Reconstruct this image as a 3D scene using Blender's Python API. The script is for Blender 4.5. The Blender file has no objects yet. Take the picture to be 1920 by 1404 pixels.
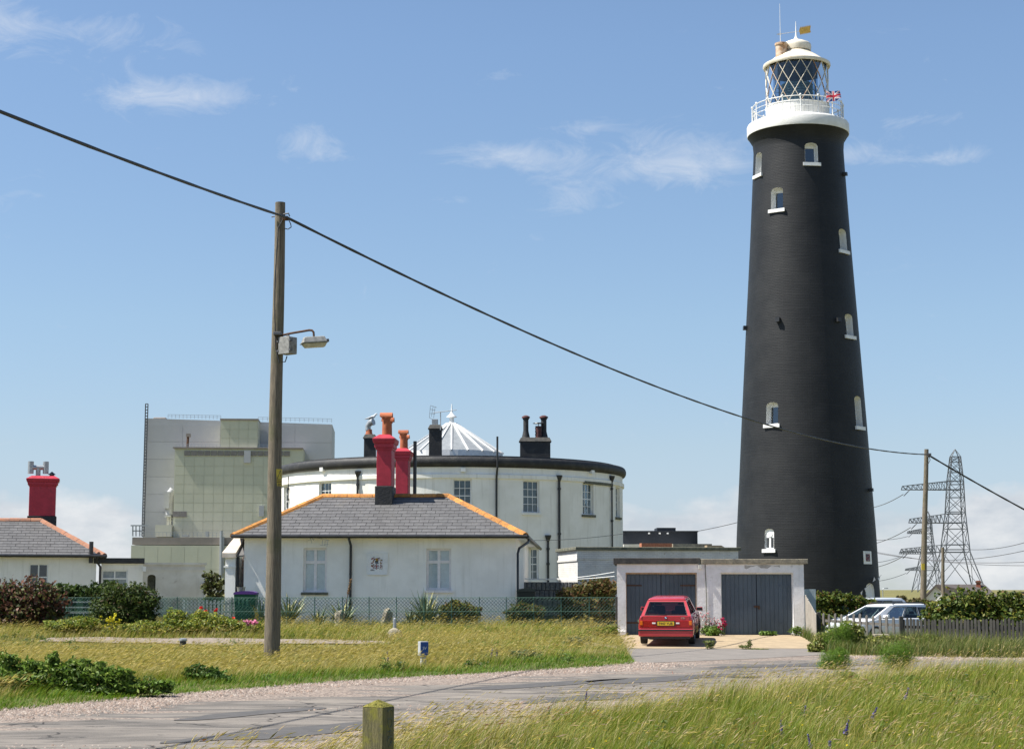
import bpy, bmesh, math, random
import numpy as np
from mathutils import Vector, Matrix

random.seed(7)
rng = np.random.default_rng(11)
scene = bpy.context.scene
R = math.radians
PI = math.pi

# ------------------------------------------------------------------ camera
FPX = 3300.0                      # focal length in pixels of a 1920 px wide picture
PITCH = math.atan2(403.0, FPX)
CAMZ = 1.7
cam_data = bpy.data.cameras.new("camera")
cam = bpy.data.objects.new("camera", cam_data)
scene.collection.objects.link(cam)
cam.location = (0, 0, CAMZ)
cam.rotation_euler = (PI / 2 + PITCH, 0, 0)
cam_data.sensor_width = 36.0
cam_data.lens = FPX * 36.0 / 1920.0
cam_data.clip_start = 0.1
cam_data.clip_end = 20000
scene.camera = cam

# ------------------------------------------------------------------ light
SUN_EL = R(57.5)
SUN_AZ = R(82)                    # to the left of straight behind the camera
SUN = Vector((-math.sin(SUN_AZ) * math.cos(SUN_EL), -math.cos(SUN_AZ) * math.cos(SUN_EL), math.sin(SUN_EL)))
sun_data = bpy.data.lights.new("sun", 'SUN')
sun_data.energy = 5.0
sun_data.angle = R(0.53)
sun_data.color = (1.0, 0.955, 0.88)
sun = bpy.data.objects.new("sun", sun_data)
scene.collection.objects.link(sun)
sun.location = (-60, -20, 90)
sun.rotation_euler = SUN.to_track_quat('Z', 'Y').to_euler()

scene.view_settings.view_transform = 'Standard'
scene.view_settings.look = 'None'
scene.view_settings.exposure = 0.92
scene.view_settings.gamma = 1.0

_f = Vector((0, math.cos(PITCH), math.sin(PITCH)))
_u = Vector((0, -math.sin(PITCH), math.cos(PITCH)))
def pdir(px, py):
    return _f + Vector((1, 0, 0)) * ((px - 960) / FPX) + _u * ((702 - py) / FPX)
def P(px, py, Y):
    """world point at depth Y that the photograph shows at a pixel"""
    d = pdir(px, py)
    return Vector((0, 0, CAMZ)) + d * (Y / d.y)

# ------------------------------------------------------------------ world: sky with thin clouds
world = bpy.data.worlds.new("World")
scene.world = world
world.use_nodes = True
wt = world.node_tree
wt.nodes.clear()
def WN(t, **kw):
    n = wt.nodes.new(t)
    for k, v in kw.items():
        setattr(n, k, v)
    return n
def wlink(a, b):
    wt.links.new(a, b)
def wmath(op, a, b=None, c=None, clamp=False):
    n = WN('ShaderNodeMath', operation=op, use_clamp=clamp)
    for i, v in enumerate((a, b, c)):
        if v is None:
            continue
        if isinstance(v, (int, float)):
            n.inputs[i].default_value = v
        else:
            wlink(v, n.inputs[i])
    return n.outputs[0]
def wdot(sock, vec):
    n = WN('ShaderNodeVectorMath', operation='DOT_PRODUCT')
    wlink(sock, n.inputs[0]); n.inputs[1].default_value = vec
    return n.outputs['Value']
sky = WN('ShaderNodeTexSky', sky_type='NISHITA')
sky.sun_disc = False
sky.sun_elevation = SUN_EL
sky.sun_rotation = math.atan2(SUN.x, SUN.y)
sky.altitude = 0
sky.air_density = 1.0
sky.dust_density = 0.3
sky.ozone_density = 3.0
tc = WN('ShaderNodeTexCoord')
D_ = tc.outputs['Generated']
def wnoise(scale3, sc, det, rough, dist=0.0, off=(0, 0, 0)):
    mp = WN('ShaderNodeMapping'); wlink(D_, mp.inputs['Vector'])
    mp.inputs['Scale'].default_value = scale3
    mp.inputs['Location'].default_value = off
    nz = WN('ShaderNodeTexNoise'); wlink(mp.outputs[0], nz.inputs['Vector'])
    nz.inputs['Scale'].default_value = sc
    nz.inputs['Detail'].default_value = det
    nz.inputs['Roughness'].default_value = rough
    nz.inputs['Distortion'].default_value = dist
    return nz.outputs['Fac']
wisp = wnoise((1, 1, 2.1), 26, 10, 0.68, 0.9, (3.1, 1.7, 0.4))
# where the thin clouds hang (direction, half-width, half-height, strength)
blobs = [(20, 48, 105, 34, .75), (255, 62, 75, 22, .34), (345, 178, 95, 26, .95), (250, 182, 60, 14, .45), (366, 95, 32, 14, .36),
         (590, 262, 60, 16, .5), (620, 292, 55, 12, .42), (940, 143, 38, 10, .45), (880, 292, 85, 24, .5),
         (985, 293, 60, 18, .55), (820, 372, 60, 14, .5), (1075, 375, 70, 22, .42), (1110, 240, 60, 12, .42), (1290, 272, 130, 30, .62),
         (1190, 318, 120, 24, .68), (1330, 318, 80, 22, .5), (1630, 288, 62, 13, .58), (1785, 297, 68, 13, .52), (1745, 222, 80, 12, .34)]
acc = None
for (px, py, sx, sy, am) in blobs:
    d = pdir(px, py).normalized()
    e1 = Vector((d.y, -d.x, 0)).normalized()
    e2 = e1.cross(d)
    u = wdot(D_, e1 * (FPX / sx)); v = wdot(D_, e2 * (FPX / sy))
    if True:   # offset so that the mask is centred on the direction
        u = wmath('SUBTRACT', u, float(d.dot(e1) * FPX / sx))
        v = wmath('SUBTRACT', v, float(d.dot(e2) * FPX / sy))
    fwd = wmath('GREATER_THAN', wdot(D_, d), 0.0)
    q = wmath('ADD', wmath('MULTIPLY', u, u), wmath('MULTIPLY', v, v))
    g = wmath('MULTIPLY', wmath('EXPONENT', wmath('MULTIPLY', q, -0.55)), fwd)
    g = wmath('MULTIPLY', g, am)
    acc = g if acc is None else wmath('ADD', acc, g)
sep = WN('ShaderNodeSeparateXYZ'); wlink(D_, sep.inputs[0])
zz = sep.outputs['Z']
thr = wmath('SUBTRACT', .625, wmath('MULTIPLY', acc, .44))
dens = wmath('MULTIPLY', wmath('SUBTRACT', wisp, thr), 2.3, clamp=True)
dens = wmath('MULTIPLY', wmath('POWER', dens, 1.15), 0.60, clamp=True)
# low cumulus bank above the horizon
cum = wnoise((1, 1, 1.6), 13, 9, 0.56, 0.15, (0.35, 0.0, 0.1))
mr = WN('ShaderNodeMapRange'); mr.interpolation_type = 'SMOOTHSTEP'
wlink(zz, mr.inputs['Value'])
mr.inputs['From Min'].default_value = 0.036; mr.inputs['From Max'].default_value = 0.080
mr.inputs['To Min'].default_value = 0.10; mr.inputs['To Max'].default_value = -0.36
big_ = wmath('MULTIPLY', wmath('SUBTRACT', .5, wnoise((1, 1, 1), 2.1, 2, .5, 0, (.9, .2, 0))), .36)
cd = wmath('MULTIPLY', wmath('ADD', wmath('ADD', wmath('SUBTRACT', cum, 0.5), big_), mr.outputs[0]), 6.5, clamp=True)
cd = wmath('MULTIPLY', cd, 0.9)
sh = wnoise((1, 1, 2.2), 26, 6, 0.6, 0.0, (1.35, .4, 0.37))
ccol = WN('ShaderNodeMix', data_type='RGBA')   # shaded bases, bright tops
wlink(wmath('MULTIPLY', wmath('SUBTRACT', sh, .33), 2.6, clamp=True), ccol.inputs['Factor'])
ccol.inputs['A'].default_value = (3.85, 4.2, 4.65, 1)
ccol.inputs['B'].default_value = (5.75, 5.85, 5.95, 1)
# aerial paling of the lowest sky, the same all round
ht = WN('ShaderNodeValToRGB'); wlink(wmath('MULTIPLY', zz, 3.0, clamp=True), ht.inputs['Fac'])
cr_ = ht.color_ramp
for i, (zv_, c_) in enumerate(((0.0, (.68, .78, 1.0)), (.035, (.68, .71, .90)), (.08, (.80, .785, .85)), (.15, (.91, .90, .90)), (.30, (1.0, 1.0, 1.0)))):
    el = cr_.elements[i] if i < 2 else cr_.elements.new(zv_ * 3.0)
    el.position = zv_ * 3.0; el.color = (*c_, 1)
skm = WN('ShaderNodeMix', data_type='RGBA'); skm.blend_type = 'MULTIPLY'; skm.inputs['Factor'].default_value = 1
wlink(sky.outputs[0], skm.inputs['A']); wlink(ht.outputs['Color'], skm.inputs['B'])
m1 = WN('ShaderNodeMix', data_type='RGBA')
wlink(dens, m1.inputs['Factor']); wlink(skm.outputs['Result'], m1.inputs['A']); m1.inputs['B'].default_value = (5.0, 5.35, 5.9, 1)
m2 = WN('ShaderNodeMix', data_type='RGBA')
wlink(cd, m2.inputs['Factor']); wlink(m1.outputs['Result'], m2.inputs['A']); wlink(ccol.outputs['Result'], m2.inputs['B'])
bg = WN('ShaderNodeBackground')
bg.inputs['Strength'].default_value = 0.079
wlink(m2.outputs['Result'], bg.inputs['Color'])
wo = WN('ShaderNodeOutputWorld')
wlink(bg.outputs[0], wo.inputs['Surface'])

# ------------------------------------------------------------------ scene-object helpers
col = scene.collection
def tag(o, label=None, cat=None, group=None, kind=None):
    if label: o['label'] = label
    if cat: o['category'] = cat
    if group: o['group'] = group
    if kind: o['kind'] = kind
    return o
def thing(name, loc, label, cat, group=None):
    o = bpy.data.objects.new(name, None)
    o.empty_display_size = 0.2
    col.objects.link(o)
    o.location = loc
    return tag(o, label, cat, group)
def wloc(o):
    p = Vector((0, 0, 0))
    while o is not None:
        p = p + o.location
        o = o.parent
    return p
def obj(name, mesh, parent=None, m=None):
    """link a mesh; m = world matrix (identity if the mesh is already in parent-local coordinates)"""
    o = bpy.data.objects.new(name, mesh)
    col.objects.link(o)
    if parent is not None:
        o.parent = parent
        if m is not None:
            o.matrix_local = Matrix.Translation(-wloc(parent)) @ m
    elif m is not None:
        o.matrix_local = m
    return o

class MB:
    """collects shapes in world coordinates (optionally through a matrix) and links them as ONE mesh object"""
    def __init__(s, M=None):
        s.v = []; s.f = []; s.mi = []; s.M = M; s.cur = 0
    def add(s, vs, fs, mi=None):
        o = len(s.v)
        s.v.extend(Vector(p) for p in vs)
        for f in fs:
            s.f.append([i + o for i in f]); s.mi.append(s.cur if mi is None else mi)
        return s
    def quad(s, a, b, c, d):
        return s.add([a, b, c, d], [(0, 1, 2, 3)])
    def hexa(s, p, mi=None):
        """8 points: bottom ring 0-3, top ring 4-7"""
        return s.add(p, [(3, 2, 1, 0), (4, 5, 6, 7), (0, 1, 5, 4), (1, 2, 6, 5), (2, 3, 7, 6), (3, 0, 4, 7)], mi)
    def box(s, x0, x1, y0, y1, z0, z1, mi=None):
        return s.hexa([(x0, y0, z0), (x1, y0, z0), (x1, y1, z0), (x0, y1, z0), (x0, y0, z1), (x1, y0, z1), (x1, y1, z1), (x0, y1, z1)], mi)
    def prism(s, poly, d):
        """closed polygon (3D points) extruded by vector d"""
        n = len(poly); d = Vector(d)
        vs = [Vector(p) for p in poly] + [Vector(p) + d for p in poly]
        fs = [tuple(range(n))[::-1], tuple(range(n, 2 * n))] + [(i, (i + 1) % n, n + (i + 1) % n, n + i) for i in range(n)]
        return s.add(vs, fs)
    def tube(s, pts, r, n=8, cap=True):
        pts = [Vector(p) for p in pts]
        rs = r if isinstance(r, (list, tuple)) else [r] * len(pts)
        ring = []; vs = []; up = None
        for i, p in enumerate(pts):
            t = (pts[min(i + 1, len(pts) - 1)] - pts[max(i - 1, 0)]).normalized()
            if up is None:
                up = Vector((0, 0, 1)) if abs(t.z) < .9 else Vector((1, 0, 0))
            a = t.cross(up).normalized(); b = a.cross(t).normalized(); up = b
            for k in range(n):
                q = 2 * PI * k / n
                vs.append(p + (a * math.cos(q) + b * math.sin(q)) * rs[i])
        fs = []
        for i in range(len(pts) - 1):
            for k in range(n):
                fs.append((i * n + k, i * n + (k + 1) % n, (i + 1) * n + (k + 1) % n, (i + 1) * n + k))
        if cap:
            fs.append(tuple(range(n))); fs.append(tuple(range((len(pts) - 1) * n, len(pts) * n))[::-1])
        return s.add(vs, fs)
    def lathe(s, c, prof, n=32, a0=0.0, a1=2 * PI, cap=True):
        """profile of (radius, z) turned about the vertical through c"""
        full = abs(a1 - a0 - 2 * PI) < 1e-6
        m = n if full else n + 1
        vs = []; fs = []
        for (r, z) in prof:
            for k in range(m):
                q = a0 + (a1 - a0) * k / n
                vs.append((c[0] + r * math.cos(q), c[1] + r * math.sin(q), c[2] + z))
        for i in range(len(prof) - 1):
            for k in range(n):
                k2 = (k + 1) % m
                fs.append((i * m + k, i * m + k2, (i + 1) * m + k2, (i + 1) * m + k))
        if cap and full:
            fs.append(tuple(range(m))[::-1]); fs.append(tuple(range((len(prof) - 1) * m, len(prof) * m)))
        return s.add(vs, fs)
    def bar(s, a, b, w, h=None, up=(0, 0, 1)):
        """square bar from a to b"""
        a = Vector(a); b = Vector(b); h = h or w
        t = (b - a).normalized(); up = Vector(up)
        if abs(t.dot(up)) > .95: up = Vector((1, 0, 0))
        x = t.cross(up).normalized() * w / 2; y = x.cross(t).normalized() * h / 2
        return s.hexa([a - x - y, a + x - y, a + x + y, a - x + y, b - x - y, b + x - y, b + x + y, b - x + y])
    def mesh(s, name, mats, off=Vector((0, 0, 0)), smooth=False):
        me = bpy.data.meshes.new(name)
        vs = [(s.M @ p if s.M is not None else p) - off for p in s.v]
        me.from_pydata([tuple(p) for p in vs], [], s.f)
        mats = mats if isinstance(mats, (list, tuple)) else [mats]
        for m in mats: me.materials.append(m)
        if len(mats) > 1:
            me.polygons.foreach_set('material_index', s.mi)
        bm = bmesh.new(); bm.from_mesh(me)
        bmesh.ops.recalc_face_normals(bm, faces=bm.faces)
        bm.to_mesh(me); bm.free()
        if smooth:
            me.polygons.foreach_set('use_smooth', [True] * len(me.polygons))
            try: me.set_sharp_from_angle(angle=R(40))
            except Exception: pass
        me.update()
        return me
    def build(s, name, mats, parent=None, smooth=False, bevel=0, origin=None):
        if parent is not None:
            o = obj(name, s.mesh(name, mats, wloc(parent), smooth), parent)
        else:
            origin = Vector(origin) if origin is not None else Vector((0, 0, 0))
            o = obj(name, s.mesh(name, mats, origin, smooth)); o.location = origin
        if bevel:
            b = o.modifiers.new('bevel', 'BEVEL'); b.width = bevel; b.segments = 2; b.limit_method = 'ANGLE'
        return o

def text_mesh(s, size, mat, extrude=0.002):
    """lettering as a mesh in the XZ plane, centred on the origin"""
    cu = bpy.data.curves.new('lettering', 'FONT')
    cu.body = s; cu.size = size; cu.extrude = extrude; cu.align_x = 'CENTER'; cu.align_y = 'CENTER'
    to = bpy.data.objects.new('lettering', cu); col.objects.link(to)
    dg = bpy.context.evaluated_depsgraph_get(); dg.update()
    me = bpy.data.meshes.new_from_object(to.evaluated_get(dg))
    bpy.data.objects.remove(to); bpy.data.curves.remove(cu)
    me.transform(Matrix.Rotation(PI / 2, 4, 'X'))
    me.materials.clear(); me.materials.append(mat)
    return me

def np_mesh(name, verts, faces, mats, colors=None, mat_idx=None, smooth=False):
    """faces: list of (k, int array n x k)"""
    me = bpy.data.meshes.new(name)
    verts = np.asarray(verts, np.float32)
    me.vertices.add(len(verts)); me.vertices.foreach_set('co', verts.ravel())
    loops = np.concatenate([f.ravel() for f in faces]).astype(np.int32)
    tot = np.concatenate([np.full(len(f), f.shape[1], np.int32) for f in faces])
    st = np.concatenate([[0], np.cumsum(tot)[:-1]]).astype(np.int32)
    me.loops.add(len(loops)); me.loops.foreach_set('vertex_index', loops)
    me.polygons.add(len(tot)); me.polygons.foreach_set('loop_start', st); me.polygons.foreach_set('loop_total', tot)
    if smooth: me.polygons.foreach_set('use_smooth', np.ones(len(tot), bool))
    for m in (mats if isinstance(mats, (list, tuple)) else [mats]): me.materials.append(m)
    if mat_idx is not None: me.polygons.foreach_set('material_index', mat_idx)
    me.update(calc_edges=True)
    if colors is not None:
        a = me.color_attributes.new('col', 'FLOAT_COLOR', 'POINT')
        c = np.ones((len(verts), 4), np.float32); c[:, :3] = colors
        a.data.foreach_set('color', c.ravel())
    me.validate()
    return me

# ------------------------------------------------------------------ materials
def new_mat(name):
    m = bpy.data.materials.new(name); m.use_nodes = True
    nt = m.node_tree; bs = nt.nodes['Principled BSDF']
    return m, nt, bs
def mnoise(nt, scale, det=5, rough=.55, stretch=None, vec=None, dist=0.0):
    if vec is None:
        vec = nt.nodes.new('ShaderNodeNewGeometry').outputs['Position']
    if stretch:
        mp = nt.nodes.new('ShaderNodeMapping'); nt.links.new(vec, mp.inputs['Vector'])
        mp.inputs['Scale'].default_value = stretch; vec = mp.outputs[0]
    n = nt.nodes.new('ShaderNodeTexNoise'); nt.links.new(vec, n.inputs['Vector'])
    n.inputs['Scale'].default_value = scale; n.inputs['Detail'].default_value = det; n.inputs['Roughness'].default_value = rough
    n.inputs['Distortion'].default_value = dist
    return n.outputs['Fac']
def ramp(nt, fac, lo, hi, smooth=True):
    r = nt.nodes.new('ShaderNodeMapRange'); r.interpolation_type = 'SMOOTHSTEP' if smooth else 'LINEAR'
    nt.links.new(fac, r.inputs['Value']); r.inputs['From Min'].default_value = lo; r.inputs['From Max'].default_value = hi
    return r.outputs[0]
def mixc(nt, fac, a, b, blend='MIX'):
    x = nt.nodes.new('ShaderNodeMix'); x.data_type = 'RGBA'; x.blend_type = blend
    for sock, v in (('Factor', fac), ('A', a), ('B', b)):
        if isinstance(v, (int, float)): x.inputs[sock].default_value = v
        elif isinstance(v, tuple): x.inputs[sock].default_value = (*v[:3], 1)
        else: nt.links.new(v, x.inputs[sock])
    return x.outputs['Result']
def add_bump(nt, bs, h, strength, dist):
    b = nt.nodes.new('ShaderNodeBump'); b.inputs['Strength'].default_value = strength; b.inputs['Distance'].default_value = dist
    nt.links.new(h, b.inputs['Height']); nt.links.new(b.outputs[0], bs.inputs['Normal'])
def mat(name, c, c2=None, scale=3.0, rough=.7, metal=0.0, spec=.4, lohi=(.35, .65), bump=0.0, bscale=40, bdist=.01,
        stain=None, streak=None, objrand=0.0, coat=0.0):
    """c/c2 blended by noise; stain=(colour, scale, lo, hi, amount); streak=(colour, amount): runs down the surface"""
    m, nt, bs = new_mat(name)
    out = None
    if c2 is None: c2 = tuple(x * .86 for x in c)
    out = mixc(nt, ramp(nt, mnoise(nt, scale, 6, .6), *lohi), c, c2)
    if streak:
        s = ramp(nt, mnoise(nt, 1.0, 6, .65, (5.5, 5.5, .35)), .52, .78)
        k = nt.nodes.new('ShaderNodeMath'); k.operation = 'MULTIPLY'; nt.links.new(s, k.inputs[0]); k.inputs[1].default_value = streak[1]
        out = mixc(nt, k.outputs[0], out, streak[0])
    if stain:
        s = ramp(nt, mnoise(nt, stain[1], 8, .7, None, None, .4), stain[2], stain[3])
        k = nt.nodes.new('ShaderNodeMath'); k.operation = 'MULTIPLY'; nt.links.new(s, k.inputs[0]); k.inputs[1].default_value = stain[4]
        out = mixc(nt, k.outputs[0], out, stain[0])
    if objrand:
        oi = nt.nodes.new('ShaderNodeObjectInfo')
        h = nt.nodes.new('ShaderNodeHueSaturation')
        r = nt.nodes.new('ShaderNodeMapRange'); nt.links.new(oi.outputs['Random'], r.inputs[0])
        r.inputs['To Min'].default_value = 1 - objrand; r.inputs['To Max'].default_value = 1 + objrand
        nt.links.new(r.outputs[0], h.inputs['Value']); nt.links.new(out, h.inputs['Color']); out = h.outputs[0]
    nt.links.new(out, bs.inputs['Base Color'])
    bs.inputs['Roughness'].default_value = rough; bs.inputs['Metallic'].default_value = metal
    bs.inputs['Specular IOR Level'].default_value = spec
    if coat: bs.inputs['Coat Weight'].default_value = coat; bs.inputs['Coat Roughness'].default_value = .05
    if bump: add_bump(nt, bs, mnoise(nt, bscale, 4, .6), bump, bdist)
    return m
def leaf_mat(name, trans=.35, rough=.55):
    m, nt, bs = new_mat(name)
    at = nt.nodes.new('ShaderNodeAttribute'); at.attribute_name = 'col'
    nt.links.new(at.outputs['Color'], bs.inputs['Base Color'])
    bs.inputs['Roughness'].default_value = rough; bs.inputs['Specular IOR Level'].default_value = .25
    tr = nt.nodes.new('ShaderNodeBsdfTranslucent'); nt.links.new(at.outputs['Color'], tr.inputs['Color'])
    mx = nt.nodes.new('ShaderNodeMixShader'); mx.inputs[0].default_value = trans
    nt.links.new(bs.outputs[0], mx.inputs[1]); nt.links.new(tr.outputs[0], mx.inputs[2])
    nt.links.new(mx.outputs[0], nt.nodes['Material Output'].inputs['Surface'])
    return m
def glass_mat(name, tint=(.55, .62, .66), refl=.12, rough=.02, fres=.7):
    m, nt, bs = new_mat(name)
    t = nt.nodes.new('ShaderNodeBsdfTransparent'); t.inputs['Color'].default_value = (*tint, 1)
    g = nt.nodes.new('ShaderNodeBsdfGlossy'); g.inputs['Roughness'].default_value = rough; g.inputs['Color'].default_value = (.9, .93, .95, 1)
    lw = nt.nodes.new('ShaderNodeLayerWeight'); lw.inputs['Blend'].default_value = .25
    mm = nt.nodes.new('ShaderNodeMath'); mm.operation = 'MULTIPLY_ADD'; mm.use_clamp = True
    nt.links.new(lw.outputs['Fresnel'], mm.inputs[0]); mm.inputs[1].default_value = fres; mm.inputs[2].default_value = refl
    mx = nt.nodes.new('ShaderNodeMixShader'); nt.links.new(mm.outputs[0], mx.inputs[0])
    nt.links.new(t.outputs[0], mx.inputs[1]); nt.links.new(g.outputs[0], mx.inputs[2])
    nt.links.new(mx.outputs[0], nt.nodes['Material Output'].inputs['Surface'])
    return m

W = {}
W['render_white'] = mat('render_white', (.90, .88, .82), (.82, .80, .74), 1.3, .8, bump=.25, bscale=22, bdist=.01, streak=((.46, .44, .36), .36), stain=((.58, .56, .49), 2.2, .58, .85, .30))
W['drum_white'] = mat('drum_white', (.88, .86, .80), (.80, .78, .71), .8, .75, bump=.2, bscale=14, bdist=.015, streak=((.40, .37, .29), .42), stain=((.5, .46, .38), 1.0, .62, .85, .35))
W['garage_white'] = mat('garage_white', (.88, .86, .84), (.78, .76, .73), 3, .8, bump=.45, bscale=16, bdist=.015, stain=((.34, .32, .29), 2.6, .57, .72, .65), streak=((.45, .42, .38), .35))
W['trim_white'] = mat('trim_white', (.82, .82, .80), (.74, .74, .72), 6, .45)
W['frame_pink'] = mat('frame_pink', (.84, .80, .78), (.76, .72, .70), 8, .5)
W['black_trim'] = mat('black_trim', (.020, .021, .023), (.032, .033, .035), 5, .4, bump=.15, bscale=30)
W['slate'] = mat('slate', (.115, .113, .112), (.09, .088, .088), 5, .62, bump=.2, bscale=30, objrand=.10, stain=((.20, .18, .13), 1.6, .56, .80, .45))
W['lichen_tile'] = mat('lichen_tile', (.50, .215, .045), (.34, .15, .05), 9, .85, bump=.4, bscale=30, stain=((.60, .34, .07), 14, .52, .66, .7), objrand=.28)
W['lichen_tile_dull'] = mat('lichen_tile_dull', (.34, .15, .08), (.25, .13, .09), 9, .85, bump=.4, bscale=30, stain=((.50, .24, .08), 14, .56, .7, .5), objrand=.1)
W['chimney_red'] = mat('chimney_red', (.42, .028, .05), (.34, .022, .04), 4, .5, bump=.2, bscale=20, stain=((.16, .03, .04), 2.6, .54, .74, .55))
W['pot_clay'] = mat('pot_clay', (.42, .13, .055), (.32, .09, .04), 8, .8, objrand=.1, bump=.2)
W['pot_dark'] = mat('pot_dark', (.12, .035, .03), (.05, .03, .03), 8, .8, bump=.2)
W['black_paint'] = mat('black_paint', (.022, .022, .023), (.05, .048, .043), 2.2, .6, bump=.5, bscale=14, bdist=.03, lohi=(.45, .75))
W['concrete'] = mat('concrete', (.33, .29, .21), (.20, .18, .14), 7, .9, bump=.6, bscale=60, bdist=.02, stain=((.08, .075, .06), 16, .55, .66, .7))
W['concrete_dark'] = mat('concrete_dark', (.09, .085, .075), (.05, .05, .048), 5, .9, bump=.5, bscale=50, bdist=.02)
W['concrete_mossy'] = mat('concrete_mossy', (.17, .165, .12), (.09, .095, .07), 6, .9, bump=.5, bscale=50, bdist=.02)
W['galv'] = mat('galv', (.42, .44, .45), (.33, .34, .35), 10, .45, .6)
W['steel_dark'] = mat('steel_dark', (.12, .125, .135), (.10, .10, .11), 2, .6, .3)
W['rust'] = mat('rust', (.11, .055, .03), (.07, .04, .028), 20, .9)
W['glass'] = glass_mat('glass', (.60, .67, .70), .05, .03, .5)
W['glass_clear'] = glass_mat('glass_clear', (.93, .95, .95), .03, .03, .35)
W['glass_dark'] = glass_mat('glass_dark', (.30, .36, .40), .10)
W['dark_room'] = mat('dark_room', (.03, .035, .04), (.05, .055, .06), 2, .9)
W['curtain'] = mat('curtain', (.74, .78, .78), (.66, .70, .71), 6, .9)
W['curtain_dim'] = mat('curtain_dim', (.40, .42, .42), (.26, .29, .31), 5, .9)
W['wood_pole'] = None
W['leaf'] = leaf_mat('leaf')
W['grass'] = leaf_mat('grass', .42, .55)
W['petal'] = leaf_mat('petal', .3, .7)

def frame_matrix(ox, oy, ang, oz=0.0):
    """local frame: x to the right along a front wall, y into the depth, z up; ang>0 brings the right end nearer"""
    return Matrix.Translation((ox, oy, oz)) @ Matrix.Rotation(-ang, 4, 'Z')
def hit(px, py, M, d=0.0):
    """local (x, z) where the pixel's ray meets the plane local y = d"""
    Mi = M.inverted()
    o = Mi @ Vector((0, 0, CAMZ)); q = Mi.to_3x3() @ pdir(px, py)
    t = (d - o.y) / q.y
    p = o + q * t
    return p.x, p.z

def wall_surface(mb, mapf, u0, u1, v0, v1, holes, nu=1, nv=1):
    us = sorted(set([round(u0 + (u1 - u0) * i / nu, 6) for i in range(nu + 1)] + [round(h[k], 6) for h in holes for k in (0, 1)]))
    vs = sorted(set([round(v0 + (v1 - v0) * i / nv, 6) for i in range(nv + 1)] + [round(h[k], 6) for h in holes for k in (2, 3)]))
    vid = {}; V = []; F = []
    def vert(u, v):
        if (u, v) not in vid:
            vid[(u, v)] = len(V); V.append(mapf(u, v, 0))
        return vid[(u, v)]
    for i in range(len(us) - 1):
        for j in range(len(vs) - 1):
            cu = (us[i] + us[i + 1]) / 2; cv = (vs[j] + vs[j + 1]) / 2
            if any(h[0] < cu < h[1] and h[2] < cv < h[3] for h in holes): continue
            F.append((vert(us[i], vs[j]), vert(us[i + 1], vs[j]), vert(us[i + 1], vs[j + 1]), vert(us[i], vs[j + 1])))
    mb.add(V, F)
    for h in holes:
        rise = h[4] if len(h) > 4 else 0
        if rise:
            pts = arch_pts(h)
            for k in range(len(pts) - 1):
                (a, b), (c, d) = pts[k], pts[k + 1]
                mb.add([mapf(a, b, 0), mapf(c, d, 0), mapf(c, h[3], 0), mapf(a, h[3], 0)], [(0, 1, 2, 3)])
def arch_pts(h, n=12):
    u0, u1, v0, v1 = h[:4]; r = h[4] if len(h) > 4 else 0
    if not r: return [(u0, v1), (u1, v1)]
    return [(u0 + (u1 - u0) * k / n, v1 - r + r * math.sqrt(max(0, 1 - (2 * k / n - 1) ** 2))) for k in range(n + 1)]
def reveal(mb, mapf, h, d0, d1):
    loop = [(h[0], h[2])] + arch_pts(h) + [(h[1], h[2])]
    n = len(loop); V = [mapf(u, v, d0) for u, v in loop] + [mapf(u, v, d1) for u, v in loop]
    mb.add(V, [(i, (i + 1) % n, n + (i + 1) % n, n + i) for i in range(n)])
def panel(mb, mapf, u0, u1, v0, v1, d0, d1):
    """a flat bar or sheet between two depths"""
    q = [(u0, v0), (u1, v0), (u1, v1), (u0, v1)]
    mb.hexa([mapf(u, v, d1) for u, v in q] + [mapf(u, v, d0) for u, v in q])
def sash_window(parent, mapf, h, nx, ny, fr, gb, d, mats, pane_mat, back_mat, su=1.0, mid=None, label=None):
    """frame > panes; back = curtain or dark room. su converts metres to the u unit"""
    mf, = [mats]
    u0, u1, v0, v1 = h[:4]
    f = MB(); fu = fr * su
    panel(f, mapf, u0, u0 + fu, v0, v1, d, d + .06); panel(f, mapf, u1 - fu, u1, v0, v1, d, d + .06)
    panel(f, mapf, u0 + fu, u1 - fu, v0, v0 + fr, d, d + .06); panel(f, mapf, u0 + fu, u1 - fu, v1 - fr, v1, d, d + .06)
    ui0, ui1, vi0, vi1 = u0 + fu, u1 - fu, v0 + fr, v1 - fr
    for i in range(1, nx):
        u = ui0 + (ui1 - ui0) * i / nx
        panel(f, mapf, u - gb * su / 2, u + gb * su / 2, vi0, vi1, d + .012, d + .05)
    rows = [vi0 + (vi1 - vi0) * j / ny for j in range(ny + 1)] if mid is None else mid(vi0, vi1)
    for j in range(1, len(rows) - 1):
        g = gb * (1.7 if (mid is None and ny % 2 == 0 and j == ny // 2) else 1.0)
        panel(f, mapf, ui0, ui1, rows[j] - g / 2, rows[j] + g / 2, d + .008, d + .054)
    w = f.build('window', mf, parent)
    for i in range(nx):
        for j in range(len(rows) - 1):
            a, b = ui0 + (ui1 - ui0) * i / nx, ui0 + (ui1 - ui0) * (i + 1) / nx
            g = MB(); panel(g, mapf, a, b, rows[j], rows[j + 1], d + .03, d + .034); g.build('pane', pane_mat, w)
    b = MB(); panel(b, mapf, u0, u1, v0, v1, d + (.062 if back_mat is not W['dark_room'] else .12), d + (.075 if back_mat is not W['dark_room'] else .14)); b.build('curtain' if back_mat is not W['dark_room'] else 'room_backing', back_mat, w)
    return w

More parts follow.
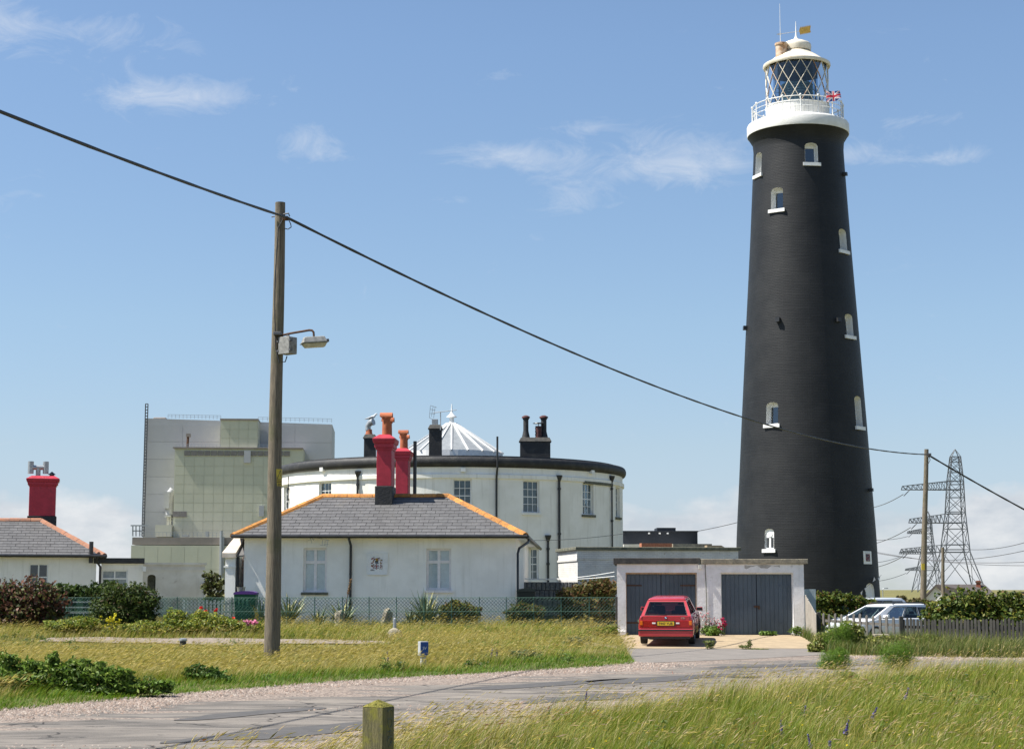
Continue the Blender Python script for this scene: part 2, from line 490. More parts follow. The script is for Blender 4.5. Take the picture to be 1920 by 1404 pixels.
# ------------------------------------------------------------------ terrain
def sstep(a, b, x):
    t = np.clip((x - a) / (b - a), 0, 1)
    return t * t * (3 - 2 * t)
def vnoise(x, y, s, seed=0):
    """cheap smooth value noise, -1..1"""
    x = np.asarray(x, float) / s + seed * 17.3; y = np.asarray(y, float) / s - seed * 9.1
    return (np.sin(x * 1.7 + 1.3 * np.sin(y * 1.1 + seed)) + np.sin(y * 1.9 + 1.7 * np.sin(x * .9 + 2 * seed)) + np.sin((x + y) * 2.7 + seed) * .6) / 2.6
def ground_z(X, Y):
    X = np.asarray(X, float); Y = np.asarray(Y, float)
    left = .34 * sstep(43, 56, Y) + .16 * sstep(56, 61, Y)
    mid = .21 * sstep(50.5, 58.5, Y) + .2 * sstep(60, 75, Y)
    right = .12 * sstep(46, 50, Y) * (1 - sstep(52, 56, Y)) - .27 * sstep(52, 57, Y) + .54 * sstep(76, 100, Y)
    a = sstep(2.2, 3.6, X); b = sstep(9.2, 11.0, X)
    z = left * (1 - a) + mid * a * (1 - b) + right * b
    bump = .03 * vnoise(X, Y, 2.3) + .02 * vnoise(X, Y, .9, 3)
    open_ = 1 - np.clip(road_mask(X, Y) + drive_mask(X, Y), 0, 1)
    z = z + bump * open_ * (1 - sstep(60, 64, Y)) + .05 * open_ * (1 - sstep(46, 50, Y))
    return z
UP = np.array([(-22, 3), (-14, 14), (-7.2, 25), (-5.1, 29.5), (-3.2, 32.9), (-.65, 36), (1.5, 38.7), (2.7, 40.6), (2.9, 42)])
DL = np.array([(2.9, 42), (3.05, 47), (3.3, 52), (3.55, 58.4)])
UR = np.array([(8.3, 47.4), (9.6, 45.4), (12.7, 44.2), (40, 42.0)])
LO = np.array([(-14, -6), (-6, 8), (-1.6, 17.0), (-1.0, 18.8), (.85, 22.4), (3.05, 26.7), (5.5, 31.0), (7.8, 34.5), (10.4, 36.6), (14, 37.6), (40, 36)])
def inpoly(X, Y, poly):
    X = np.asarray(X, float); Y = np.asarray(Y, float)
    c = np.zeros(np.broadcast(X, Y).shape, bool)
    n = len(poly)
    for i in range(n):
        x0, y0 = poly[i]; x1, y1 = poly[(i + 1) % n]
        if y0 == y1: continue
        k = ((y0 > Y) != (y1 > Y)) & (X < (x1 - x0) * (Y - y0) / (y1 - y0) + x0)
        c ^= k
    return c
ROAD = np.vstack([UP, [(8.3, 47.4)], UR[1:], LO[::-1]])
DRIVE = np.vstack([DL, [(9.35, 58.4), (8.95, 52), (8.3, 47.4)]])
def polydist(X, Y, line):
    X = np.asarray(X, float); Y = np.asarray(Y, float)
    d = np.full(np.broadcast(X, Y).shape, 1e9)
    for i in range(len(line) - 1):
        x0, y0 = line[i]; x1, y1 = line[i + 1]
        l2 = (x1 - x0) ** 2 + (y1 - y0) ** 2
        if l2 < 1e-9: continue
        t = np.clip(((X - x0) * (x1 - x0) + (Y - y0) * (y1 - y0)) / l2, 0, 1)
        d = np.minimum(d, np.hypot(X - x0 - t * (x1 - x0), Y - y0 - t * (y1 - y0)))
    return d
def road_mask(X, Y):
    ins = inpoly(X, Y, ROAD); d = np.minimum(polydist(X, Y, np.vstack([UP, UR])), polydist(X, Y, LO))
    return np.where(ins, 1.0, np.clip(1 - d / .8, 0, 1))
def drive_mask(X, Y):
    ins = inpoly(X, Y, DRIVE); d = polydist(X, Y, np.vstack([DRIVE, DRIVE[:1]]))
    return np.where(ins, 1.0, np.clip(1 - d / .5, 0, 1))
def gz(x, y):
    return float(ground_z(np.array([x]), np.array([y]))[0])
# ================================================================== SETTING: ground, road, drive, path
def grow(a, b, step, far, k=1.35):
    xs = list(np.arange(a, b + 1e-6, step)); s = step; lo = a; hi = b
    while hi < far:
        s *= k; lo -= s; hi += s; xs = [lo] + xs + [hi]
    return np.array(xs)
xs = grow(-17, 17, .33, 7000); ys = grow(7, 65, .36, 7000)
ys = ys[ys > -400]
GX, GY = np.meshgrid(xs, ys)
GZ = ground_z(GX, GY)
inner = (inpoly(GX, GY, ROAD) & (np.minimum(polydist(GX, GY, np.vstack([UP, UR])), polydist(GX, GY, LO)) > .25)) | (inpoly(GX, GY, DRIVE) & (polydist(GX, GY, np.vstack([DRIVE, DRIVE[:1]])) > .25))
GZ = GZ - .035 * inner
nx, ny = len(xs), len(ys)
idx = np.arange(nx * ny).reshape(ny, nx)
F = np.stack([idx[:-1, :-1], idx[:-1, 1:], idx[1:, 1:], idx[1:, :-1]], -1).reshape(-1, 4)
m, nt, bs = new_mat('shingle_turf')
c = mixc(nt, ramp(nt, mnoise(nt, 1.1, 8, .65), .38, .66), (.20, .17, .075), (.115, .12, .04))
c = mixc(nt, ramp(nt, mnoise(nt, 6.5, 6, .6), .52, .72), c, (.27, .22, .12))
c = mixc(nt, ramp(nt, mnoise(nt, .05, 3, .5), .45, .6), c, (.12, .12, .05))
nt.links.new(c, bs.inputs['Base Color']); bs.inputs['Roughness'].default_value = .95; bs.inputs['Specular IOR Level'].default_value = .1
add_bump(nt, bs, mnoise(nt, 14, 6, .7), .8, .06)
g = obj('ground', np_mesh('ground', np.stack([GX, GY, GZ], -1).reshape(-1, 3), [F], m, smooth=True))
tag(g, 'flat grassy shingle ground running out to the horizon', kind='structure')

def resample(line, n):
    line = np.asarray(line, float)
    s = np.concatenate([[0], np.cumsum(np.hypot(*np.diff(line, axis=0).T))])
    t = np.linspace(0, s[-1], n)
    return np.stack([np.interp(t, s, line[:, 0]), np.interp(t, s, line[:, 1])], -1)
def strip(name, A, B, n, m, lift, material, wob=0.0):
    a = resample(A, n); b = resample(B, n)
    if wob:
        for L, sd in ((a, 1), (b, 2)):
            L[:, 1] += wob * vnoise(L[:, 0] * 3, L[:, 1] * 3, 1.0, sd); L[:, 0] += wob * vnoise(L[:, 0] * 4, L[:, 1] * 4, 1.0, sd + 3)
    t = np.linspace(0, 1, m)[None, :, None]
    Q = a[:, None, :] * (1 - t) + b[:, None, :] * t
    z = ground_z(Q[..., 0], Q[..., 1]) + lift
    V = np.concatenate([Q, z[..., None]], -1).reshape(-1, 3)
    ii = np.arange(n * m).reshape(n, m)
    F = np.stack([ii[:-1, :-1], ii[:-1, 1:], ii[1:, 1:], ii[1:, :-1]], -1).reshape(-1, 4)
    cc = np.zeros((n * m, 3)); cc[:, 0] = np.tile(np.linspace(0, 1, m), n); cc[:, 1] = np.repeat(np.linspace(0, 1, n), m)
    return np_mesh(name, V, [F], material, cc, smooth=True)
# road surface: worn asphalt with loose pinkish gravel on both sides and in bands
m, nt, bs = new_mat('worn_road')
at = nt.nodes.new('ShaderNodeAttribute'); at.attribute_name = 'col'
sx = nt.nodes.new('ShaderNodeSeparateColor'); nt.links.new(at.outputs['Color'], sx.inputs[0])
along = Matrix.Rotation(-math.atan2(15.0, 10.0), 4, 'Z')
geo = nt.nodes.new('ShaderNodeNewGeometry')
mp = nt.nodes.new('ShaderNodeMapping'); nt.links.new(geo.outputs['Position'], mp.inputs['Vector'])
mp.inputs['Rotation'].default_value = (0, 0, -math.atan2(14.0, 10.0)); mp.inputs['Scale'].default_value = (.38, 1.25, 1)
big = mnoise(nt, .75, 6, .62, None, mp.outputs[0], .5)
big2 = mnoise(nt, 1.6, 6, .6, None, mp.outputs[0], .8)
# loose gravel gathers at the two sides
def rmath(op, a, b):
    n = nt.nodes.new('ShaderNodeMath'); n.operation = op
    for i, v in enumerate((a, b)):
        if isinstance(v, (int, float)): n.inputs[i].default_value = v
        else: nt.links.new(v, n.inputs[i])
    return n.outputs[0]
e = rmath('ABSOLUTE', rmath('SUBTRACT', sx.outputs[0], .5), 0)
gw = ramp(nt, rmath('ADD', rmath('MULTIPLY', e, .95), rmath('MULTIPLY', rmath('SUBTRACT', big, .5), 1.7)), .235, .32)
stone = nt.nodes.new('ShaderNodeTexVoronoi'); nt.links.new(geo.outputs['Position'], stone.inputs['Vector']); stone.inputs['Scale'].default_value = 22
sc_ = nt.nodes.new('ShaderNodeSeparateColor'); nt.links.new(stone.outputs['Color'], sc_.inputs[0])
gravel = mixc(nt, sc_.outputs[0], (.175, .14, .115), (.31, .255, .212))
gravel = mixc(nt, ramp(nt, sc_.outputs[1], .8, .95), gravel, (.08, .065, .06))
asph = mixc(nt, ramp(nt, big2, .40, .60), (.112, .102, .091), (.185, .165, .143))
asph = mixc(nt, ramp(nt, mnoise(nt, 55, 3, .6), .55, .75), asph, (.20, .18, .16))
asph = mixc(nt, ramp(nt, mnoise(nt, 1.15, 7, .7, None, mp.outputs[0], 1.6), .592, .612), asph, (.06, .056, .053))
wv = nt.nodes.new('ShaderNodeVectorMath'); wv.operation = 'MULTIPLY_ADD'
nzv = nt.nodes.new('ShaderNodeTexNoise'); nt.links.new(geo.outputs['Position'], nzv.inputs['Vector']); nzv.inputs['Scale'].default_value = 1.6; nzv.inputs['Detail'].default_value = 5
nt.links.new(nzv.outputs['Color'], wv.inputs[0]); wv.inputs[1].default_value = (.7, .7, 0); nt.links.new(geo.outputs['Position'], wv.inputs[2])
vc = nt.nodes.new('ShaderNodeTexVoronoi'); vc.feature = 'DISTANCE_TO_EDGE'; nt.links.new(wv.outputs[0], vc.inputs['Vector']); vc.inputs['Scale'].default_value = .62
crk = rmath('MULTIPLY', rmath('LESS_THAN', vc.outputs['Distance'], .012), ramp(nt, mnoise(nt, .5, 3), .48, .56))
asph = mixc(nt, crk, asph, (.035, .032, .03))
asph = mixc(nt, ramp(nt, mnoise(nt, .9, 5, .6, None, mp.outputs[0], .3), .60, .64), asph, (.215, .19, .162))
c = mixc(nt, gw, asph, gravel)
nt.links.new(c, bs.inputs['Base Color']); bs.inputs['Roughness'].default_value = .92; bs.inputs['Specular IOR Level'].default_value = .2
hh = rmath('ADD', rmath('MULTIPLY', stone.outputs['Distance'], gw), rmath('MULTIPLY', mnoise(nt, 70, 2, .6), .35))
add_bump(nt, bs, hh, .8, .03)
W['road'] = m
UPR = np.vstack([UP, [(5.5, 44.8)], [(8.3, 46.8)], UR[1:]])
road = obj('road', strip('road', UPR, LO, 220, 26, .006, m, .10)); tag(road, 'worn grey asphalt road with loose pinkish gravel sides', kind='structure')
# dark repair patches lying on the asphalt
W['patch'] = mat('asphalt_patch', (.066, .063, .060), (.085, .080, .076), 4, .9, bump=.5, bscale=60, bdist=.01, stain=((.16, .145, .13), 30, .6, .75, .5))
for k, (cx, cy, a, b, an) in enumerate([(-2.55, 21.6, 1.9, .50, .98), (.55, 32.1, 2.3, .42, .92), (2.9, 34.2, 2.6, .55, .88), (-3.6, 24.6, 1.5, .30, 1.0), (6.4, 40.1, 2.2, .6, .45), (1.2, 28.2, 1.5, .45, .95)]):
    pts = []
    for i in range(26):
        q = 2 * PI * i / 26; rr = 1 + .16 * math.sin(3 * q + k) + .10 * math.sin(5 * q + 2 * k)
        x, y = a * rr * math.cos(q), b * rr * math.sin(q)
        X, Y = cx + x * math.cos(an) - y * math.sin(an), cy + x * math.sin(an) + y * math.cos(an)
        pts.append((X, Y, gz(X, Y) + .0125))
    MB().add(pts, [tuple(range(26))]).build('asphalt_patch', W['patch'], road)
W['apron'] = mat('sandy_concrete', (.37, .285, .18), (.29, .225, .145), 2.5, .95, bump=.6, bscale=60, bdist=.02, stain=((.22, .18, .12), 6, .55, .75, .5))
W['tar'] = mat('pale_tarmac', (.19, .17, .15), (.155, .14, .124), 1.6, .95, bump=.5, bscale=70, bdist=.015, stain=((.20, .17, .145), 5, .55, .7, .5))
DR = np.array([(8.3, 46.8), (8.95, 52), (9.35, 58.4)])
cut = 51.6
dl = resample(DL, 40); dr = resample(DR, 40)
d1 = obj('driveway', strip('driveway', np.vstack([[(2.85, 41.2)], dl[dl[:, 1] < cut]]), np.vstack([[(6.0, 44.0)], dr[dr[:, 1] < cut]]), 40, 16, .012, W['tar'], .03)); tag(d1, 'pale tarmac driveway mouth in front of the garage', kind='structure')
d2 = obj('apron', strip('apron', dl[dl[:, 1] > cut - .5], dr[dr[:, 1] > cut - .5], 30, 16, .018, W['apron'], .03)); tag(d2, 'sandy concrete apron before the garage doors', kind='structure')
W['path'] = mat('gravel_path', (.27, .22, .18), (.20, .165, .13), 9, .95, bump=.8, bscale=40, bdist=.03, stain=((.14, .13, .05), 2.2, .5, .68, .7))
pa = obj('path', strip('path', [(-13.5, 52.2), (-11, 52.4), (-8, 52.0), (-5, 51.2), (-1, 50.4), (2.9, 50)], [(-13.5, 50.6), (-11, 50.2), (-8, 49.4), (-5, 49.2), (-1, 49.2), (2.9, 49)], 60, 8, .03, W['path'], .12)); tag(pa, 'pale gravel track crossing the meadow', kind='structure')

# ================================================================== LIGHTHOUSE
LD = 136.0
LX = P(1512.5, 1060, LD).x
LBZ = gz(LX, LD)
la = math.atan2(LX, LD)
lf = Vector((-math.sin(la), -math.cos(la), 0)); lr = Vector((math.cos(la), -math.sin(la), 0))
LCX, LCY = LX, LD
def LZ(py): return P(1505, py, LD).z
def LRr(px): return px * P(961, 1100, LD).x            # pixels at that distance -> metres
tab = [(1165, 136.5), (1110, 133.8), (1000, 129), (900, 122.4), (790, 115.6), (700, 109.6), (610, 103.7), (530, 98.2), (450, 92.8), (370, 88.0), (300, 84.0), (280, 83.2), (272, 84.2), (266, 86.2), (261, 89.2), (258, 92.0), (256.5, 93.5)]
pz = [P(1505, y, LD).z for y, w in tab]
pr = [w * (P(1506, y, LD).x - P(1505, y, LD).x) for y, w in tab]
def LR(z): return float(np.interp(z, pz, pr))
def lmap(u, z, d):
    r = LR(z) - d
    n = lf * math.cos(u) + lr * math.sin(u)
    return Vector((LCX, LCY, z)) + n * r
def lring(u, r, z):
    n = lf * math.cos(u) + lr * math.sin(u)
    return Vector((LCX, LCY, z)) + n * r
def lhit(px, py):
    """angle and height on the tower under a pixel"""
    d = pdir(px, py); r = 4.0
    for _ in range(6):
        a = d.x ** 2 + d.y ** 2; b = -2 * (d.x * LCX + d.y * LCY); c_ = LCX ** 2 + LCY ** 2 - r * r
        t = (-b - math.sqrt(max(0, b * b - 4 * a * c_))) / (2 * a)
        z = CAMZ + d.z * t; r = LR(z)
    p = Vector((d.x * t - LCX, d.y * t - LCY, 0)).normalized()
    return math.atan2(p.dot(lr), p.dot(lf)), z

m, nt, bs = new_mat('black_brick')
geo = nt.nodes.new('ShaderNodeNewGeometry')
vs_ = nt.nodes.new('ShaderNodeVectorMath'); vs_.operation = 'SUBTRACT'; nt.links.new(geo.outputs['Position'], vs_.inputs[0]); vs_.inputs[1].default_value = (LCX, LCY, 0)
sp = nt.nodes.new('ShaderNodeSeparateXYZ'); nt.links.new(vs_.outputs[0], sp.inputs[0])
an = nt.nodes.new('ShaderNodeMath'); an.operation = 'ARCTAN2'; nt.links.new(sp.outputs[0], an.inputs[0]); nt.links.new(sp.outputs[1], an.inputs[1])
am = nt.nodes.new('ShaderNodeMath'); am.operation = 'MULTIPLY'; nt.links.new(an.outputs[0], am.inputs[0]); am.inputs[1].default_value = 4.6
cb = nt.nodes.new('ShaderNodeCombineXYZ'); nt.links.new(am.outputs[0], cb.inputs[0]); nt.links.new(sp.outputs[2], cb.inputs[1])
bk = nt.nodes.new('ShaderNodeTexBrick'); nt.links.new(cb.outputs[0], bk.inputs['Vector'])
bk.inputs['Scale'].default_value = 1.0; bk.inputs['Brick Width'].default_value = .36; bk.inputs['Row Height'].default_value = .125
bk.inputs['Mortar Size'].default_value = .022; bk.inputs['Mortar Smooth'].default_value = .6
bk.inputs['Color1'].default_value = (.8, .8, .8, 1); bk.inputs['Color2'].default_value = (1, 1, 1, 1); bk.inputs['Mortar'].default_value = (0, 0, 0, 1)
rowv = mnoise(nt, 1.0, 4, .6, (.5, 6.5, 1), cb.outputs[0])
c = mixc(nt, ramp(nt, mnoise(nt, .45, 8, .68), .36, .66), (.0072, .0082, .0095), (.0150, .0158, .0166))
c = mixc(nt, ramp(nt, rowv, .55, .80), c, (.020, .0212, .0225))
c = mixc(nt, ramp(nt, mnoise(nt, 3.5, 5, .6, (9, .25, 1), cb.outputs[0]), .70, .78), c, (.045, .046, .047))
nt.links.new(c, bs.inputs['Base Color']); bs.inputs['Roughness'].default_value = .58; bs.inputs['Specular IOR Level'].default_value = .35
hb = nt.nodes.new('ShaderNodeMath'); hb.operation = 'ADD'; nt.links.new(bk.outputs['Color'], hb.inputs[0])
hn = nt.nodes.new('ShaderNodeMath'); hn.operation = 'MULTIPLY'; nt.links.new(rowv, hn.inputs[0]); hn.inputs[1].default_value = 2.2; nt.links.new(hn.outputs[0], hb.inputs[1])
add_bump(nt, bs, hb.outputs[0], .19, .03)
W['tower'] = m
W['gallery_white'] = mat('gallery_white', (.80, .79, .75), (.70, .69, .65), 1.2, .6, bump=.4, bscale=9, bdist=.04, stain=((.45, .42, .36), 2.5, .62, .8, .4))
W['lantern_cream'] = mat('lantern_cream', (.76, .70, .58), (.66, .58, .45), 1.2, .45, stain=((.45, .27, .10), 2.4, .60, .74, .6), bump=.2, bscale=6, bdist=.03)
W['rusty_cream'] = mat('rusty_cream', (.58, .46, .35), (.40, .22, .10), 2.2, .7, stain=((.25, .10, .04), 3.2, .52, .66, .8), bump=.2, bscale=8)
W['lens_glass'] = mat('lens_glass', (.10, .17, .17), (.05, .10, .11), 3, .15, spec=.8)
W['lantern_glass'] = glass_mat('lantern_glass', (.50, .62, .72), .05)
W['gold'] = mat('gold', (.62, .36, .07), (.42, .24, .05), 8, .35, .7)

lh = thing('lighthouse', (LCX, LCY, LBZ - .1), 'tall black tapering lighthouse tower with white gallery and lantern room', 'lighthouse')
wins = [(1521.5, 268, 305, 24, .42, .25), (1456.5, 352, 392, 23, .42, .25), (1581, 430, 469, 0, .42, .25), (1592.5, 589, 629, 0, .42, .25),
        (1447.5, 754, 795, 27, .42, .25), (1610, 743, 799, 0, .42, .25), (1442.5, 991, 1029, 20, .395, .22), (1421.5, 287, 327, 0, .42, .25)]
holes = []
for (px, y0, y1, w, hw, rise) in wins:
    u, zt = lhit(px, y0); u2, zb = lhit(px, y1)
    um = (u + u2) / 2; du = hw * (1.22 if hw > .4 else 1.0) / LR((zt + zb) / 2)
    holes.append((um - du, um + du, zb, zt, rise))
u, zt = lhit(1631, 1093)
holes.append((u - .62 / LR(2), u + .62 / LR(2), LBZ - .05, zt, .45))
tb = MB()
wall_surface(tb, lmap, -PI, PI, LBZ - .3, pz[-1], holes, 96, 60)
tw = tb.build('tower_shaft', W['tower'], lh, smooth=True)
for i, h in enumerate(holes):
    door = i == 8
    d = .18 if door else .14 if i == 6 else .55
    r_ = MB(); reveal(r_, lmap, h, -.004, d)
    su = 1 / LR(h[2])
    if door:
        dr_ = MB(); panel(dr_, lmap, h[0], h[1], h[2], h[3], d - .05, d); dd = dr_.build('door', W['render_white'], lh)
        r_.build('door_reveal', W['trim_white'], dd)
        k = MB(); panel(k, lmap, h[0] + .12 * su, h[0] + .18 * su, h[2] + 1.0, h[2] + 1.06, d - .12, d - .05); k.build('handle', W['black_trim'], dd)
        continue
    w = r_.build('window', W['trim_white'], lh)
    s = MB(); panel(s, lmap, h[0] - .16 * su, h[1] + .16 * su, h[2] - .26, h[2], -.16, d); s.build('sill', W['trim_white'], w)
    if i == 6:
        f = MB(); panel(f, lmap, h[0] + .004, h[1] - .004, h[2], h[3] - .01, .10, .14); f.build('shutter_panel', W['trim_white'], w)
        for q in (.12, .62):
            a = h[0] + (h[1] - h[0]) * q; b = a + (h[1] - h[0]) * .26
            g = MB(); panel(g, lmap, a, b, h[2] + .12, h[2] + .85, .085, .099); g.build('pane', W['dark_room'], w)
        g = MB(); cpt = lmap((h[0] + h[1]) / 2, h[3] - .42, .07)
        n_ = (lf * math.cos((h[0] + h[1]) / 2) + lr * math.sin((h[0] + h[1]) / 2))
        tx = Vector((0, 0, 1)).cross(n_).normalized()
        ring = [cpt + (tx * math.cos(q) + Vector((0, 0, 1)) * math.sin(q)) * .2 for q in np.linspace(0, 2 * PI, 16, False)]
        g.prism(ring, -n_ * .08); g.build('roundel', W['trim_white'], w)
        continue
    f = MB(); ft = .09
    fu = ft * su; h = (h[0] + .006 * su, h[1] - .006 * su, h[2] + .004, h[3] - .004, h[4])
    panel(f, lmap, h[0], h[0] + fu, h[2], h[3], d - .06, d); panel(f, lmap, h[1] - fu, h[1], h[2], h[3], d - .06, d)
    panel(f, lmap, h[0] + fu, h[1] - fu, h[2], h[2] + ft, d - .06, d); panel(f, lmap, h[0] + fu, h[1] - fu, h[3] - .34, h[3], d - .06, d)
    f.build('frame', W['trim_white'], w)
    g = MB(); panel(g, lmap, h[0] + fu, h[1] - fu, h[2] + ft, h[3] - .34, d - .03, d - .025); g.build('pane', W['glass_dark'], w)
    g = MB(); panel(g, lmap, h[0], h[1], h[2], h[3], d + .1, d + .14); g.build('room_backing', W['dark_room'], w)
# small dark flood-lamp boxes on the wall
for (px, py, s) in ((1460, 600, .16), (1570, 600, .16), (1400.5, 615, .16), (1581.5, 327, .13), (1630, 918, .12)):
    u, z = lhit(px, py); su = 1 / LR(z)
    b = MB(); panel(b, lmap, u - s * su, u + s * su, z - s, z + s, -.3, .05); b.build('lamp_box', W['black_trim'], lh)
# gallery: white band with a rounded shoulder
zb0 = pz[-1]; rG = pr[-1]
zg = LZ(235)
gl = MB(); gl.lathe((LCX, LCY, 0), [(rG - .35, zb0 - .02), (rG + .03, zb0 - .0), (rG + .05, zb0 + .12), (rG + .05, zg - .18), (rG - .02, zg - .05), (rG - .14, zg), (2.2, zg + .03)], 96)
gal = gl.build('gallery', W['gallery_white'], lh, smooth=True)
rR = LRr(87.2)
zt = LZ(201.5); zr0 = zg - .01
for k in range(16):
    u = (k + .18) * 2 * PI / 16
    p = MB(); b = lring(u, rR, zr0); t = lring(u, rR, zt)
    p.lathe((b.x, b.y, 0), [(.085, zr0), (.085, zr0 + .08), (.05, zr0 + .12), (.04, zt - .1), (.075, zt - .04), (.09, zt + .03), (.07, zt + .1), (.02, zt + .13)], 10)
    p.build('railing_post', W['trim_white'], lh)
for zz_, r_ in ((zt - .03, .035), (zt - .42, .024), (zt - .80, .024), (zr0 + .10, .02)):
    pts = [lring(2 * PI * k / 64, rR, zz_) for k in range(65)]
    MB().tube(pts, r_, 6, False).build('rail', W['trim_white'], lh)
bal = MB()
for k in range(64):
    u = 2 * PI * (k + .5) / 64
    bal.bar(lring(u, rR - .03, zr0), lring(u, rR - .03, zt - .06), .016)
o = bal.build('railing_wires', W['galv'], lh); o['kind'] = 'stuff'
# lantern base, glazing, roof
rL = LRr(59.5); zl0 = LZ(203); zl1 = LZ(126.5)
mu = MB(); mu.lathe((LCX, LCY, 0), [(rL + .06, zg), (rL + .06, zl0 - .06), (rL + .10, zl0 - .05), (rL + .10, zl0 + .02), (rL - .12, zl0 + .02)], 64)
mu.build('lantern_base', W['gallery_white'], lh, smooth=True)
fl = MB(); fl.lathe((LCX, LCY, 0), [(rL - .1, zl0 - .3), (rL - .1, zl0 - .26)], 48); fl.build('lantern_floor', W['dark_room'], lh)
NL = 16; dth = 2 * PI / NL; hs = (zl1 - zl0) / 4
def lat(k, j): return lring(k * dth / 2 + .13, rL, zl1 - j * hs)
for k in range(NL):
    for s in (-1, 1):
        pts = []
        for q in range(17):
            pts.append(lring((2 * k + s * q / 4) * dth / 2 + .13, rL + .02, zl1 - q / 4 * hs))
        MB().tube(pts, .027, 6).build('glazing_bar', W['rusty_cream'] if (k * 2 + s) % 3 == 0 else W['lantern_cream'], lh)
gm = []
def curved_pane(cs):
    g = MB(); g.add(cs, [tuple(range(len(cs)))]); g.build('pane', W['lantern_glass'], lh)
for j in range(1, 4):
    for k in range(NL):
        kk = 2 * k + (1 if j % 2 == 0 else 0)   # diamonds centred where bars do not cross
        c0 = kk
        curved_pane([lat(c0, j - 1), lat(c0 + 1, j), lat(c0, j + 1), lat(c0 - 1, j)])
for k in range(NL):
    curved_pane([lat(2 * k, 0), lat(2 * k + 2, 0), lat(2 * k + 1, 1)])
    curved_pane([lat(2 * k, 4), lat(2 * k + 1, 3), lat(2 * k + 2, 4)])
rE = LRr(64.5); ze = LZ(126)
rf = MB()
rf.lathe((LCX, LCY, 0), [(rL - .05, zl1 - .04), (rE - .03, ze - .12), (rE + .03, ze), (rE, ze + .14), (rE - .12, ze + .17), (LRr(52), ze + .42), (LRr(40), ze + .80), (LRr(30), ze + 1.05), (LRr(27.5), ze + 1.16)], 64, cap=False)
rf.lathe((LCX, LCY, 0), [(rL - .1, zl1 - .02), (rL * .6, zl1 + .5), (.01, zl1 + .7)], 48, cap=False)
roof_ = rf.build('lantern_roof', W['lantern_cream'], lh, smooth=True)
inner_r = MB(); inner_r.lathe((LCX, LCY, 0), [(rL - .06, zl1 - .5), (rL - .08, zl1 - .05), (rL * .55, zl1 + .35), (.01, zl1 + .45)], 48, cap=False); inner_r.build('ceiling_lining', W['dark_room'], lh, smooth=True)
zv0 = ze + 1.1; zv1 = LZ(84)
vt = MB(); vt.lathe((LCX, LCY, 0), [(LRr(25), zv0), (LRr(25), zv0 + .1), (LRr(28), zv0 + .14), (LRr(29), zv1 - .25), (LRr(28.5), zv1 - .05), (LRr(26), zv1 + .05), (LRr(14), zv1 + .28), (LRr(3), zv1 + .42), (.05, zv1 + .44)], 48)
vt.build('ventilator', W['lantern_cream'], lh, smooth=True)
ztop = zv1 + .4
sp_ = MB(); sp_.lathe((LCX, LCY, 0), [(.22, ztop), (.09, ztop + .2), (.055, ztop + .5), (.04, ztop + .8), (.02, ztop + 1.5)], 12); sp_.build('finial', W['trim_white'], lh, smooth=True)
# weather vane: arrow with notched golden tail, pointing left
zv = LZ(60); ax = lr
def vp(px, dz): return Vector((LCX, LCY, 0)) + ax * LRr(px) + Vector((0, 0, zv + dz))
wv = MB(); tilt = .012
wv.tube([vp(-31, -.12), vp(0, 0), vp(10, .03)], .022, 6)
wv.build('vane_rod', W['galv'], lh)
hd = MB(); hd.prism([vp(-38, -.15), vp(-30, -.02), vp(-27, -.12), vp(-30, -.24)], lf * .03); hd.build('vane_head', W['galv'], lh)
tl = MB(); up_ = [vp(6, .05)]; lo_ = []
n = 9
for i in range(n):
    a = 8 + i * 2.25
    up_ += [vp(a + .2, .32 + i * .012), vp(a + 1.6, .42 + i * .012), vp(a + 1.7, .28 + i * .012)]
    lo_ += [vp(a + .2, -.26 + i * .012), vp(a + 1.6, -.28 + i * .014), vp(a + 1.7, -.18 + i * .014)]
poly = up_ + [vp(29, .46), vp(27.6, .1), vp(29, -.14)] + lo_[::-1]
tl.prism(poly, lf * .03); tl.build('vane_tail', W['gold'], lh)
# rusty flue and whip aerial on the roof
fu = -.75; fc = lring(fu, LRr(40), 0)
fc = Vector((LCX, LCY, 0)) + lr * LRr(-28.5) + lf * LRr(26)
f = MB(); zf = ze + .45; f.lathe((fc.x, fc.y, 0), [(LRr(11), zf - .2), (LRr(11), LZ(93)), (LRr(12.6), LZ(92)), (LRr(12.6), LZ(88.5)), (LRr(11.5), LZ(88)), (LRr(10.5), LZ(89.5))], 28); fl_ = f.build('roof_flue', W['rusty_cream'], lh, smooth=True)
a_ = Vector((LCX, LCY, 0)) + lr * LRr(-30) + lf * LRr(20)
MB().tube([a_ + Vector((0, 0, LZ(88))), a_ + Vector((0, 0, LZ(84))), a_ + Vector((0, 0, LZ(12)))], [.05, .026, .014], 6).build('whip_aerial', W['trim_white'], lh)
# lens apparatus inside
ln = MB(); zl = zl0 - .2
ln.lathe((LCX, LCY, 0), [(.5, zl), (.5, zl + .5), (1.15, zl + .55)] + [(1.2 + .07 * (i % 2), zl + .6 + i * .11) for i in range(14)] + [(.9, zl + 2.25), (.3, zl + 2.5)], 24)
ln.build('lens', W['lens_glass'], lh)
ped = MB()
for q in (1.9, 2.6, -2.0, -2.7, 1.2, -1.2):
    ped.bar(lring(q, 1.5, zl), lring(q, 1.5, zl1), .06)
ped.build('lens_frame', W['steel_dark'], lh)
for q in (2.3, -2.35):
    ld = MB()
    for e_ in (-.1, .1): ld.bar(lring(q + e_, rL - .25, zl0 - .2), lring(q + e_, rL - .25, zl1), .05)
    for i in range(7): ld.bar(lring(q - .1, rL - .25, zl0 + i * .35), lring(q + .1, rL - .25, zl0 + i * .35), .04)
    ld.build('inner_ladder', W['steel_dark'], lh)
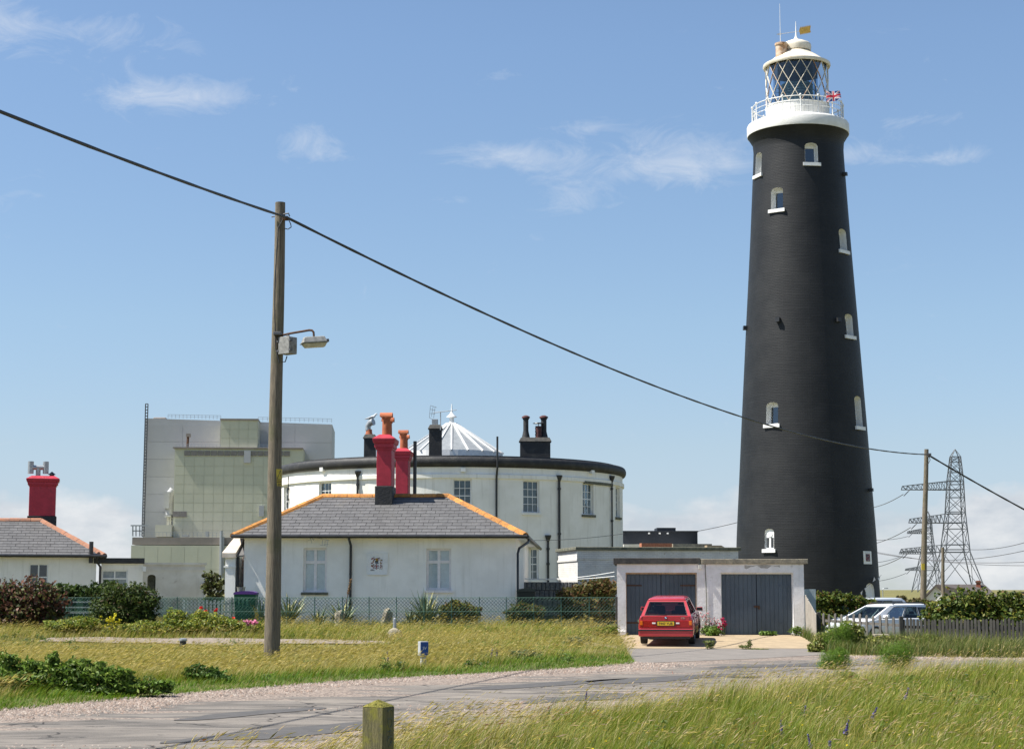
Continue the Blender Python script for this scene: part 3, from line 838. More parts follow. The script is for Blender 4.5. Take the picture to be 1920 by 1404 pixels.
# framed picture sign
u, z = lhit(1626.5, 1045); su = 1 / LR(z)
sg_c = lmap(u, z, -.06)
sgn = thing('wall_sign', sg_c, 'white framed poster sign with dark red picture on the lighthouse wall', 'sign')
b = MB(); panel(b, lmap, u - .55 * su, u + .55 * su, z - .48, z + .48, -.05, -.005); b.build('board', W['trim_white'], sgn)
mp_ = mat('poster_print', (.16, .012, .02), (.03, .02, .03), 5, .5, stain=((.6, .6, .62), 6, .54, .6, .8))
b = MB(); panel(b, lmap, u - .28 * su, u + .28 * su, z - .27, z + .27, -.06, -.05); b.build('print', mp_, sgn)
b = MB(); panel(b, lmap, u - .36 * su, u + .36 * su, z + .34, z + .39, -.055, -.05); b.build('heading', W['galv'], sgn)
# flag on the gallery rail
fm = [mat('flag_blue', (.02, .03, .16), (.03, .04, .2), 5, .8), mat('flag_white', (.75, .73, .74), None, 5, .8), mat('flag_red', (.55, .03, .06), (.45, .02, .05), 5, .8)]
fc = Vector(lring(.66, rR + .05, LZ(203)))
V = []; Fc = []; mi = []
nu_, nv_ = 44, 26
for i in range(nu_ + 1):
    for j in range(nv_ + 1):
        a = i / nu_; b_ = j / nv_
        wv_ = .16 * math.sin(a * 9 + b_ * 2.0) * a + .05 * math.sin(a * 17 + b_ * 5) * a
        V.append(fc + lr * (a * 1.15 - .1 * b_ * a) + lf * (wv_ + .02) + Vector((0, 0, (b_ - .5) * (.92 - .28 * a) + .10 * a + .06 * math.sin(a * 8) * a)))
def union(a, b_):
    x = (a - .5) * 2; y = b_ - .5
    if abs(y) < .1 or abs(x) < .1: return 2
    if abs(y) < .167 or abs(x) < .167: return 1
    d1 = (x * .5 - y); d2 = (x * .5 + y)
    for d in (d1, d2):
        s = d * (1 if x > 0 else -1)
        if 0 < s < .072 : return 2
        if abs(d) < .11: return 1
    return 0
for i in range(nu_):
    for j in range(nv_):
        q = i * (nv_ + 1) + j
        Fc.append((q, q + nv_ + 1, q + nv_ + 2, q + 1)); mi.append(union((i + .5) / nu_, (j + .5) / nv_))
fo = MB(); fo.v = V; fo.f = [list(f) for f in Fc]; fo.mi = mi
flag = thing('flag', fc, 'blue white and red crossed flag flying from the lighthouse gallery rail', 'flag')
fo.build('cloth', fm, flag, smooth=True)
MB().tube([fc + Vector((0, 0, -.75)), fc + Vector((0, 0, .55))], .015, 6).build('staff', W['trim_white'], flag)
# bunting beside the lighthouse door
bp = [lmap(*lhit(px, py), -.45) for px, py in ((1604, 1112), (1611, 1104), (1618, 1098), (1625, 1092), (1634, 1085))] + [lring(lhit(1636, 1080)[0] + .22, LR(3) + .3, LZ(1078))]
bun = thing('bunting', bp[0], 'string of small white pennants hung above the lighthouse door', 'bunting')
MB().tube(bp, .012, 5).build('cord', W['black_trim'], bun)
for i in range(5):
    a = bp[i].lerp(bp[i + 1], .2); c_ = bp[i].lerp(bp[i + 1], .75)
    MB().prism([a, c_, (a + c_) / 2 + Vector((0, 0, .30 if i in (3,) else -.34))], lf * .01).build('pennant', fm[1], bun)

# ================================================================== ROUND HOUSE
RD = 103.0; RR = 10.0
RX = P(846, 1000, RD).x; RZ = gz(RX, RD)
ra = math.atan2(RX, RD)
rfv = Vector((-math.sin(ra), -math.cos(ra), 0)); rrv = Vector((math.cos(ra), -math.sin(ra), 0))
def rring(u, r, z):
    return Vector((RX, RD, z)) + (rfv * math.cos(u) + rrv * math.sin(u)) * r
def rmap(u, z, d): return rring(u, RR - d, z)
def rhit(px, py, r=RR):
    d = pdir(px, py); a = d.x ** 2 + d.y ** 2; b = -2 * (d.x * RX + d.y * RD); c_ = RX ** 2 + RD ** 2 - r * r
    t = (-b - math.sqrt(max(0, b * b - 4 * a * c_))) / (2 * a)
    p = Vector((d.x * t - RX, d.y * t - RD, 0)).normalized()
    return math.atan2(p.dot(rrv), p.dot(rfv)), CAMZ + d.z * t
rh = thing('round_house', (RX, RD, RZ), 'large round white two-storey house with black cornice and conical glass roof', 'house')
zc0 = rhit(846, 874)[1]; zc1 = rhit(846, 856)[1]
zband1 = rhit(846, 887)[1]; zband0 = rhit(846, 896)[1]
zw1 = rhit(997, 901)[1]; zw0 = rhit(997, 961)[1]
zl1_ = rhit(997, 1028)[1]; zl0_ = rhit(997, 1087)[1]
rwin = []
for px in (536.5, 609, 867, 996.5, 1103, 1158.5):
    u = rhit(px, 930)[0]; rwin.append((u - .49 / RR, u + .49 / RR, zw0, zw1))
for k in range(8):                      # windows round the hidden side
    u = PI - 1.4 + k * .4; rwin.append((u - .049, u + .049, zw0, zw1))
u = rhit(997.5, 1050)[0]; rwin.append((u - .43 / RR, u + .43 / RR, zl0_, zl1_))
rb = MB(); wall_surface(rb, rmap, -PI, PI, RZ - .2, zc0 + .1, rwin, 96, 4)
rb.build('wall', W['drum_white'], rh, smooth=True)
bd = MB(); bd.lathe((RX, RD, 0), [(RR - .01, zband0 - .02), (RR + .09, zband0), (RR + .09, zband1 - .05), (RR - .01, zband1)], 96, cap=False); bd.build('string_course', W['drum_white'], rh, smooth=True)
co = MB(); prof = [(RR - .02, zc0 - .04), (RR + .05, zc0 - .02)]
for i in range(9):
    q = -PI / 2 + PI * i / 8 * .92; prof.append((RR + .04 + .17 * math.cos(q), (zc0 + zc1) / 2 - .01 + .27 * math.sin(q)))
prof += [(RR - .1, zc1 - .02), (RR - .3, zc1 - .02), (RR - .32, zc1 + .10), (RR - .62, zc1 + .11), (RR - .64, zc1 - .2), (4.0, zc1 - .1)]
co.lathe((RX, RD, 0), prof, 112, cap=False); co.build('cornice', W['black_paint'], rh, smooth=True)
for i, h in enumerate(rwin):
    if 6 <= i < 14: continue
    w = sash_window(rh, rmap, h, 3, 4, .06, .028, .14, W['trim_white'], W['glass'], W['curtain_dim'] if i in (2, 3, 14) else W['dark_room'], 1 / RR)
    r_ = MB(); reveal(r_, rmap, h, -.003, .22); r_.build('reveal', W['drum_white'], w)
    s = MB(); panel(s, rmap, h[0] - .01, h[1] + .01, h[2] - .13, h[2], -.10, .16); s.build('sill', W['concrete_mossy'] if i in (4, 5) else W['drum_white'], w)
# aged band over the two right-hand windows
hd = MB(); u0, u1 = rhit(1094, 900)[0], rhit(1146, 900)[0]
panel(hd, rmap, u0, (u0 + u1) / 2, zband0 - .1, zband0 + .05, -.12, 0); panel(hd, rmap, (u0 + u1) / 2, u1, zband0 - .1, zband0 + .05, -.12, 0); hd.build('weathered_lintel', W['concrete_mossy'], rh)
def rpipe(px, y0, y1, r=.055, hopper=False, out=.09):
    u = rhit(px, (y0 + y1) / 2)[0]
    z0 = rhit(px, y0)[1]; z1 = max(rhit(px, y1)[1], RZ)
    p = MB(); p.tube([rring(u, RR + out + (.14 if z > zc0 - .15 else 0), z) for z in (z0, (z0 + z1) / 2, z1)], r, 8)
    pp = p.build('downpipe', W['black_trim'], rh)
    if hopper:
        a = rring(u, RR + out, z0)
        h = MB(); h.lathe((a.x, a.y, 0), [(.06, z0 - .32), (.09, z0 - .25), (.17, z0 - .04), (.17, z0 + .03)], 10); h.build('hopper', W['black_trim'], pp)
    for zz_ in (z0 - .7, (z0 + z1) / 2):
        a = rring(u, RR + out, zz_); h = MB(); h.lathe((a.x, a.y, 0), [(r + .03, zz_ - .06), (r + .03, zz_ + .06)], 8); h.build('pipe_collar', W['black_trim'], pp)
rpipe(1047, 892, 1110, .065, True); rpipe(1145, 893, 1060, .045, True); rpipe(672, 884, 980, .06, True); rpipe(543, 893, 980, .03)
rpipe(1026, 1004, 1110, .06, True)
u = rhit(930, 900)[0]
p = MB(); p.tube([rring(u, RR + .27, rhit(930, 819)[1]), rring(u, RR + .27, zc0 - .05), rring(u, RR + .1, zband0), rring(u, RR + .1, RZ)], .055, 8); p.build('vent_pipe', W['black_trim'], rh)
for (px, py) in ((607, 880), (868, 881), (1107, 885)):   # small lamps/boxes under the cornice
    u, z = rhit(px, py); b = MB(); panel(b, rmap, u - .012, u + .012, z - .1, z + .1, -.2, 0); b.build('wall_box', W['trim_white'], rh)
# conical glass roof
zcb = P(846, 850, RD).z; zct = P(846, 796, RD).z; rcb = P(846 + 96, 850, RD).x - P(846, 850, RD).x
W['cone_glass'] = mat('cone_glass', (.27, .285, .29), (.22, .235, .24), 3, .3, spec=.5)
NR = 20
cone = MB(); cone.lathe((RX, RD, 0), [(rcb, zcb - .55), (rcb, zcb)], 40, cap=False)
cn = cone.build('cone_kerb', W['trim_white'], rh)
for k in range(NR):
    a0, a1 = 2 * PI * k / NR, 2 * PI * (k + 1) / NR
    g = MB(); g.add([rring(a0, rcb, zcb), rring(a1, rcb, zcb), rring(a1, .3, zct), rring(a0, .3, zct)], [(0, 1, 2, 3)]); g.build('cone_panel', W['cone_glass'], rh)
    MB().bar(rring(a0, rcb + .06, zcb - .02), rring(a0, .3, zct + .06), .07, .09).build('cone_rib', W['trim_white'], rh)
fn = MB(); zf = zct; fn.lathe((RX, RD, 0), [(.36, zf - .12), (.32, zf + .05), (.15, zf + .08), (.12, zf + .40), (.30, zf + .44), (.28, zf + .49), (.12, zf + .62), (.05, zf + .76), (.04, zf + 1.0), (.02, P(846, 757, RD).z)], 16)
fn.build('cone_finial', W['trim_white'], rh, smooth=True)
def rchimney(px0, px1, y0, y1, D, depth, pots, parent):
    a = P(px0, y1, D); b = P(px1, y0, D); base = a.z - .8
    cx = (a.x + b.x) / 2
    c_ = MB(); c_.box(a.x, b.x, D, D + depth, base, b.z - .12); o = c_.build('chimney_stack', W['black_paint'], parent, bevel=.03)
    t = MB(); e = .07
    t.hexa([(a.x - e, D - e, b.z - .14), (b.x + e, D - e, b.z - .14), (b.x + e, D + depth + e, b.z - .14), (a.x - e, D + depth + e, b.z - .14),
            (a.x + .05, D + .05, b.z + .10), (b.x - .05, D + .05, b.z + .10), (b.x - .05, D + depth - .05, b.z + .10), (a.x + .05, D + depth - .05, b.z + .10)])
    t.build('stack_cap', W['concrete_dark'], o, bevel=.02)
    for (px, yt, r, kind, dy) in pots:
        c0 = P(px, yt, D + dy); z0 = b.z; z1 = c0.z
        q = MB()
        if kind == 'cone':
            q.lathe((c0.x, D + dy, 0), [(r * 1.8, z0 - .05), (r * 1.2, z0 + .35), (r, z0 + .5), (r, z1 - .18), (r * 1.25, z1 - .15), (r * 1.25, z1 - .1)], 14)
            po = q.build('chimney_pot', W['black_paint'], o, smooth=True)
            h = MB(); h.lathe((c0.x, D + dy, 0), [(r * 1.6, z1 - .08), (r * 1.5, z1), (r * .6, z1 + .07), (.01, z1 + .08)], 14); h.build('pot_hood', W['pot_dark'], o, smooth=True)
        elif kind == 'ribbed':
            q.lathe((c0.x, D + dy, 0), [(r, z0)] + [(r * (1.15 if i % 2 else 1.0), z0 + (z1 - z0 - .15) * i / 8) for i in range(9)] + [(r * 1.2, z1 - .12)], 14)
            q.build('chimney_pot', W['pot_dark'], o, smooth=True)
            h = MB(); h.lathe((c0.x, D + dy, 0), [(.02, z1 - .12), (.02, z1 + .02), (r * 1.9, z1 + .03), (r * 1.8, z1 + .06), (.01, z1 + .1)], 14); h.build('pot_hood', W['black_trim'], o)
        elif kind == 'cowl':
            q.lathe((c0.x, D + dy, 0), [(r * 1.7, z0 - .03), (r * 1.1, z0 + .2), (r * 1.0, z0 + .4)], 14); q.build('chimney_pot', W['pot_clay'], o, smooth=True)
            zz_ = z0 + .4
            h = MB(); h.tube([(c0.x - .05, D + dy, zz_ - .05), (c0.x - .06, D + dy, zz_ + .20), (c0.x + .06, D + dy - .05, zz_ + .38), (c0.x + .26, D + dy - .15, zz_ + .44)], [r * 1.0, r * 1.0, r * 1.1, r * 1.25], 14); h.build('cowl', W['galv'], o, smooth=True)
        else:
            q.box(c0.x - r, c0.x + r, D + dy - r, D + dy + r, z0, z1); q.build('chimney_pot', W['galv'], o, bevel=.02)
    return o
rchimney(682, 704, 817, 852, 101.0, .8, [(692, 800, .17, 'cowl', .35)], rh)
rchimney(804, 828, 799, 852, 97.0, .7, [(815.5, 786, .17, 'box', .3)], rh)
rchimney(975, 1032, 823, 852, 100.0, .9, [(986, 781, .15, 'cone', .3), (1009.5, 795, .17, 'ribbed', .3), (1019.5, 781, .16, 'cone', .6)], rh)
# television aerial lashed to the middle stack
A = lambda px, py: P(px, py, 96.6)
ta = thing('television_aerial', A(826, 800), 'thin grey television aerial on the square black chimney', 'aerial')
MB().tube([A(826, 806), A(826, 773)], .03, 6).build('mast', W['galv'], ta)
MB().tube([A(812, 774), A(856, 768.5)], .022, 6).build('boom', W['galv'], ta)
for i in range(13):
    c0 = A(822 + i * 2.7, 772.8 - i * .34); MB().bar(c0 + Vector((-.02, -.16, -.03)), c0 + Vector((.02, .16, .04)), .016).build('director', W['galv'], ta)
for (x0, y0, x1, y1) in ((807, 760, 805, 783), (812, 762, 809, 781), (807, 760, 819, 764), (806, 767, 816, 769), (805.5, 775, 816, 776), (805, 783, 813, 787), (816, 762, 813, 784)):
    MB().bar(A(x0, y0), A(x1, y1), .022).build('reflector', W['galv'], ta)
# gull perched on the cowl
gp = P(697, 787.5, 101.3)
gull = thing('gull', gp, 'small grey and white gull perched on the left chimney cowl', 'bird')
gb_ = MB(); gb_.tube([gp + Vector(v) for v in ((-.30, 0, .06), (-.16, 0, .10), (.0, 0, .15), (.12, 0, .20), (.19, 0, .28), (.23, 0, .34), (.28, 0, .35), (.34, 0, .33))], [.015, .06, .10, .09, .055, .058, .05, .012], 10)
gb_.build('body', mat('gull_white', (.7, .7, .7), (.5, .5, .52), 9, .8), gull, smooth=True)
for s in (-1, 1):
    w = MB(); w.tube([gp + Vector(v) for v in ((.08, s * .085, .19), (-.08, s * .10, .15), (-.25, s * .06, .09), (-.42, s * .03, .05))], [.03, .06, .04, .008], 8); w.build('wing', W['galv'], gull, smooth=True)
    MB().tube([gp + Vector((.02, s * .03, .08)), gp + Vector((.03, s * .03, 0.0))], .012, 5).build('leg', W['pot_clay'], gull)
# ================================================================== COTTAGES
def slope_slates(parent, M, O, ex, es, L, S, a, b, rows, sw, limit, material, deck_name=None):
    """slates on a trapezoid slope: eave 0..L, ridge a..b at slope length S. Whole slates share one mesh"""
    O = Vector(O); ex = Vector(ex); es = Vector(es); en = ex.cross(es).normalized()
    if en.z < 0: en = -en
    rh_ = S / rows; th = .014; gap = .005
    full = None; n = 0; rest = MB(M)
    R3 = Matrix((ex, es, en)).transposed().to_4x4()
    for r in range(rows):
        s0 = r * rh_; s1 = s0 + rh_ * 1.06 if r < rows - 1 else S
        l0 = a * s0 / S; r0 = L - (L - b) * s0 / S
        x = (-.5 * sw if r % 2 else 0.0)
        while x < L:
            x0, x1 = x + gap, x + sw - gap; x += sw
            sm = s0 + rh_
            lm, rm = a * sm / S, L - (L - b) * sm / S
            if x1 < l0 + .05 or x0 > r0 - .05: continue
            whole = x0 > lm and x1 < rm
            tilt = .016
            if whole:
                if full is None:
                    q = MB(); q.hexa([(0, 0, tilt), (sw - 2 * gap, 0, tilt), (sw - 2 * gap, rh_ * 1.05, 0), (0, rh_ * 1.05, 0),
                                      (0, 0, tilt + th), (sw - 2 * gap, 0, tilt + th), (sw - 2 * gap, rh_ * 1.05, th), (0, rh_ * 1.05, th)])
                    full = q.mesh('slate', material)
                jit = random.uniform(-.004, .004)
                if n < limit:
                    obj('slate', full, parent, M @ Matrix.Translation(O + ex * (x0 + jit) + es * (s0 + random.uniform(-.006, .006))) @ R3); n += 1
                    continue
            # clipped slate at a hip (or past the count): own outline
            pb0, pb1 = max(x0, l0 - 0.02), min(x1, r0 + .02); pt0, pt1 = max(x0, lm), min(x1, rm)
            if pt1 < pt0: pt0 = pt1 = min(max((pt0 + pt1) / 2, pb0), pb1)
            pts = [(pb0, s0, tilt), (pb1, s0, tilt), (pt1, s0 + rh_, 0), (pt0, s0 + rh_, 0)]
            tgt = MB(M) if n < limit else rest
            w = lambda p, h: O + ex * p[0] + es * p[1] + en * (p[2] + h)
            tgt.hexa([w(p, 0) for p in pts] + [w(p, th) for p in pts])
            if n < limit:
                tgt.build('slate', material, parent); n += 1
    if rest.v:
        o = rest.build('slates', material, parent); o['kind'] = 'stuff'
def ridge_run(parent, M, a, b, material, step=.46):
    """row of half-round ridge tiles from a to b (local coordinates)"""
    a = Vector(a); b = Vector(b); n = max(1, round((b - a).length / step)); t = (b - a).normalized()
    side = t.cross(Vector((0, 0, 1))).normalized(); up = side.cross(t).normalized()
    q = MB(); l = (b - a).length / n - .012; prof = [(-.15, -.085), (-.10, .0), (0, .045), (.10, .0), (.15, -.085), (.12, -.10), (0, -.0), (-.12, -.10)]
    vs = [(0, y, z) for y, z in prof] + [(l, y, z) for y, z in prof]; k = len(prof)
    q.add(vs, [tuple(range(k)), tuple(range(k, 2 * k))[::-1]] + [(i, (i + 1) % k, k + (i + 1) % k, k + i) for i in range(k)])
    me = q.mesh('ridge_tile', material)
    R3 = Matrix((t, side, up)).transposed().to_4x4()
    for i in range(n):
        obj('ridge_tile', me, parent, M @ Matrix.Translation(a + t * (i * (b - a).length / n) + up * random.uniform(0, .012)) @ R3)
def red_chimney(parent, M, cx, y0, w, d, zb, zblack, zcap0, ztop, pots, wide=None):
    s = MB(M); s.box(cx - w / 2, cx + w / 2, y0, y0 + d, zblack, zcap0 + .05); st = s.build('chimney_stack', W['chimney_red'], parent, bevel=.02)
    e = .05; k = MB(M); k.box(cx - w / 2 - e, cx + w / 2 + e, y0 - e, y0 + d + e, zb, zblack); k.build('stack_base', W['black_paint'], st, bevel=.02)
    def ring(e0, e1, z0, z1, name='cap_course'):
        c = MB(M); c.hexa([(cx - w / 2 - e0, y0 - e0, z0), (cx + w / 2 + e0, y0 - e0, z0), (cx + w / 2 + e0, y0 + d + e0, z0), (cx - w / 2 - e0, y0 + d + e0, z0),
                           (cx - w / 2 - e1, y0 - e1, z1), (cx + w / 2 + e1, y0 - e1, z1), (cx + w / 2 + e1, y0 + d + e1, z1), (cx - w / 2 - e1, y0 + d + e1, z1)])
        c.build(name, W['chimney_red'], st, bevel=.012)
    h = ztop - zcap0
    ring(.035, .035, zcap0, zcap0 + h * .16); ring(.075, .075, zcap0 + h * .16, zcap0 + h * .46); ring(.11, .14, zcap0 + h * .46, zcap0 + h * .72); ring(.14, .14, zcap0 + h * .72, zcap0 + h * .82)
    ring(.14, -.08, zcap0 + h * .82, ztop + .06, 'flaunching')
    for (px, py, r, h_) in pots:
        q = MB(M); q.lathe((px, py, 0), [(r * 1.05, ztop - .02), (r, ztop + .1), (r * .93, ztop + h_ - .14), (r * 1.12, ztop + h_ - .12), (r * 1.12, ztop + h_ - .06)], 16)
        po = q.build('chimney_pot', W['pot_clay'], st, smooth=True)
        hd_ = MB(M); V = []; zc = ztop + h_ - .07; hl = r * 1.45      # half-round cover tile lying across the pot
        for i in range(11):
            qq = PI * i / 10
            for xx, rr in ((-hl, 1.12), (hl, 1.12), (-hl, .92), (hl, .92)):
                V.append((px + xx, py + r * rr * math.cos(qq), zc + r * rr * .95 * math.sin(qq)))
        Fs = []
        for i in range(10):
            o = i * 4
            Fs += [(o, o + 4, o + 5, o + 1), (o + 2, o + 3, o + 7, o + 6), (o, o + 2, o + 6, o + 4), (o + 1, o + 5, o + 7, o + 3)]
        hd_.add(V, Fs); hd_.build('pot_cover', W['pot_clay'], st)
    return st

def planar(M, y0=0.0):
    def f(u, v, d): return M @ Vector((u, y0 + d, v))
    return f
def gutter(parent, M, pts, r=.065):
    g = MB(M)
    g.tube(pts, r, 8); return g.build('gutter', W['black_trim'], parent, smooth=True)

# ---- the cottage in the middle
CA = R(2.4)
MC = frame_matrix(P(967, 1080, 60.9).x, 60.9, CA)
CL = -hit(457, 1080, MC)[0]                  # length of the front wall
gzc = gz(-5, 61) - .05
ct = thing('cottage', MC @ Vector((-CL / 2, 3, gzc)), 'white single-storey cottage with grey slate roof edged by orange ridge tiles', 'house')
ze_ = hit(800, 1004, MC, -.35)[1]            # eave height
ov = .36
Sy = 3.05; zr_ = hit(720, 931, MC, Sy)[1]
WH = ze_ - .04
wl = [hit(568, 1110, MC), hit(613, 1027, MC)]; wr = [hit(799, 1106, MC), hit(846, 1028, MC)]
ch = [(wl[0][0], wl[1][0], wl[0][1], wl[1][1]), (wr[0][0], wr[1][0], wr[0][1], wr[1][1])]
mpf = planar(MC)
wb = MB(MC)
wall_surface(wb, lambda u, v, d: Vector((u, d, v)), -CL, 0, gzc - .2, WH, ch, 4, 3)
cD = 17.0
wb.quad((0, 0, gzc - .2), (0, cD, gzc - .2), (0, cD, WH), (0, 0, WH))
wb.quad((-CL, 0, gzc - .2), (-CL, 2 * Sy, gzc - .2), (-CL, 2 * Sy, WH), (-CL, 0, WH))
wb.quad((-CL, 2 * Sy, gzc - .2), (-7.5, 2 * Sy, gzc - .2), (-7.5, 2 * Sy, WH), (-CL, 2 * Sy, WH))
wb.quad((-7.5, 2 * Sy, gzc - .2), (-7.5, cD, gzc - .2), (-7.5, cD, WH), (-7.5, 2 * Sy, WH))
wb.quad((-7.5, cD, gzc - .2), (0, cD, gzc - .2), (0, cD, WH), (-7.5, cD, WH))
wb.build('wall', W['render_white'], ct)
# corner quoin strip, faint
q = MB(MC); q.box(-.62, -.0, -.012, .0, gzc, WH - .02); q.build('corner_pilaster', W['render_white'], ct)
for h in ch:
    w = sash_window(ct, mpf, h, 2, 2, .075, .10, .09, W['frame_pink'], W['glass_clear'], W['curtain'], 1.0, mid=lambda a, b: [a, a + (b - a) * .70, b])
    r_ = MB(MC); reveal(r_, lambda u, v, d: Vector((u, d, v)), h, -.003, .16); r_.build('reveal', W['render_white'], w)
    s = MB(MC); s.box(h[0] - .06, h[1] + .06, -.07, .1, h[2] - .09, h[2]); s.build('sill', W['concrete_mossy'] if h is ch[0] else W['frame_pink'], w)
# roof of the front range
E0 = Vector((-CL - ov, -ov, ze_)); E1 = Vector((ov, -ov, ze_)); B0 = Vector((-CL - ov, 2 * Sy + ov, ze_)); B1 = Vector((ov, 2 * Sy + ov, ze_))
ra_ = hit(605, 930, MC, Sy)[0]; rb_ = hit(842, 930, MC, Sy)[0]
A0 = Vector((ra_, Sy, zr_)); A1 = Vector((rb_, Sy, zr_))
dk = MB(MC); t = Vector((0, 0, -.03))
dk.add([E0 + t, E1 + t, B1 + t, B0 + t, A0 + t, A1 + t], [(0, 1, 5, 4), (1, 2, 5), (2, 3, 4, 5), (3, 0, 4), (3, 2, 1, 0)])
roof = dk.build('roof', W['concrete_dark'], ct)
es = (Vector((0, Sy + ov, zr_ - ze_))); S_ = es.length; es.normalize()
slope_slates(roof, MC, E0, (1, 0, 0), es, CL + 2 * ov, S_, ra_ - E0.x, rb_ - E0.x, 13, .335, 300, W['slate'])
# right and left hip slopes
def hip_slates(parent, M, Ea, Eb, A, rows, sw):
    ex = (Eb - Ea); L = ex.length; ex.normalize()
    k = (A - Ea).dot(ex); foot = Ea + ex * k; s = A - foot; S = s.length; s.normalize()
    slope_slates(parent, M, Ea, ex, s, L, S, k, k, rows, sw, 0, W['slate'])
hip_slates(roof, MC, E1, B1, A1, 13, .335); hip_slates(roof, MC, B0, E0, A0, 13, .335)
for a, b in ((A0, A1), (E0, A0), (E1, A1)):
    ridge_run(roof, MC, a + Vector((0, 0, .06)), b + Vector((0, 0, .06)), W['lichen_tile'])
# rear wing roof (only its right eave shows)
rw = MB(MC); zrw = zr_ - .25
rw.add([(ov, 2 * Sy - .5, ze_ - .03), (ov, cD + ov, ze_ - .03), (-3.75, cD - 3, zrw), (-3.75, 2 * Sy - 3, zrw), (-7.5 - ov, 2 * Sy - .5, ze_ - .03), (-7.5 - ov, cD + ov, ze_ - .03)],
       [(0, 1, 2, 3), (4, 3, 2, 5), (1, 5, 2), (0, 4, 5, 1)])
rw.build('rear_roof', W['slate'], ct)
sf = MB(MC); sf.box(-CL - ov + .05, ov - .05, -ov + .05, -.004, ze_ - .075, ze_ - .045); sf.box(.004, ov - .05, .0, cD, ze_ - .075, ze_ - .045); sf.build('soffit', W['trim_white'], ct)
gutter(ct, MC, [(-CL - ov - .02, -ov - .05, ze_ - .01), (ov + .05, -ov - .05, ze_ - .03)])
gutter(ct, MC, [(ov + .05, -ov - .05, ze_ - .03), (ov + .05, cD + ov, ze_ - .05)])
xp = hit(657, 1050, MC)[0]
MB(MC).tube([(xp, -ov - .05, ze_ - .04), (xp, -ov - .05, ze_ - .12), (xp + .02, -.10, ze_ - .32), (xp + .02, -.08, ze_ - .5), (xp + .02, -.08, gzc)], .045, 8).build('downpipe', W['black_trim'], ct, smooth=True)
MB(MC).tube([(ov + .05, 1.6, ze_ - .08), (ov + .03, .9, ze_ - .2), (.12, .06, ze_ - .42), (.07, -.02, ze_ - .6), (.07, -.02, gzc)], .045, 8).build('downpipe', W['black_trim'], ct, smooth=True)
# chimneys
yc = Sy - .75
x0, zt = hit(704, 822, MC, yc); x1, _ = hit(734, 850, MC, yc)
cxm = (hit(706, 880, MC, yc)[0] + hit(734, 880, MC, yc)[0]) / 2; wch = hit(734, 880, MC, yc)[0] - hit(706, 880, MC, yc)[0]
zk = hit(720, 911, MC, yc)[1]; zcap = hit(720, 843, MC, yc)[1]; ztp = hit(720, 817, MC, yc)[1]; zpt = hit(725, 777, MC, yc)[1]
c1 = red_chimney(ct, MC, cxm, yc, wch, 1.05, zr_ - .75, zk, zcap, ztp, [(cxm + .04, yc + .27, .155, zpt - ztp), (cxm + .04, yc + .80, .155, zpt - ztp - .12)])
c1['label'] = 'front red chimney stack with black base'
yc2 = 17.6
wch2 = hit(765, 880, MC, yc2)[0] - hit(742, 880, MC, yc2)[0]; cx2 = (hit(742, 880, MC, yc2)[0] + hit(765, 880, MC, yc2)[0]) / 2
c2 = red_chimney(ct, MC, cx2, yc2, wch2, 1.05, zr_ - 1.4, zr_ - .8, hit(758, 862, MC, yc2)[1], hit(758, 842, MC, yc2)[1], [(cx2 + .03, yc2 + .27, .155, hit(758, 809, MC, yc2)[1] - hit(758, 842, MC, yc2)[1]), (cx2 + .03, yc2 + .8, .155, .62)])
c2['label'] = 'rear red chimney stack behind the ridge'
MB(MC).tube([(cx2 + wch2 / 2 + .28, yc2 + .3, zr_ - 1), (cx2 + wch2 / 2 + .28, yc2 + .3, hit(770, 826, MC, yc2)[1])], .08, 8).build('vent_pipe', W['black_trim'], ct)
# crest panel
x0, z0 = hit(688, 1077, MC); x1, z1 = hit(727, 1036, MC)
cr = MB(MC); cr.box(x0, x1, -.03, -.0, z0, z1); crest = cr.build('crest_panel', W['trim_white'], ct)
fr = MB(MC)
for (a, b, c_, d) in ((x0, x1, z1 - .03, z1 + .01), (x0, x1, z0 - .01, z0 + .03), (x0 - .01, x0 + .03, z0 + .03, z1 - .03), (x1 - .03, x1 + .01, z0 + .03, z1 - .03)):
    fr.box(a, b, -.045, -.03, c_, d)
fr.build('frame', W['trim_white'], crest)
cxx = (x0 + x1) / 2 - .02; czz = (z0 + z1) / 2
cm = {'r': mat('crest_red', (.30, .03, .03), (.2, .03, .03), 20, .7), 'k': mat('crest_dark', (.05, .045, .04), (.10, .06, .04), 20, .7), 'g': mat('crest_gold', (.40, .26, .05), None, 20, .7), 's': mat('crest_slate', (.15, .18, .22), None, 20, .7), 'w': W['trim_white']}
def cb_(c, a, b, z_0, z_1, dep=.008):
    q = MB(MC); q.box(cxx + a, cxx + b, -.03 - dep, -.03, czz + z_0, czz + z_1); q.build('crest_piece', cm[c], crest)
cb_('w', -.09, .09, -.19, .0, .006); cb_('r', -.012, .012, -.19, .0, .012); cb_('r', -.09, .09, -.107, -.083, .0125)
for (a, b) in ((-.05, -.05), (.05, -.05), (-.05, -.15), (.05, -.15)): cb_('s', a - .02, a + .02, b - .016, b + .016, .01)
cb_('s', -.05, .05, .0, .055, .012); cb_('g', -.03, .03, .10, .19, .012); cb_('k', -.06, .06, .055, .10, .010); cb_('k', .03, .07, -.0, .03, .009)
rr_ = random.Random(5)
for i in range(44):             # scrolled mantling on either side
    s = rr_.choice((-1, 1)); a = s * rr_.uniform(.105, .19); b = rr_.uniform(-.2, .2)
    cb_(rr_.choice('rrrkkg'), a - rr_.uniform(.008, .022), a + rr_.uniform(.008, .022), b - rr_.uniform(.006, .02), b + rr_.uniform(.006, .02), .007 + .0001 * i)
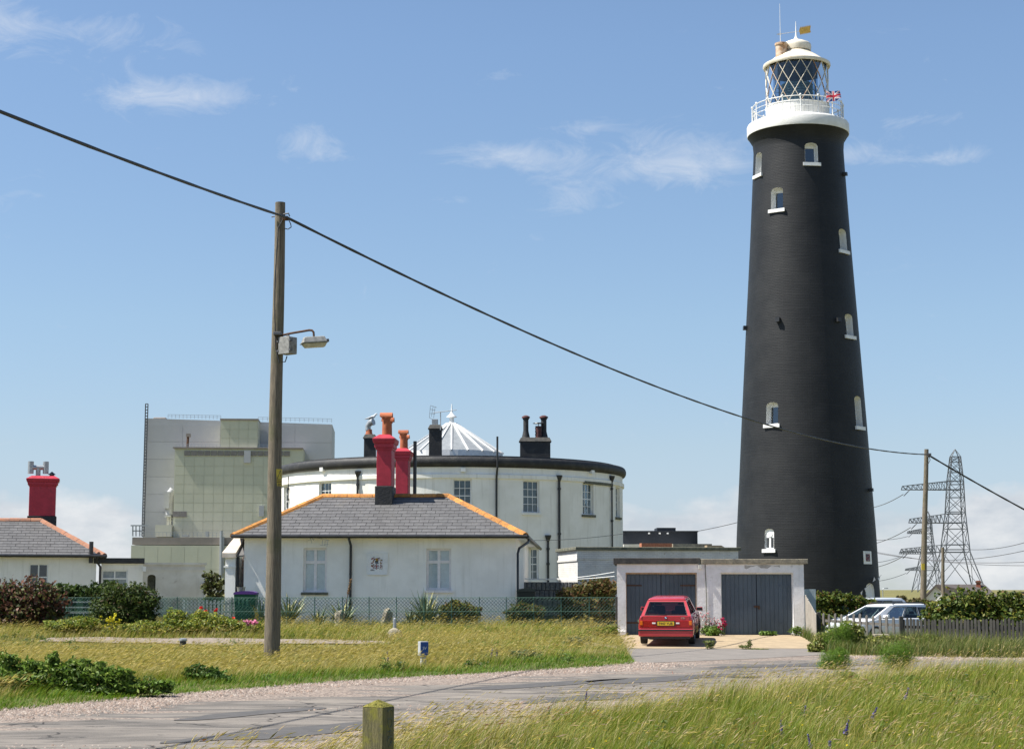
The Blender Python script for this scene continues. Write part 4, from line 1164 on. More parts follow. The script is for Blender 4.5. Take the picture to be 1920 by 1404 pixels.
for i in range(14):
    a = rr_.uniform(-.1, .1); b = rr_.uniform(.11, .2); cb_(rr_.choice('rrk'), a - .018, a + .018, b - .012, b + .012, .0065 + .0001 * i)
cb_('k', -.13, -.07, .225, .238); cb_('k', -.21, -.07, -.235, -.22); cb_('k', -.21, -.195, -.22, -.205)
# loose television aerial under the eave
T = lambda px, py, d=-.3: MC @ Vector((hit(px, py, MC, d)[0], d, hit(px, py, MC, d)[1]))
t2 = thing('eave_aerial', T(600, 1012), 'small tangled aerial fixed under the cottage eave', 'aerial')
for k, (a, b, c_, d) in enumerate(((580, 1003, 585, 1018), (583, 1002, 588, 1013), (586, 1006, 618, 1013), (605, 1012, 604, 1022), (610, 1013, 609, 1023), (615, 1012, 613, 1025), (600, 1022, 616, 1020), (578, 1012, 590, 1010))):
    MB().bar(T(a, b), T(c_, d), .014).build('aerial_rod', W['galv'], t2)
W['stained_coping'] = mat('stained_coping', (.62, .56, .47), (.50, .42, .34), 3, .8, stain=((.36, .22, .14), 4, .55, .7, .5))
# porch at the left end: white pier with sloping coping, door in shade
px0 = hit(422, 1080, MC, -.1)[0]; px1 = hit(441, 1080, MC, -.1)[0]
po = MB(MC); ztp_ = hit(430, 1045, MC, -.1)[1]
po.box(px0, px1, -.1, 1.2, gzc - .2, ztp_); porch = po.build('porch_pier', W['render_white'], ct)
cp = MB(MC); zc_ = hit(430, 1010, MC, .6)[1]
cp.hexa([(px0 - .10, -.22, ztp_), (px1 + .03, -.22, ztp_), (px1 + .03, 1.25, zc_ + .0), (px0 - .10 + .14, 1.25, zc_), (px0 - .10, -.22, ztp_ + .16), (px1 + .03, -.22, ztp_ + .16), (px1 + .10, 1.25, zc_ + .16), (px0 + .1, 1.25, zc_ + .16)])
cp.build('coping', W['stained_coping'], ct)
st_ = MB(MC); st_.box(px0 - .05, px1 + .02, -.13, 1.2, ztp_ - .34, ztp_ - .28); st_.build('pier_band', W['render_white'], ct)
dr_ = MB(MC); dr_.box(px1, -CL, 1.1, 1.2, gzc - .2, ztp_ + .3); dr_.build('porch_back', mat('porch_pink', (.62, .50, .46), None, 4, .8), ct)
MB(MC).tube([(px1 + .07, .0, ztp_ + .1), (px1 + .07, .0, gzc)], .05, 8).build('downpipe', W['black_trim'], ct)
rp = MB(MC); rp.hexa([(px1, -.1, ztp_ + .02), (-CL, -.1, ztp_ + .02), (-CL, 1.2, zc_), (px1, 1.2, zc_), (px1, -.1, ztp_ + .08), (-CL, -.1, ztp_ + .08), (-CL, 1.2, zc_ + .06), (px1, 1.2, zc_ + .06)]); rp.build('porch_roof', W['slate'], ct)

# ---- the cottage at the left edge
ML = frame_matrix(P(180, 1080, 72.0).x, 72.0, -R(13.5))
gl_ = gz(-17, 72)
lc = thing('left_cottage', ML @ Vector((-3, 2, gl_)), 'white cottage at the left edge with slate roof and one broad red chimney', 'house')
zel = hit(100, 1041, ML, -.3)[1]; zrl = hit(60, 976, ML, 3.0)[1]
LL = 7.5
lw0 = hit(53, 1095, ML); lw1 = hit(91, 1056, ML)
hl = [(lw0[0], lw1[0], lw1[1] - 1.35, lw1[1])]
xw2 = hit(2, 1060, ML)[0]
b = MB(ML); wall_surface(b, lambda u, v, d: Vector((u, d, v)), -LL, 0, gl_ - .3, zel, hl, 3, 2)
b.quad((0, 0, gl_ - .3), (0, 6, gl_ - .3), (0, 6, zel), (0, 0, zel)); b.quad((-LL, 0, gl_ - .3), (-LL, 6, gl_ - .3), (-LL, 6, zel), (-LL, 0, zel)); b.quad((-LL, 6, gl_ - .3), (0, 6, gl_ - .3), (0, 6, zel), (-LL, 6, zel))
b.build('wall', W['render_white'], lc)
w = sash_window(lc, planar(ML), hl[0], 2, 3, .06, .05, .07, W['trim_white'], W['glass'], W['dark_room'], 1.0, mid=lambda a, b: [a, a + (b - a) * .60, b])
r_ = MB(ML); reveal(r_, lambda u, v, d: Vector((u, d, v)), hl[0], -.003, .14); r_.build('reveal', W['render_white'], w)
E0 = Vector((-LL - .3, -.3, zel)); E1 = Vector((.32, -.3, zel)); B0 = Vector((-LL - .3, 6.3, zel)); B1 = Vector((.32, 6.3, zel))
xr = hit(78, 976, ML, 3.0)[0]; A0 = Vector((-LL + 2.6, 3, zrl)); A1 = Vector((xr, 3, zrl))
dk = MB(ML); t = Vector((0, 0, -.03)); dk.add([E0 + t, E1 + t, B1 + t, B0 + t, A0 + t, A1 + t], [(0, 1, 5, 4), (1, 2, 5), (2, 3, 4, 5), (3, 0, 4), (3, 2, 1, 0)])
roof = dk.build('roof', W['concrete_dark'], lc)
es = Vector((0, 3.3, zrl - zel)); S_ = es.length; es.normalize()
slope_slates(roof, ML, E0, (1, 0, 0), es, LL + .62, S_, A0.x - E0.x, A1.x - E0.x, 13, .34, 300, W['slate'])
hip_slates(roof, ML, E1, B1, A1, 13, .34)
for a, b in ((A0, A1), (E1, A1)): ridge_run(roof, ML, a + Vector((0, 0, .06)), b + Vector((0, 0, .06)), W['lichen_tile_dull'])
gutter(lc, ML, [(-LL - .3, -.34, zel), (.36, -.34, zel - .02)]); gutter(lc, ML, [(.36, -.34, zel - .02), (.36, 6.3, zel - .03)])
MB(ML).tube([(.02, -.36, zel - .05), (.02, -.2, zel - .25), (.16, -.1, zel - .45), (.16, -.08, gl_)], .05, 8).build('downpipe', W['black_trim'], lc)
MB(ML).tube([(-.22, -.2, zel - .3), (-.22, -.2, hit(171, 1015, ML, -.2)[1])], .085, 8).build('vent_pipe', W['black_trim'], lc)
yl = 3.6; c0 = hit(54, 930, ML, yl)[0]; c1_ = hit(105, 930, ML, yl)[0]
lcz = hit(80, 911, ML, yl)[1]; lct = hit(80, 894, ML, yl)[1]
ck = red_chimney(lc, ML, (c0 + c1_) / 2, yl, c1_ - c0 - .02, .75, zrl - .9, hit(80, 967, ML, yl)[1], lcz, lct, [])
# H-shaped metal cowl and small hood on the stack
hx = hit(71, 890, ML, yl)[0]; zc0_ = lct; mm_ = W['galv']
cw = MB(ML); cw.tube([(hx, yl + .35, zc0_), (hx, yl + .35, zc0_ + .42)], .10, 12); cw.tube([(hx - .30, yl + .35, zc0_ + .42), (hx + .30, yl + .35, zc0_ + .42)], .10, 12)
for s in (-.31, .31): cw.tube([(hx + s, yl + .35, zc0_ + .16), (hx + s, yl + .35, zc0_ + .68)], .125, 14)
cw.build('h_cowl', mm_, ck, smooth=True)
h2 = hit(97, 890, ML, yl)[0]; cw = MB(ML); cw.lathe((h2, yl + .35, 0), [(.14, zc0_), (.10, zc0_ + .1), (.10, zc0_ + .12), (.17, zc0_ + .13), (.05, zc0_ + .22), (.02, zc0_ + .25)], 12); cw.build('small_hood', W['black_trim'], ck)
# flat-roofed link
fx0 = .2; fx1 = hit(268, 1080, ML)[0]; zfl = hit(230, 1056, ML)[1]
fl_ = thing('flat_roofed_extension', ML @ Vector(((fx0 + fx1) / 2, 1, gl_)), 'low white extension with black flat roof edge beside the left cottage', 'extension')
w0 = hit(190, 1098, ML); w1 = hit(240, 1068, ML)
fh = [(w0[0], w1[0], w1[1] - .9, w1[1])]
b = MB(ML); wall_surface(b, lambda u, v, d: Vector((u, d + .12, v)), fx0, fx1, gl_ - .3, zfl, fh, 2, 2)
b.quad((fx1, .12, gl_ - .3), (fx1, 1.5, gl_ - .3), (fx1, 1.5, zfl), (fx1, .12, zfl)); b.build('wall', W['render_white'], fl_)
w = sash_window(fl_, planar(ML, .12), fh[0], 2, 2, .06, .06, .05, W['trim_white'], W['glass_clear'], W['curtain_dim'], 1.0, mid=lambda a, b: [a, a + (b - a) * .62, b])
r_ = MB(ML); reveal(r_, lambda u, v, d: Vector((u, d + .12, v)), fh[0], -.003, .12); r_.build('reveal', W['render_white'], w)
b = MB(ML); b.box(fx0 - .3, fx1 + .05, -.02, 1.6, zfl, zfl + .22); b.build('roof_fascia', W['black_trim'], fl_)
b = MB(ML); b.box(fx1 - .02, fx1 + .12, -.06, .1, zfl - .32, zfl - .12); b.build('wall_lamp', W['trim_white'], fl_)
# rendered yard wall with a niche
yx0 = fx1 + .02; yx1 = hit(384, 1090, ML, .9)[0]; zy = hit(330, 1059, ML, .9)[1]
yw = thing('yard_wall', ML @ Vector(((yx0 + yx1) / 2, 1, gl_)), 'weathered white yard wall with blocked arched window right of the extension', 'wall')
n0 = hit(276, 1107, ML, .9); n1 = hit(292, 1077, ML, .9)
W['stained_white'] = mat('stained_white', (.66, .65, .60), (.56, .54, .48), 1.5, .85, bump=.3, bscale=18, stain=((.27, .24, .20), 1.7, .56, .72, .6), streak=((.35, .33, .28), .4))
hy = [(n0[0], n1[0], n0[1], n1[1], .10)]
b = MB(ML); wall_surface(b, lambda u, v, d: Vector((u, d + .9, v)), yx0, yx1, gl_ - .3, zy, hy, 2, 2); b.quad((yx1, .9, gl_ - .3), (yx1, 1.25, gl_ - .3), (yx1, 1.25, zy), (yx1, .9, zy)); b.quad((yx0, 1.25, gl_ - .3), (yx1, 1.25, gl_ - .3), (yx1, 1.25, zy), (yx0, 1.25, zy)); b.build('wall_face', W['stained_white'], yw)
b = MB(ML); reveal(b, lambda u, v, d: Vector((u, d + .9, v)), hy[0], -.002, .2); b.quad(*[Vector((u, 1.1, v)) for u, v in ((n0[0], n0[1]), (n1[0], n0[1]), (n1[0], n1[1]), (n0[0], n1[1]))]); b.build('niche', W['concrete_mossy'], yw)
b = MB(ML); b.box(yx0, yx1 + .06, .82, 1.33, zy, zy + .10); b.box(yx0, yx1 + .02, .86, .9, zy - .22, zy - .15); b.build('coping', W['stained_white'], yw)
b = MB(ML); xq0, zq = hit(384, 1096, ML, .7); xq1 = hit(402, 1096, ML, .7)[0]; b.box(xq0, xq1, .7, 1.1, gl_ - .3, zq); b.build('low_pier', W['stained_white'], yw)
b = MB(ML); b.box(xq0 - .05, xq1 + .05, .65, 1.15, zq, zq + .09); b.build('pier_cap', W['concrete_dark'], yw)

# ================================================================== POWER STATION (far)
MS = frame_matrix(P(246, 1000, 500).x, 500.0, -R(4))
def S(px, py, d=0.0): return hit(px, py, MS, d)
W['clad_grey'] = mat('cladding_grey', (.43, .435, .44), (.39, .395, .40), .08, .6, streak=None, stain=((.35, .36, .365), .12, .5, .7, .5))
W['clad_green'] = mat('cladding_green', (.56, .55, .42), (.50, .50, .385), .12, .55, stain=((.44, .44, .36), .3, .52, .75, .5))
W['clad_brown'] = mat('cladding_brown', (.29, .25, .22), (.24, .21, .185), .3, .7)
W['louvre'] = mat('louvre', (.20, .18, .165), (.25, .23, .21), .8, .7)
ps = thing('power_station', MS @ Vector((S(430, 1000)[0], 10, 0)), 'huge windowless grey and green clad power station block behind the cottage', 'building')
def sbox(name, m_, px0, px1, y0, y1, d0, d1, parent=ps, joint=None):
    x0, zt = S(px0, y0, d0); x1, zb = S(px1, y1, d0)
    zb = max(zb, .0) if y1 < 1095 else 0.0
    b = MB(MS); b.box(x0, x1, d0, d1, zb, zt); o = b.build(name, m_, parent)
    return x0, x1, zb, zt, o
# main grey block, its top slopes a little with the turn of the building
X0, ZT = S(273, 784, 18); X1, ZT2 = S(623, 795, 18); ZT2 -= .1
b = MB(MS); b.hexa([(X0, 18, 0), (X1, 18, 0), (X1, 44, 0), (X0, 44, 0), (X0, 18, ZT), (X1, 18, ZT2), (X1, 44, ZT2), (X0, 44, ZT)]); mainb = b.build('main_block', W['clad_grey'], ps)
def clad(parent, m_, x0, x1, z0, z1, d, ncol, nrow, name='cladding_panel'):
    g = .10; th = .06
    dx, dz = (x1 - x0) / ncol, (z1 - z0) / nrow
    q = MB(); q.box(0, dx - g, -th, 0, 0, dz - g); me = q.mesh(name, m_)
    for i in range(ncol):
        for j in range(nrow):
            obj(name, me, parent, MS @ Matrix.Translation((x0 + i * dx + g / 2, d, z0 + j * dz + g / 2)))
W['clad_grey_p'] = mat('cladding_grey_panel', (.43, .435, .44), (.39, .395, .40), .08, .6, objrand=.035, stain=((.35, .36, .365), .1, .5, .7, .4))
W['clad_green_p'] = mat('cladding_green_panel', (.56, .55, .42), (.51, .51, .39), .12, .55, objrand=.04, stain=((.44, .44, .36), .3, .52, .75, .35), streak=((.62, .61, .50), .4))
clad(mainb, W['clad_grey_p'], X0, X1, 14, ZT2 - .3, 17.97, 5, 7)
x0, x1, zb, zt, o = sbox('front_block', W['clad_green'], 328, 566, 841, 1012, 8, 17.9)
clad(o, W['clad_green_p'], x0, x1, zb, S(400, 857, 8)[1], 7.97, 13, 9)
# louvre row under the roof of the front block
a0 = S(346, 845, 8); a1 = S(545, 855, 8)
nl = 16; dx = (a1[0] - a0[0]) / nl
for i in range(nl):
    if i == 9: continue
    b = MB(MS); b.box(a0[0] + i * dx, a0[0] + (i + .86) * dx, 7.7, 7.98, a1[1], a0[1]); b.build('louvre_panel', W['louvre'], o)
b = MB(MS); c0, c1_ = S(458, 845, 8), S(470, 868, 8); b.box(c0[0], c1_[0], 7.3, 7.95, c1_[1], c0[1]); b.build('hatch', W['clad_grey'], o)
b = MB(MS); c0, c1_ = S(486, 948, 8), S(495, 968, 8); b.box(c0[0], c1_[0], 7.3, 7.85, c1_[1], c0[1]); b.build('hatch', W['clad_grey'], o)
b = MB(MS); c0, c1_ = S(325, 838, 8), S(568, 842, 8); b.box(c0[0], c1_[0], 7.4, 18, c1_[1], c0[1]); b.build('roof_edge', W['clad_brown'], o)
sbox('lift_tower', W['clad_green'], 414, 483, 787, 841, 9, 17.8)
tx0, tx1, tz0, tz1 = S(414, 787, 9)[0], S(483, 787, 9)[0], S(440, 839, 9)[1], S(440, 788, 9)[1]
clad(ps, W['clad_green_p'], tx0, tx1, tz0, tz1, 8.97, 4, 3)
b = MB(MS); b.box(tx0 - .2, tx1 + .2, 8.6, 17.8, tz1 + .0, tz1 + .5); b.build('tower_coping', W['clad_brown'], ps)
x0, x1, zb, zt, o = sbox('low_block', W['clad_green'], 246, 470, 1022, 1100, 0, 8)
b = MB(MS); c0 = S(248, 1007, .3); c1_ = S(470, 1021, .3); b.box(c0[0], c1_[0], .3, 8, c1_[1], c0[1]); b.build('upper_band', W['clad_brown'], ps)
clad(o, W['clad_green_p'], x0, x1, 0.5, zt, -.03, 9, 2)
b = MB(MS); c0 = S(292, 984, 6); c1_ = S(322, 1006, 6); b.box(c0[0], c1_[0], 5, 17, c1_[1], c0[1]); b.build('annex', W['clad_green'], ps)
for (px0, px1) in ((324, 337), (338, 350)):
    b = MB(MS); c0, c1_ = S(px0, 958.5, 7.9), S(px1, 969, 7.9); b.box(c0[0], c1_[0], 7.6, 7.86, c1_[1], c0[1]); b.build('louvre_panel', W['louvre'], ps)
# duct and pipework on the grey flank
duct = [(325, 918, 15), (320, 924, 15), (318.5, 935, 15), (318, 965, 15)]
MB(MS).tube([(S(a, b_, d)[0], d, S(a, b_, d)[1]) for a, b_, d in duct], 1.15, 10).build('duct', W['clad_grey'], ps, smooth=True)
b = MB(MS); c0, c1_ = S(308, 922, 14), S(318, 953, 14); b.box(c0[0], c1_[0], 13, 17.9, c1_[1], c0[1]); b.build('duct_box', W['clad_grey'], ps)
b = MB(MS); c0, c1_ = S(310, 966, 14), S(321, 969, 14); b.box(c0[0], c1_[0], 12, 17.9, c1_[1], c0[1]); b.build('platform', W['clad_grey'], ps)
for k in (313, 316, 319): b = MB(MS); c0, c1_ = S(k, 968, 14), S(k + 1, 984, 14); b.box(c0[0], c1_[0], 14, 14.4, c1_[1], c0[1]); b.build('pipe', W['stained_white'], ps)
c0 = S(351, 842, 12); c1_ = S(353, 814, 12)
MB(MS).tube([(c0[0], 12, c0[1]), (c1_[0], 12, c1_[1])], .4, 6).build('exhaust_stack', W['rust'], ps)
b = MB(MS); c0, c1_ = S(349.5, 813, 12), S(357, 819, 12); b.box(c0[0], c1_[0], 11, 13, c1_[1], c0[1]); b.build('stack_head', W['clad_brown'], ps)
b = MB(MS); c0, c1_ = S(287, 782, 22), S(311, 786.5, 22); b.box(c0[0], c1_[0], 22, 30, c1_[1], c0[1]); b.build('roof_plant', W['clad_brown'], ps, bevel=.3)
for (a, b_, c_, d_, e) in ((341, 1003, 353, 1006, 1), (386, 996, 391, 1006, 1), (412, 1006, 419, 1075, -.6)):
    b = MB(MS); c0, c1_ = S(a, b_, e), S(c_, d_, e); b.box(c0[0], c1_[0], e - .5, e + 2, c1_[1], c0[1]); b.build('roof_plant', W['clad_grey'], ps)
c0 = S(414.5, 1080, -1.2); c1_ = S(415, 995, -1.2); MB(MS).tube([(c0[0], -1.2, 0), (c1_[0], -1.2, c1_[1])], .45, 8).build('vent_pipe', W['galv'], ps)
def railing(pa, pb, d, n, h=1.1):
    (xa, za), (xb, zb_) = S(*pa, d), S(*pb, d); r_ = MB(MS)
    for i in range(n + 1):
        x = xa + (xb - xa) * i / n; z = za + (zb_ - za) * i / n; r_.bar((x, d, z), (x, d, z + h), .10)
    r_.bar((xa, d, za + h), (xb, d, zb_ + h), .10); r_.bar((xa, d, za + h * .5), (xb, d, zb_ + h * .5), .07)
    r_.build('roof_railing', W['galv'], ps)
railing((315, 784), (414, 786), 20, 14); railing((484, 789), (622, 792), 20, 16); railing((330, 840), (413, 840), 9, 12); railing((486, 841), (562, 842), 9, 10); railing((262, 1006), (420, 1007), .6, 22, 1.3)
# ladder mast at the left corner
lm = MB(MS); (xa, za), (xb, zb_) = S(266, 1005, 16), S(273, 757, 16); (xc, _), (xd, _) = S(270, 1005, 16), S(277.5, 757, 16)
lm.bar((xa, 16, za), (xb, 16, zb_), .28); lm.bar((xc, 16, za), (xd, 16, zb_), .28)
for i in range(44):
    t = i / 43; lm.bar((xa + (xb - xa) * t, 16, za + (zb_ - za) * t), (xc + (xd - xc) * t, 16, za + (zb_ - za) * t), .22)
lm.build('ladder_mast', W['steel_dark'], ps)
gt = MB(MS)
for a, b_ in (((245, 985), (278, 985)), ((249, 986), (249, 1005)), ((255, 986), (255, 1005)), ((262, 986), (262, 1005)), ((248, 995), (266, 995))):
    (x0, z0), (x1, z1) = S(*a, 4), S(*b_, 4); gt.bar((x0, 4, z0), (x1, 4, z1), .35)
gt.build('gantry', W['galv'], ps)

# ================================================================== OUTBUILDINGS behind the garage
bx = P(1168, 1010, 150); bx2 = P(1308, 1010, 150); gzb = gz(bx.x, 150)
bb = thing('black_building', ((bx.x + bx2.x) / 2, 152, gzb), 'low black flat-roofed building far behind the garage', 'building')
W['black_clad'] = mat('black_cladding', (.016, .02, .028), (.022, .026, .034), .8, .6)
zt = P(1200, 997, 150).z
b = MB(); b.box(bx.x, bx2.x, 150, 158, gzb - .2, zt); b.build('wall', W['black_clad'], bb)
b = MB(); b.box(bx.x - .06, bx2.x + .06, 149.9, 158, zt, zt + .1); b.build('parapet', W['black_clad'], bb)
a, c_ = P(1232, 989, 151), P(1267, 997, 151); b = MB(); b.box(a.x, c_.x, 151, 154, zt + .1, a.z); b.build('roof_box', W['black_clad'], bb)
for px in (1217, 1237, 1252): a = P(px, 999.5, 149.8); b = MB(); b.box(a.x - .07, a.x + .07, 149.7, 149.9, a.z - .06, a.z + .06); b.build('wall_lamp', W['trim_white'], bb)
a, c_ = P(1168, 1020.5, 148), P(1300, 1030, 148)
b = MB(); b.box(a.x, c_.x, 147, 149.95, gzb - .2, a.z); b.build('lean_to', W['stained_white'], bb)

# flat-roofed painted brick store; its near corner is at the left
MO = frame_matrix(P(1083, 1050, 69.5).x, 69.5, -R(9))
def brickpaint(name, c, c2, stainc, amt):
    m, nt, bs = new_mat(name)
    tcn = nt.nodes.new('ShaderNodeNewGeometry'); sp = nt.nodes.new('ShaderNodeSeparateXYZ'); nt.links.new(tcn.outputs['Position'], sp.inputs[0])
    ad = nt.nodes.new('ShaderNodeMath'); ad.operation = 'ADD'; nt.links.new(sp.outputs[0], ad.inputs[0]); nt.links.new(sp.outputs[1], ad.inputs[1])
    cb = nt.nodes.new('ShaderNodeCombineXYZ'); nt.links.new(ad.outputs[0], cb.inputs[0]); nt.links.new(sp.outputs[2], cb.inputs[1])
    bk = nt.nodes.new('ShaderNodeTexBrick'); nt.links.new(cb.outputs[0], bk.inputs['Vector']); bk.inputs['Scale'].default_value = 1
    bk.inputs['Brick Width'].default_value = .225; bk.inputs['Row Height'].default_value = .075; bk.inputs['Mortar Size'].default_value = .008
    bk.inputs['Color1'].default_value = (1, 1, 1, 1); bk.inputs['Color2'].default_value = (.7, .7, .7, 1); bk.inputs['Mortar'].default_value = (0, 0, 0, 1)
    o_ = mixc(nt, ramp(nt, mnoise(nt, 2, 6), .35, .65), c, c2)
    o_ = mixc(nt, ramp(nt, mnoise(nt, 5, 8, .75), .58, .7), o_, stainc)
    sm = nt.nodes.new('ShaderNodeMath'); sm.operation = 'MULTIPLY'; nt.links.new(bk.outputs['Fac'], sm.inputs[0]); sm.inputs[1].default_value = .35
    o_ = mixc(nt, sm.outputs[0], o_, tuple(x * .5 for x in c))
    nt.links.new(o_, bs.inputs['Base Color']); bs.inputs['Roughness'].default_value = .85
    add_bump(nt, bs, bk.outputs['Color'], .7, .012)
    return m
W['brick_white'] = brickpaint('painted_brick', (.66, .65, .62), (.55, .54, .52), (.40, .34, .28), .5)
sb = thing('brick_store', MO @ Vector((2, 2, .3)), 'grey-white painted brick store with flat mossy concrete roof behind the garage', 'outbuilding')
zt = hit(1083, 1031, MO)[1]; xr = hit(1383, 1046, MO)[0]
b = MB(MO); b.box(0, xr, 0, 4.2, .1, zt); b.build('wall', W['brick_white'], sb)
b = MB(MO); b.box(-.10, xr + .12, -.12, 4.3, zt, zt + .13); b.build('roof_slab', W['concrete_mossy'], sb, bevel=.02)
b = MB(MO); b.box(-.03, xr + .02, -.03, -.001, zt - .36, zt - .0); b.build('fascia_band', W['brick_white'], sb)
b = MB(MO); b.box(-.04, .02, -.035, 4.2, zt - .42, zt - .34); b.build('string_course', W['brick_white'], sb)
# low brick kerb and sandy coping lying on that roof
c0, c1_ = hit(1203, 1018, MO, 3), hit(1260, 1026, MO, 3)
b = MB(MO); b.box(c0[0], c1_[0], 3, 3.4, zt + .1, c0[1]); st2 = b.build('roof_kerb', mat('red_brick', (.42, .17, .09), (.30, .11, .06), 14, .9), sb)
c0, c1_ = hit(1262, 1019, MO, 3.2), hit(1335, 1026, MO, 3.2); b = MB(MO); b.box(c0[0], c1_[0], 3.2, 3.6, zt + .1, c0[1]); b.build('roof_kerb', W['concrete'], sb)
c0, c1_ = hit(1326, 1022, MO, 2.6), hit(1366, 1030, MO, 2.6); b = MB(MO); b.hexa([(c0[0], 2.6, zt + .1), (c1_[0], 2.6, zt + .1), (c1_[0], 3, zt + .1), (c0[0], 3, zt + .1), (c0[0], 2.6, c0[1]), (c1_[0] - .3, 2.6, c0[1]), (c1_[0] - .3, 3, c0[1]), (c0[0], 3, c0[1])]); b.build('roof_kerb', W['apron'], sb)
# low rubble wall left of the store
a, c_ = P(980, 1090, 69.0), P(1084, 1090, 69.0)
rwall = thing('low_yard_wall', ((a.x + c_.x) / 2, 69.2, .4), 'low grey rubble wall between the cottage and the brick store', 'wall')
MB().box(a.x, c_.x, 69.06, 69.34, .2, a.z - .02).build('core', W['concrete_dark'], rwall)
W['rubble'] = mat('rubble', (.22, .21, .19), (.12, .12, .115), 8, .95, bump=.9, bscale=12, bdist=.06)
n_ = 12; wdt = (c_.x - a.x) / n_; rr_ = random.Random(3)
for r_ in range(5):
    x = a.x + (wdt * .5 if r_ % 2 else 0)
    while x < c_.x:
        w_ = wdt * rr_.uniform(.8, 1.15); zz0 = .35 + r_ * (a.z - .35) / 5
        q = MB(); q.box(x, min(x + w_ - .02, c_.x), 69.0 + rr_.uniform(-.03, .03), 69.35, zz0, zz0 + (a.z - .35) / 5 - .015); q.build('stone', W['rubble'], rwall, bevel=.02)
        x += w_
# washing line strung across the yard
for k, (a, b_, sg) in enumerate((((984, 1084), (1152, 1072), .1), ((984, 1085.5), (1152, 1080), .06))):
    A_, B_ = P(*a, 66), P(*b_, 60); pts = [A_.lerp(B_, t) - Vector((0, 0, sg * 4 * t * (1 - t))) for t in np.linspace(0, 1, 12)]
    o = MB().tube(pts, .012, 5).build('washing_line', W['trim_white'], origin=A_); tag(o, ('upper' if k == 0 else 'lower') + ' white washing line strung from the cottage to the garage', 'line', 'washing lines in the yard')

# ================================================================== GARAGE
GY_ = 58.4
def GPt(px, py, d=0.0): return P(px, py, GY_ + d)
gx0 = GPt(1157, 1120).x; gx1 = GPt(1508, 1120).x; gzt = GPt(1300, 1057).z; gzg = .18
d1a, d1b = GPt(1173, 1073), GPt(1308, 1185); d2a, d2b = GPt(1351, 1073), GPt(1489, 1188)
ga = thing('garage', ((gx0 + gx1) / 2, GY_ + 2.5, gzg), 'low white double garage with two pairs of blue-grey doors', 'garage')
gh = [(d1a.x, d1b.x, gzg + .02, d1a.z), (d2a.x, d2b.x, gzg + .02, d2a.z)]
b = MB(); wall_surface(b, lambda u, v, d: Vector((u, GY_ + d, v)), gx0, gx1, gzg - .2, gzt, gh, 4, 3)
gxb = gx0 + .34
for x, x2_ in ((gx0, gxb), (gx1, gx1)): b.quad((x, GY_, gzg - .2), (x2_, GY_ + 5, gzg - .2), (x2_, GY_ + 5, gzt), (x, GY_, gzt))
b.quad((gxb, GY_ + 5, gzg - .2), (gx1, GY_ + 5, gzg - .2), (gx1, GY_ + 5, gzt), (gxb, GY_ + 5, gzt))
b.build('wall', W['garage_white'], ga)
xm = GPt(1313, 1060).x
ztl = GPt(1200, 1045.5, -.07).z; ztr = GPt(1400, 1047.5, -.07).z
b = MB(); b.hexa([(gx0 - .12, GY_ - .07, gzt), (xm, GY_ - .07, gzt), (xm, GY_ + 5.1, gzt), (gxb - .1, GY_ + 5.1, gzt), (gx0 - .12, GY_ - .07, ztl), (xm, GY_ - .07, ztl), (xm, GY_ + 5.1, ztl), (gxb - .1, GY_ + 5.1, ztl)]); b.build('left_roof_slab', W['concrete_dark'], ga, bevel=.015)
b = MB(); b.box(xm + .015, gx1 + .14, GY_ - .07, GY_ + 5.1, gzt + .003, ztr); b.build('right_roof_slab', W['concrete'], ga, bevel=.015)
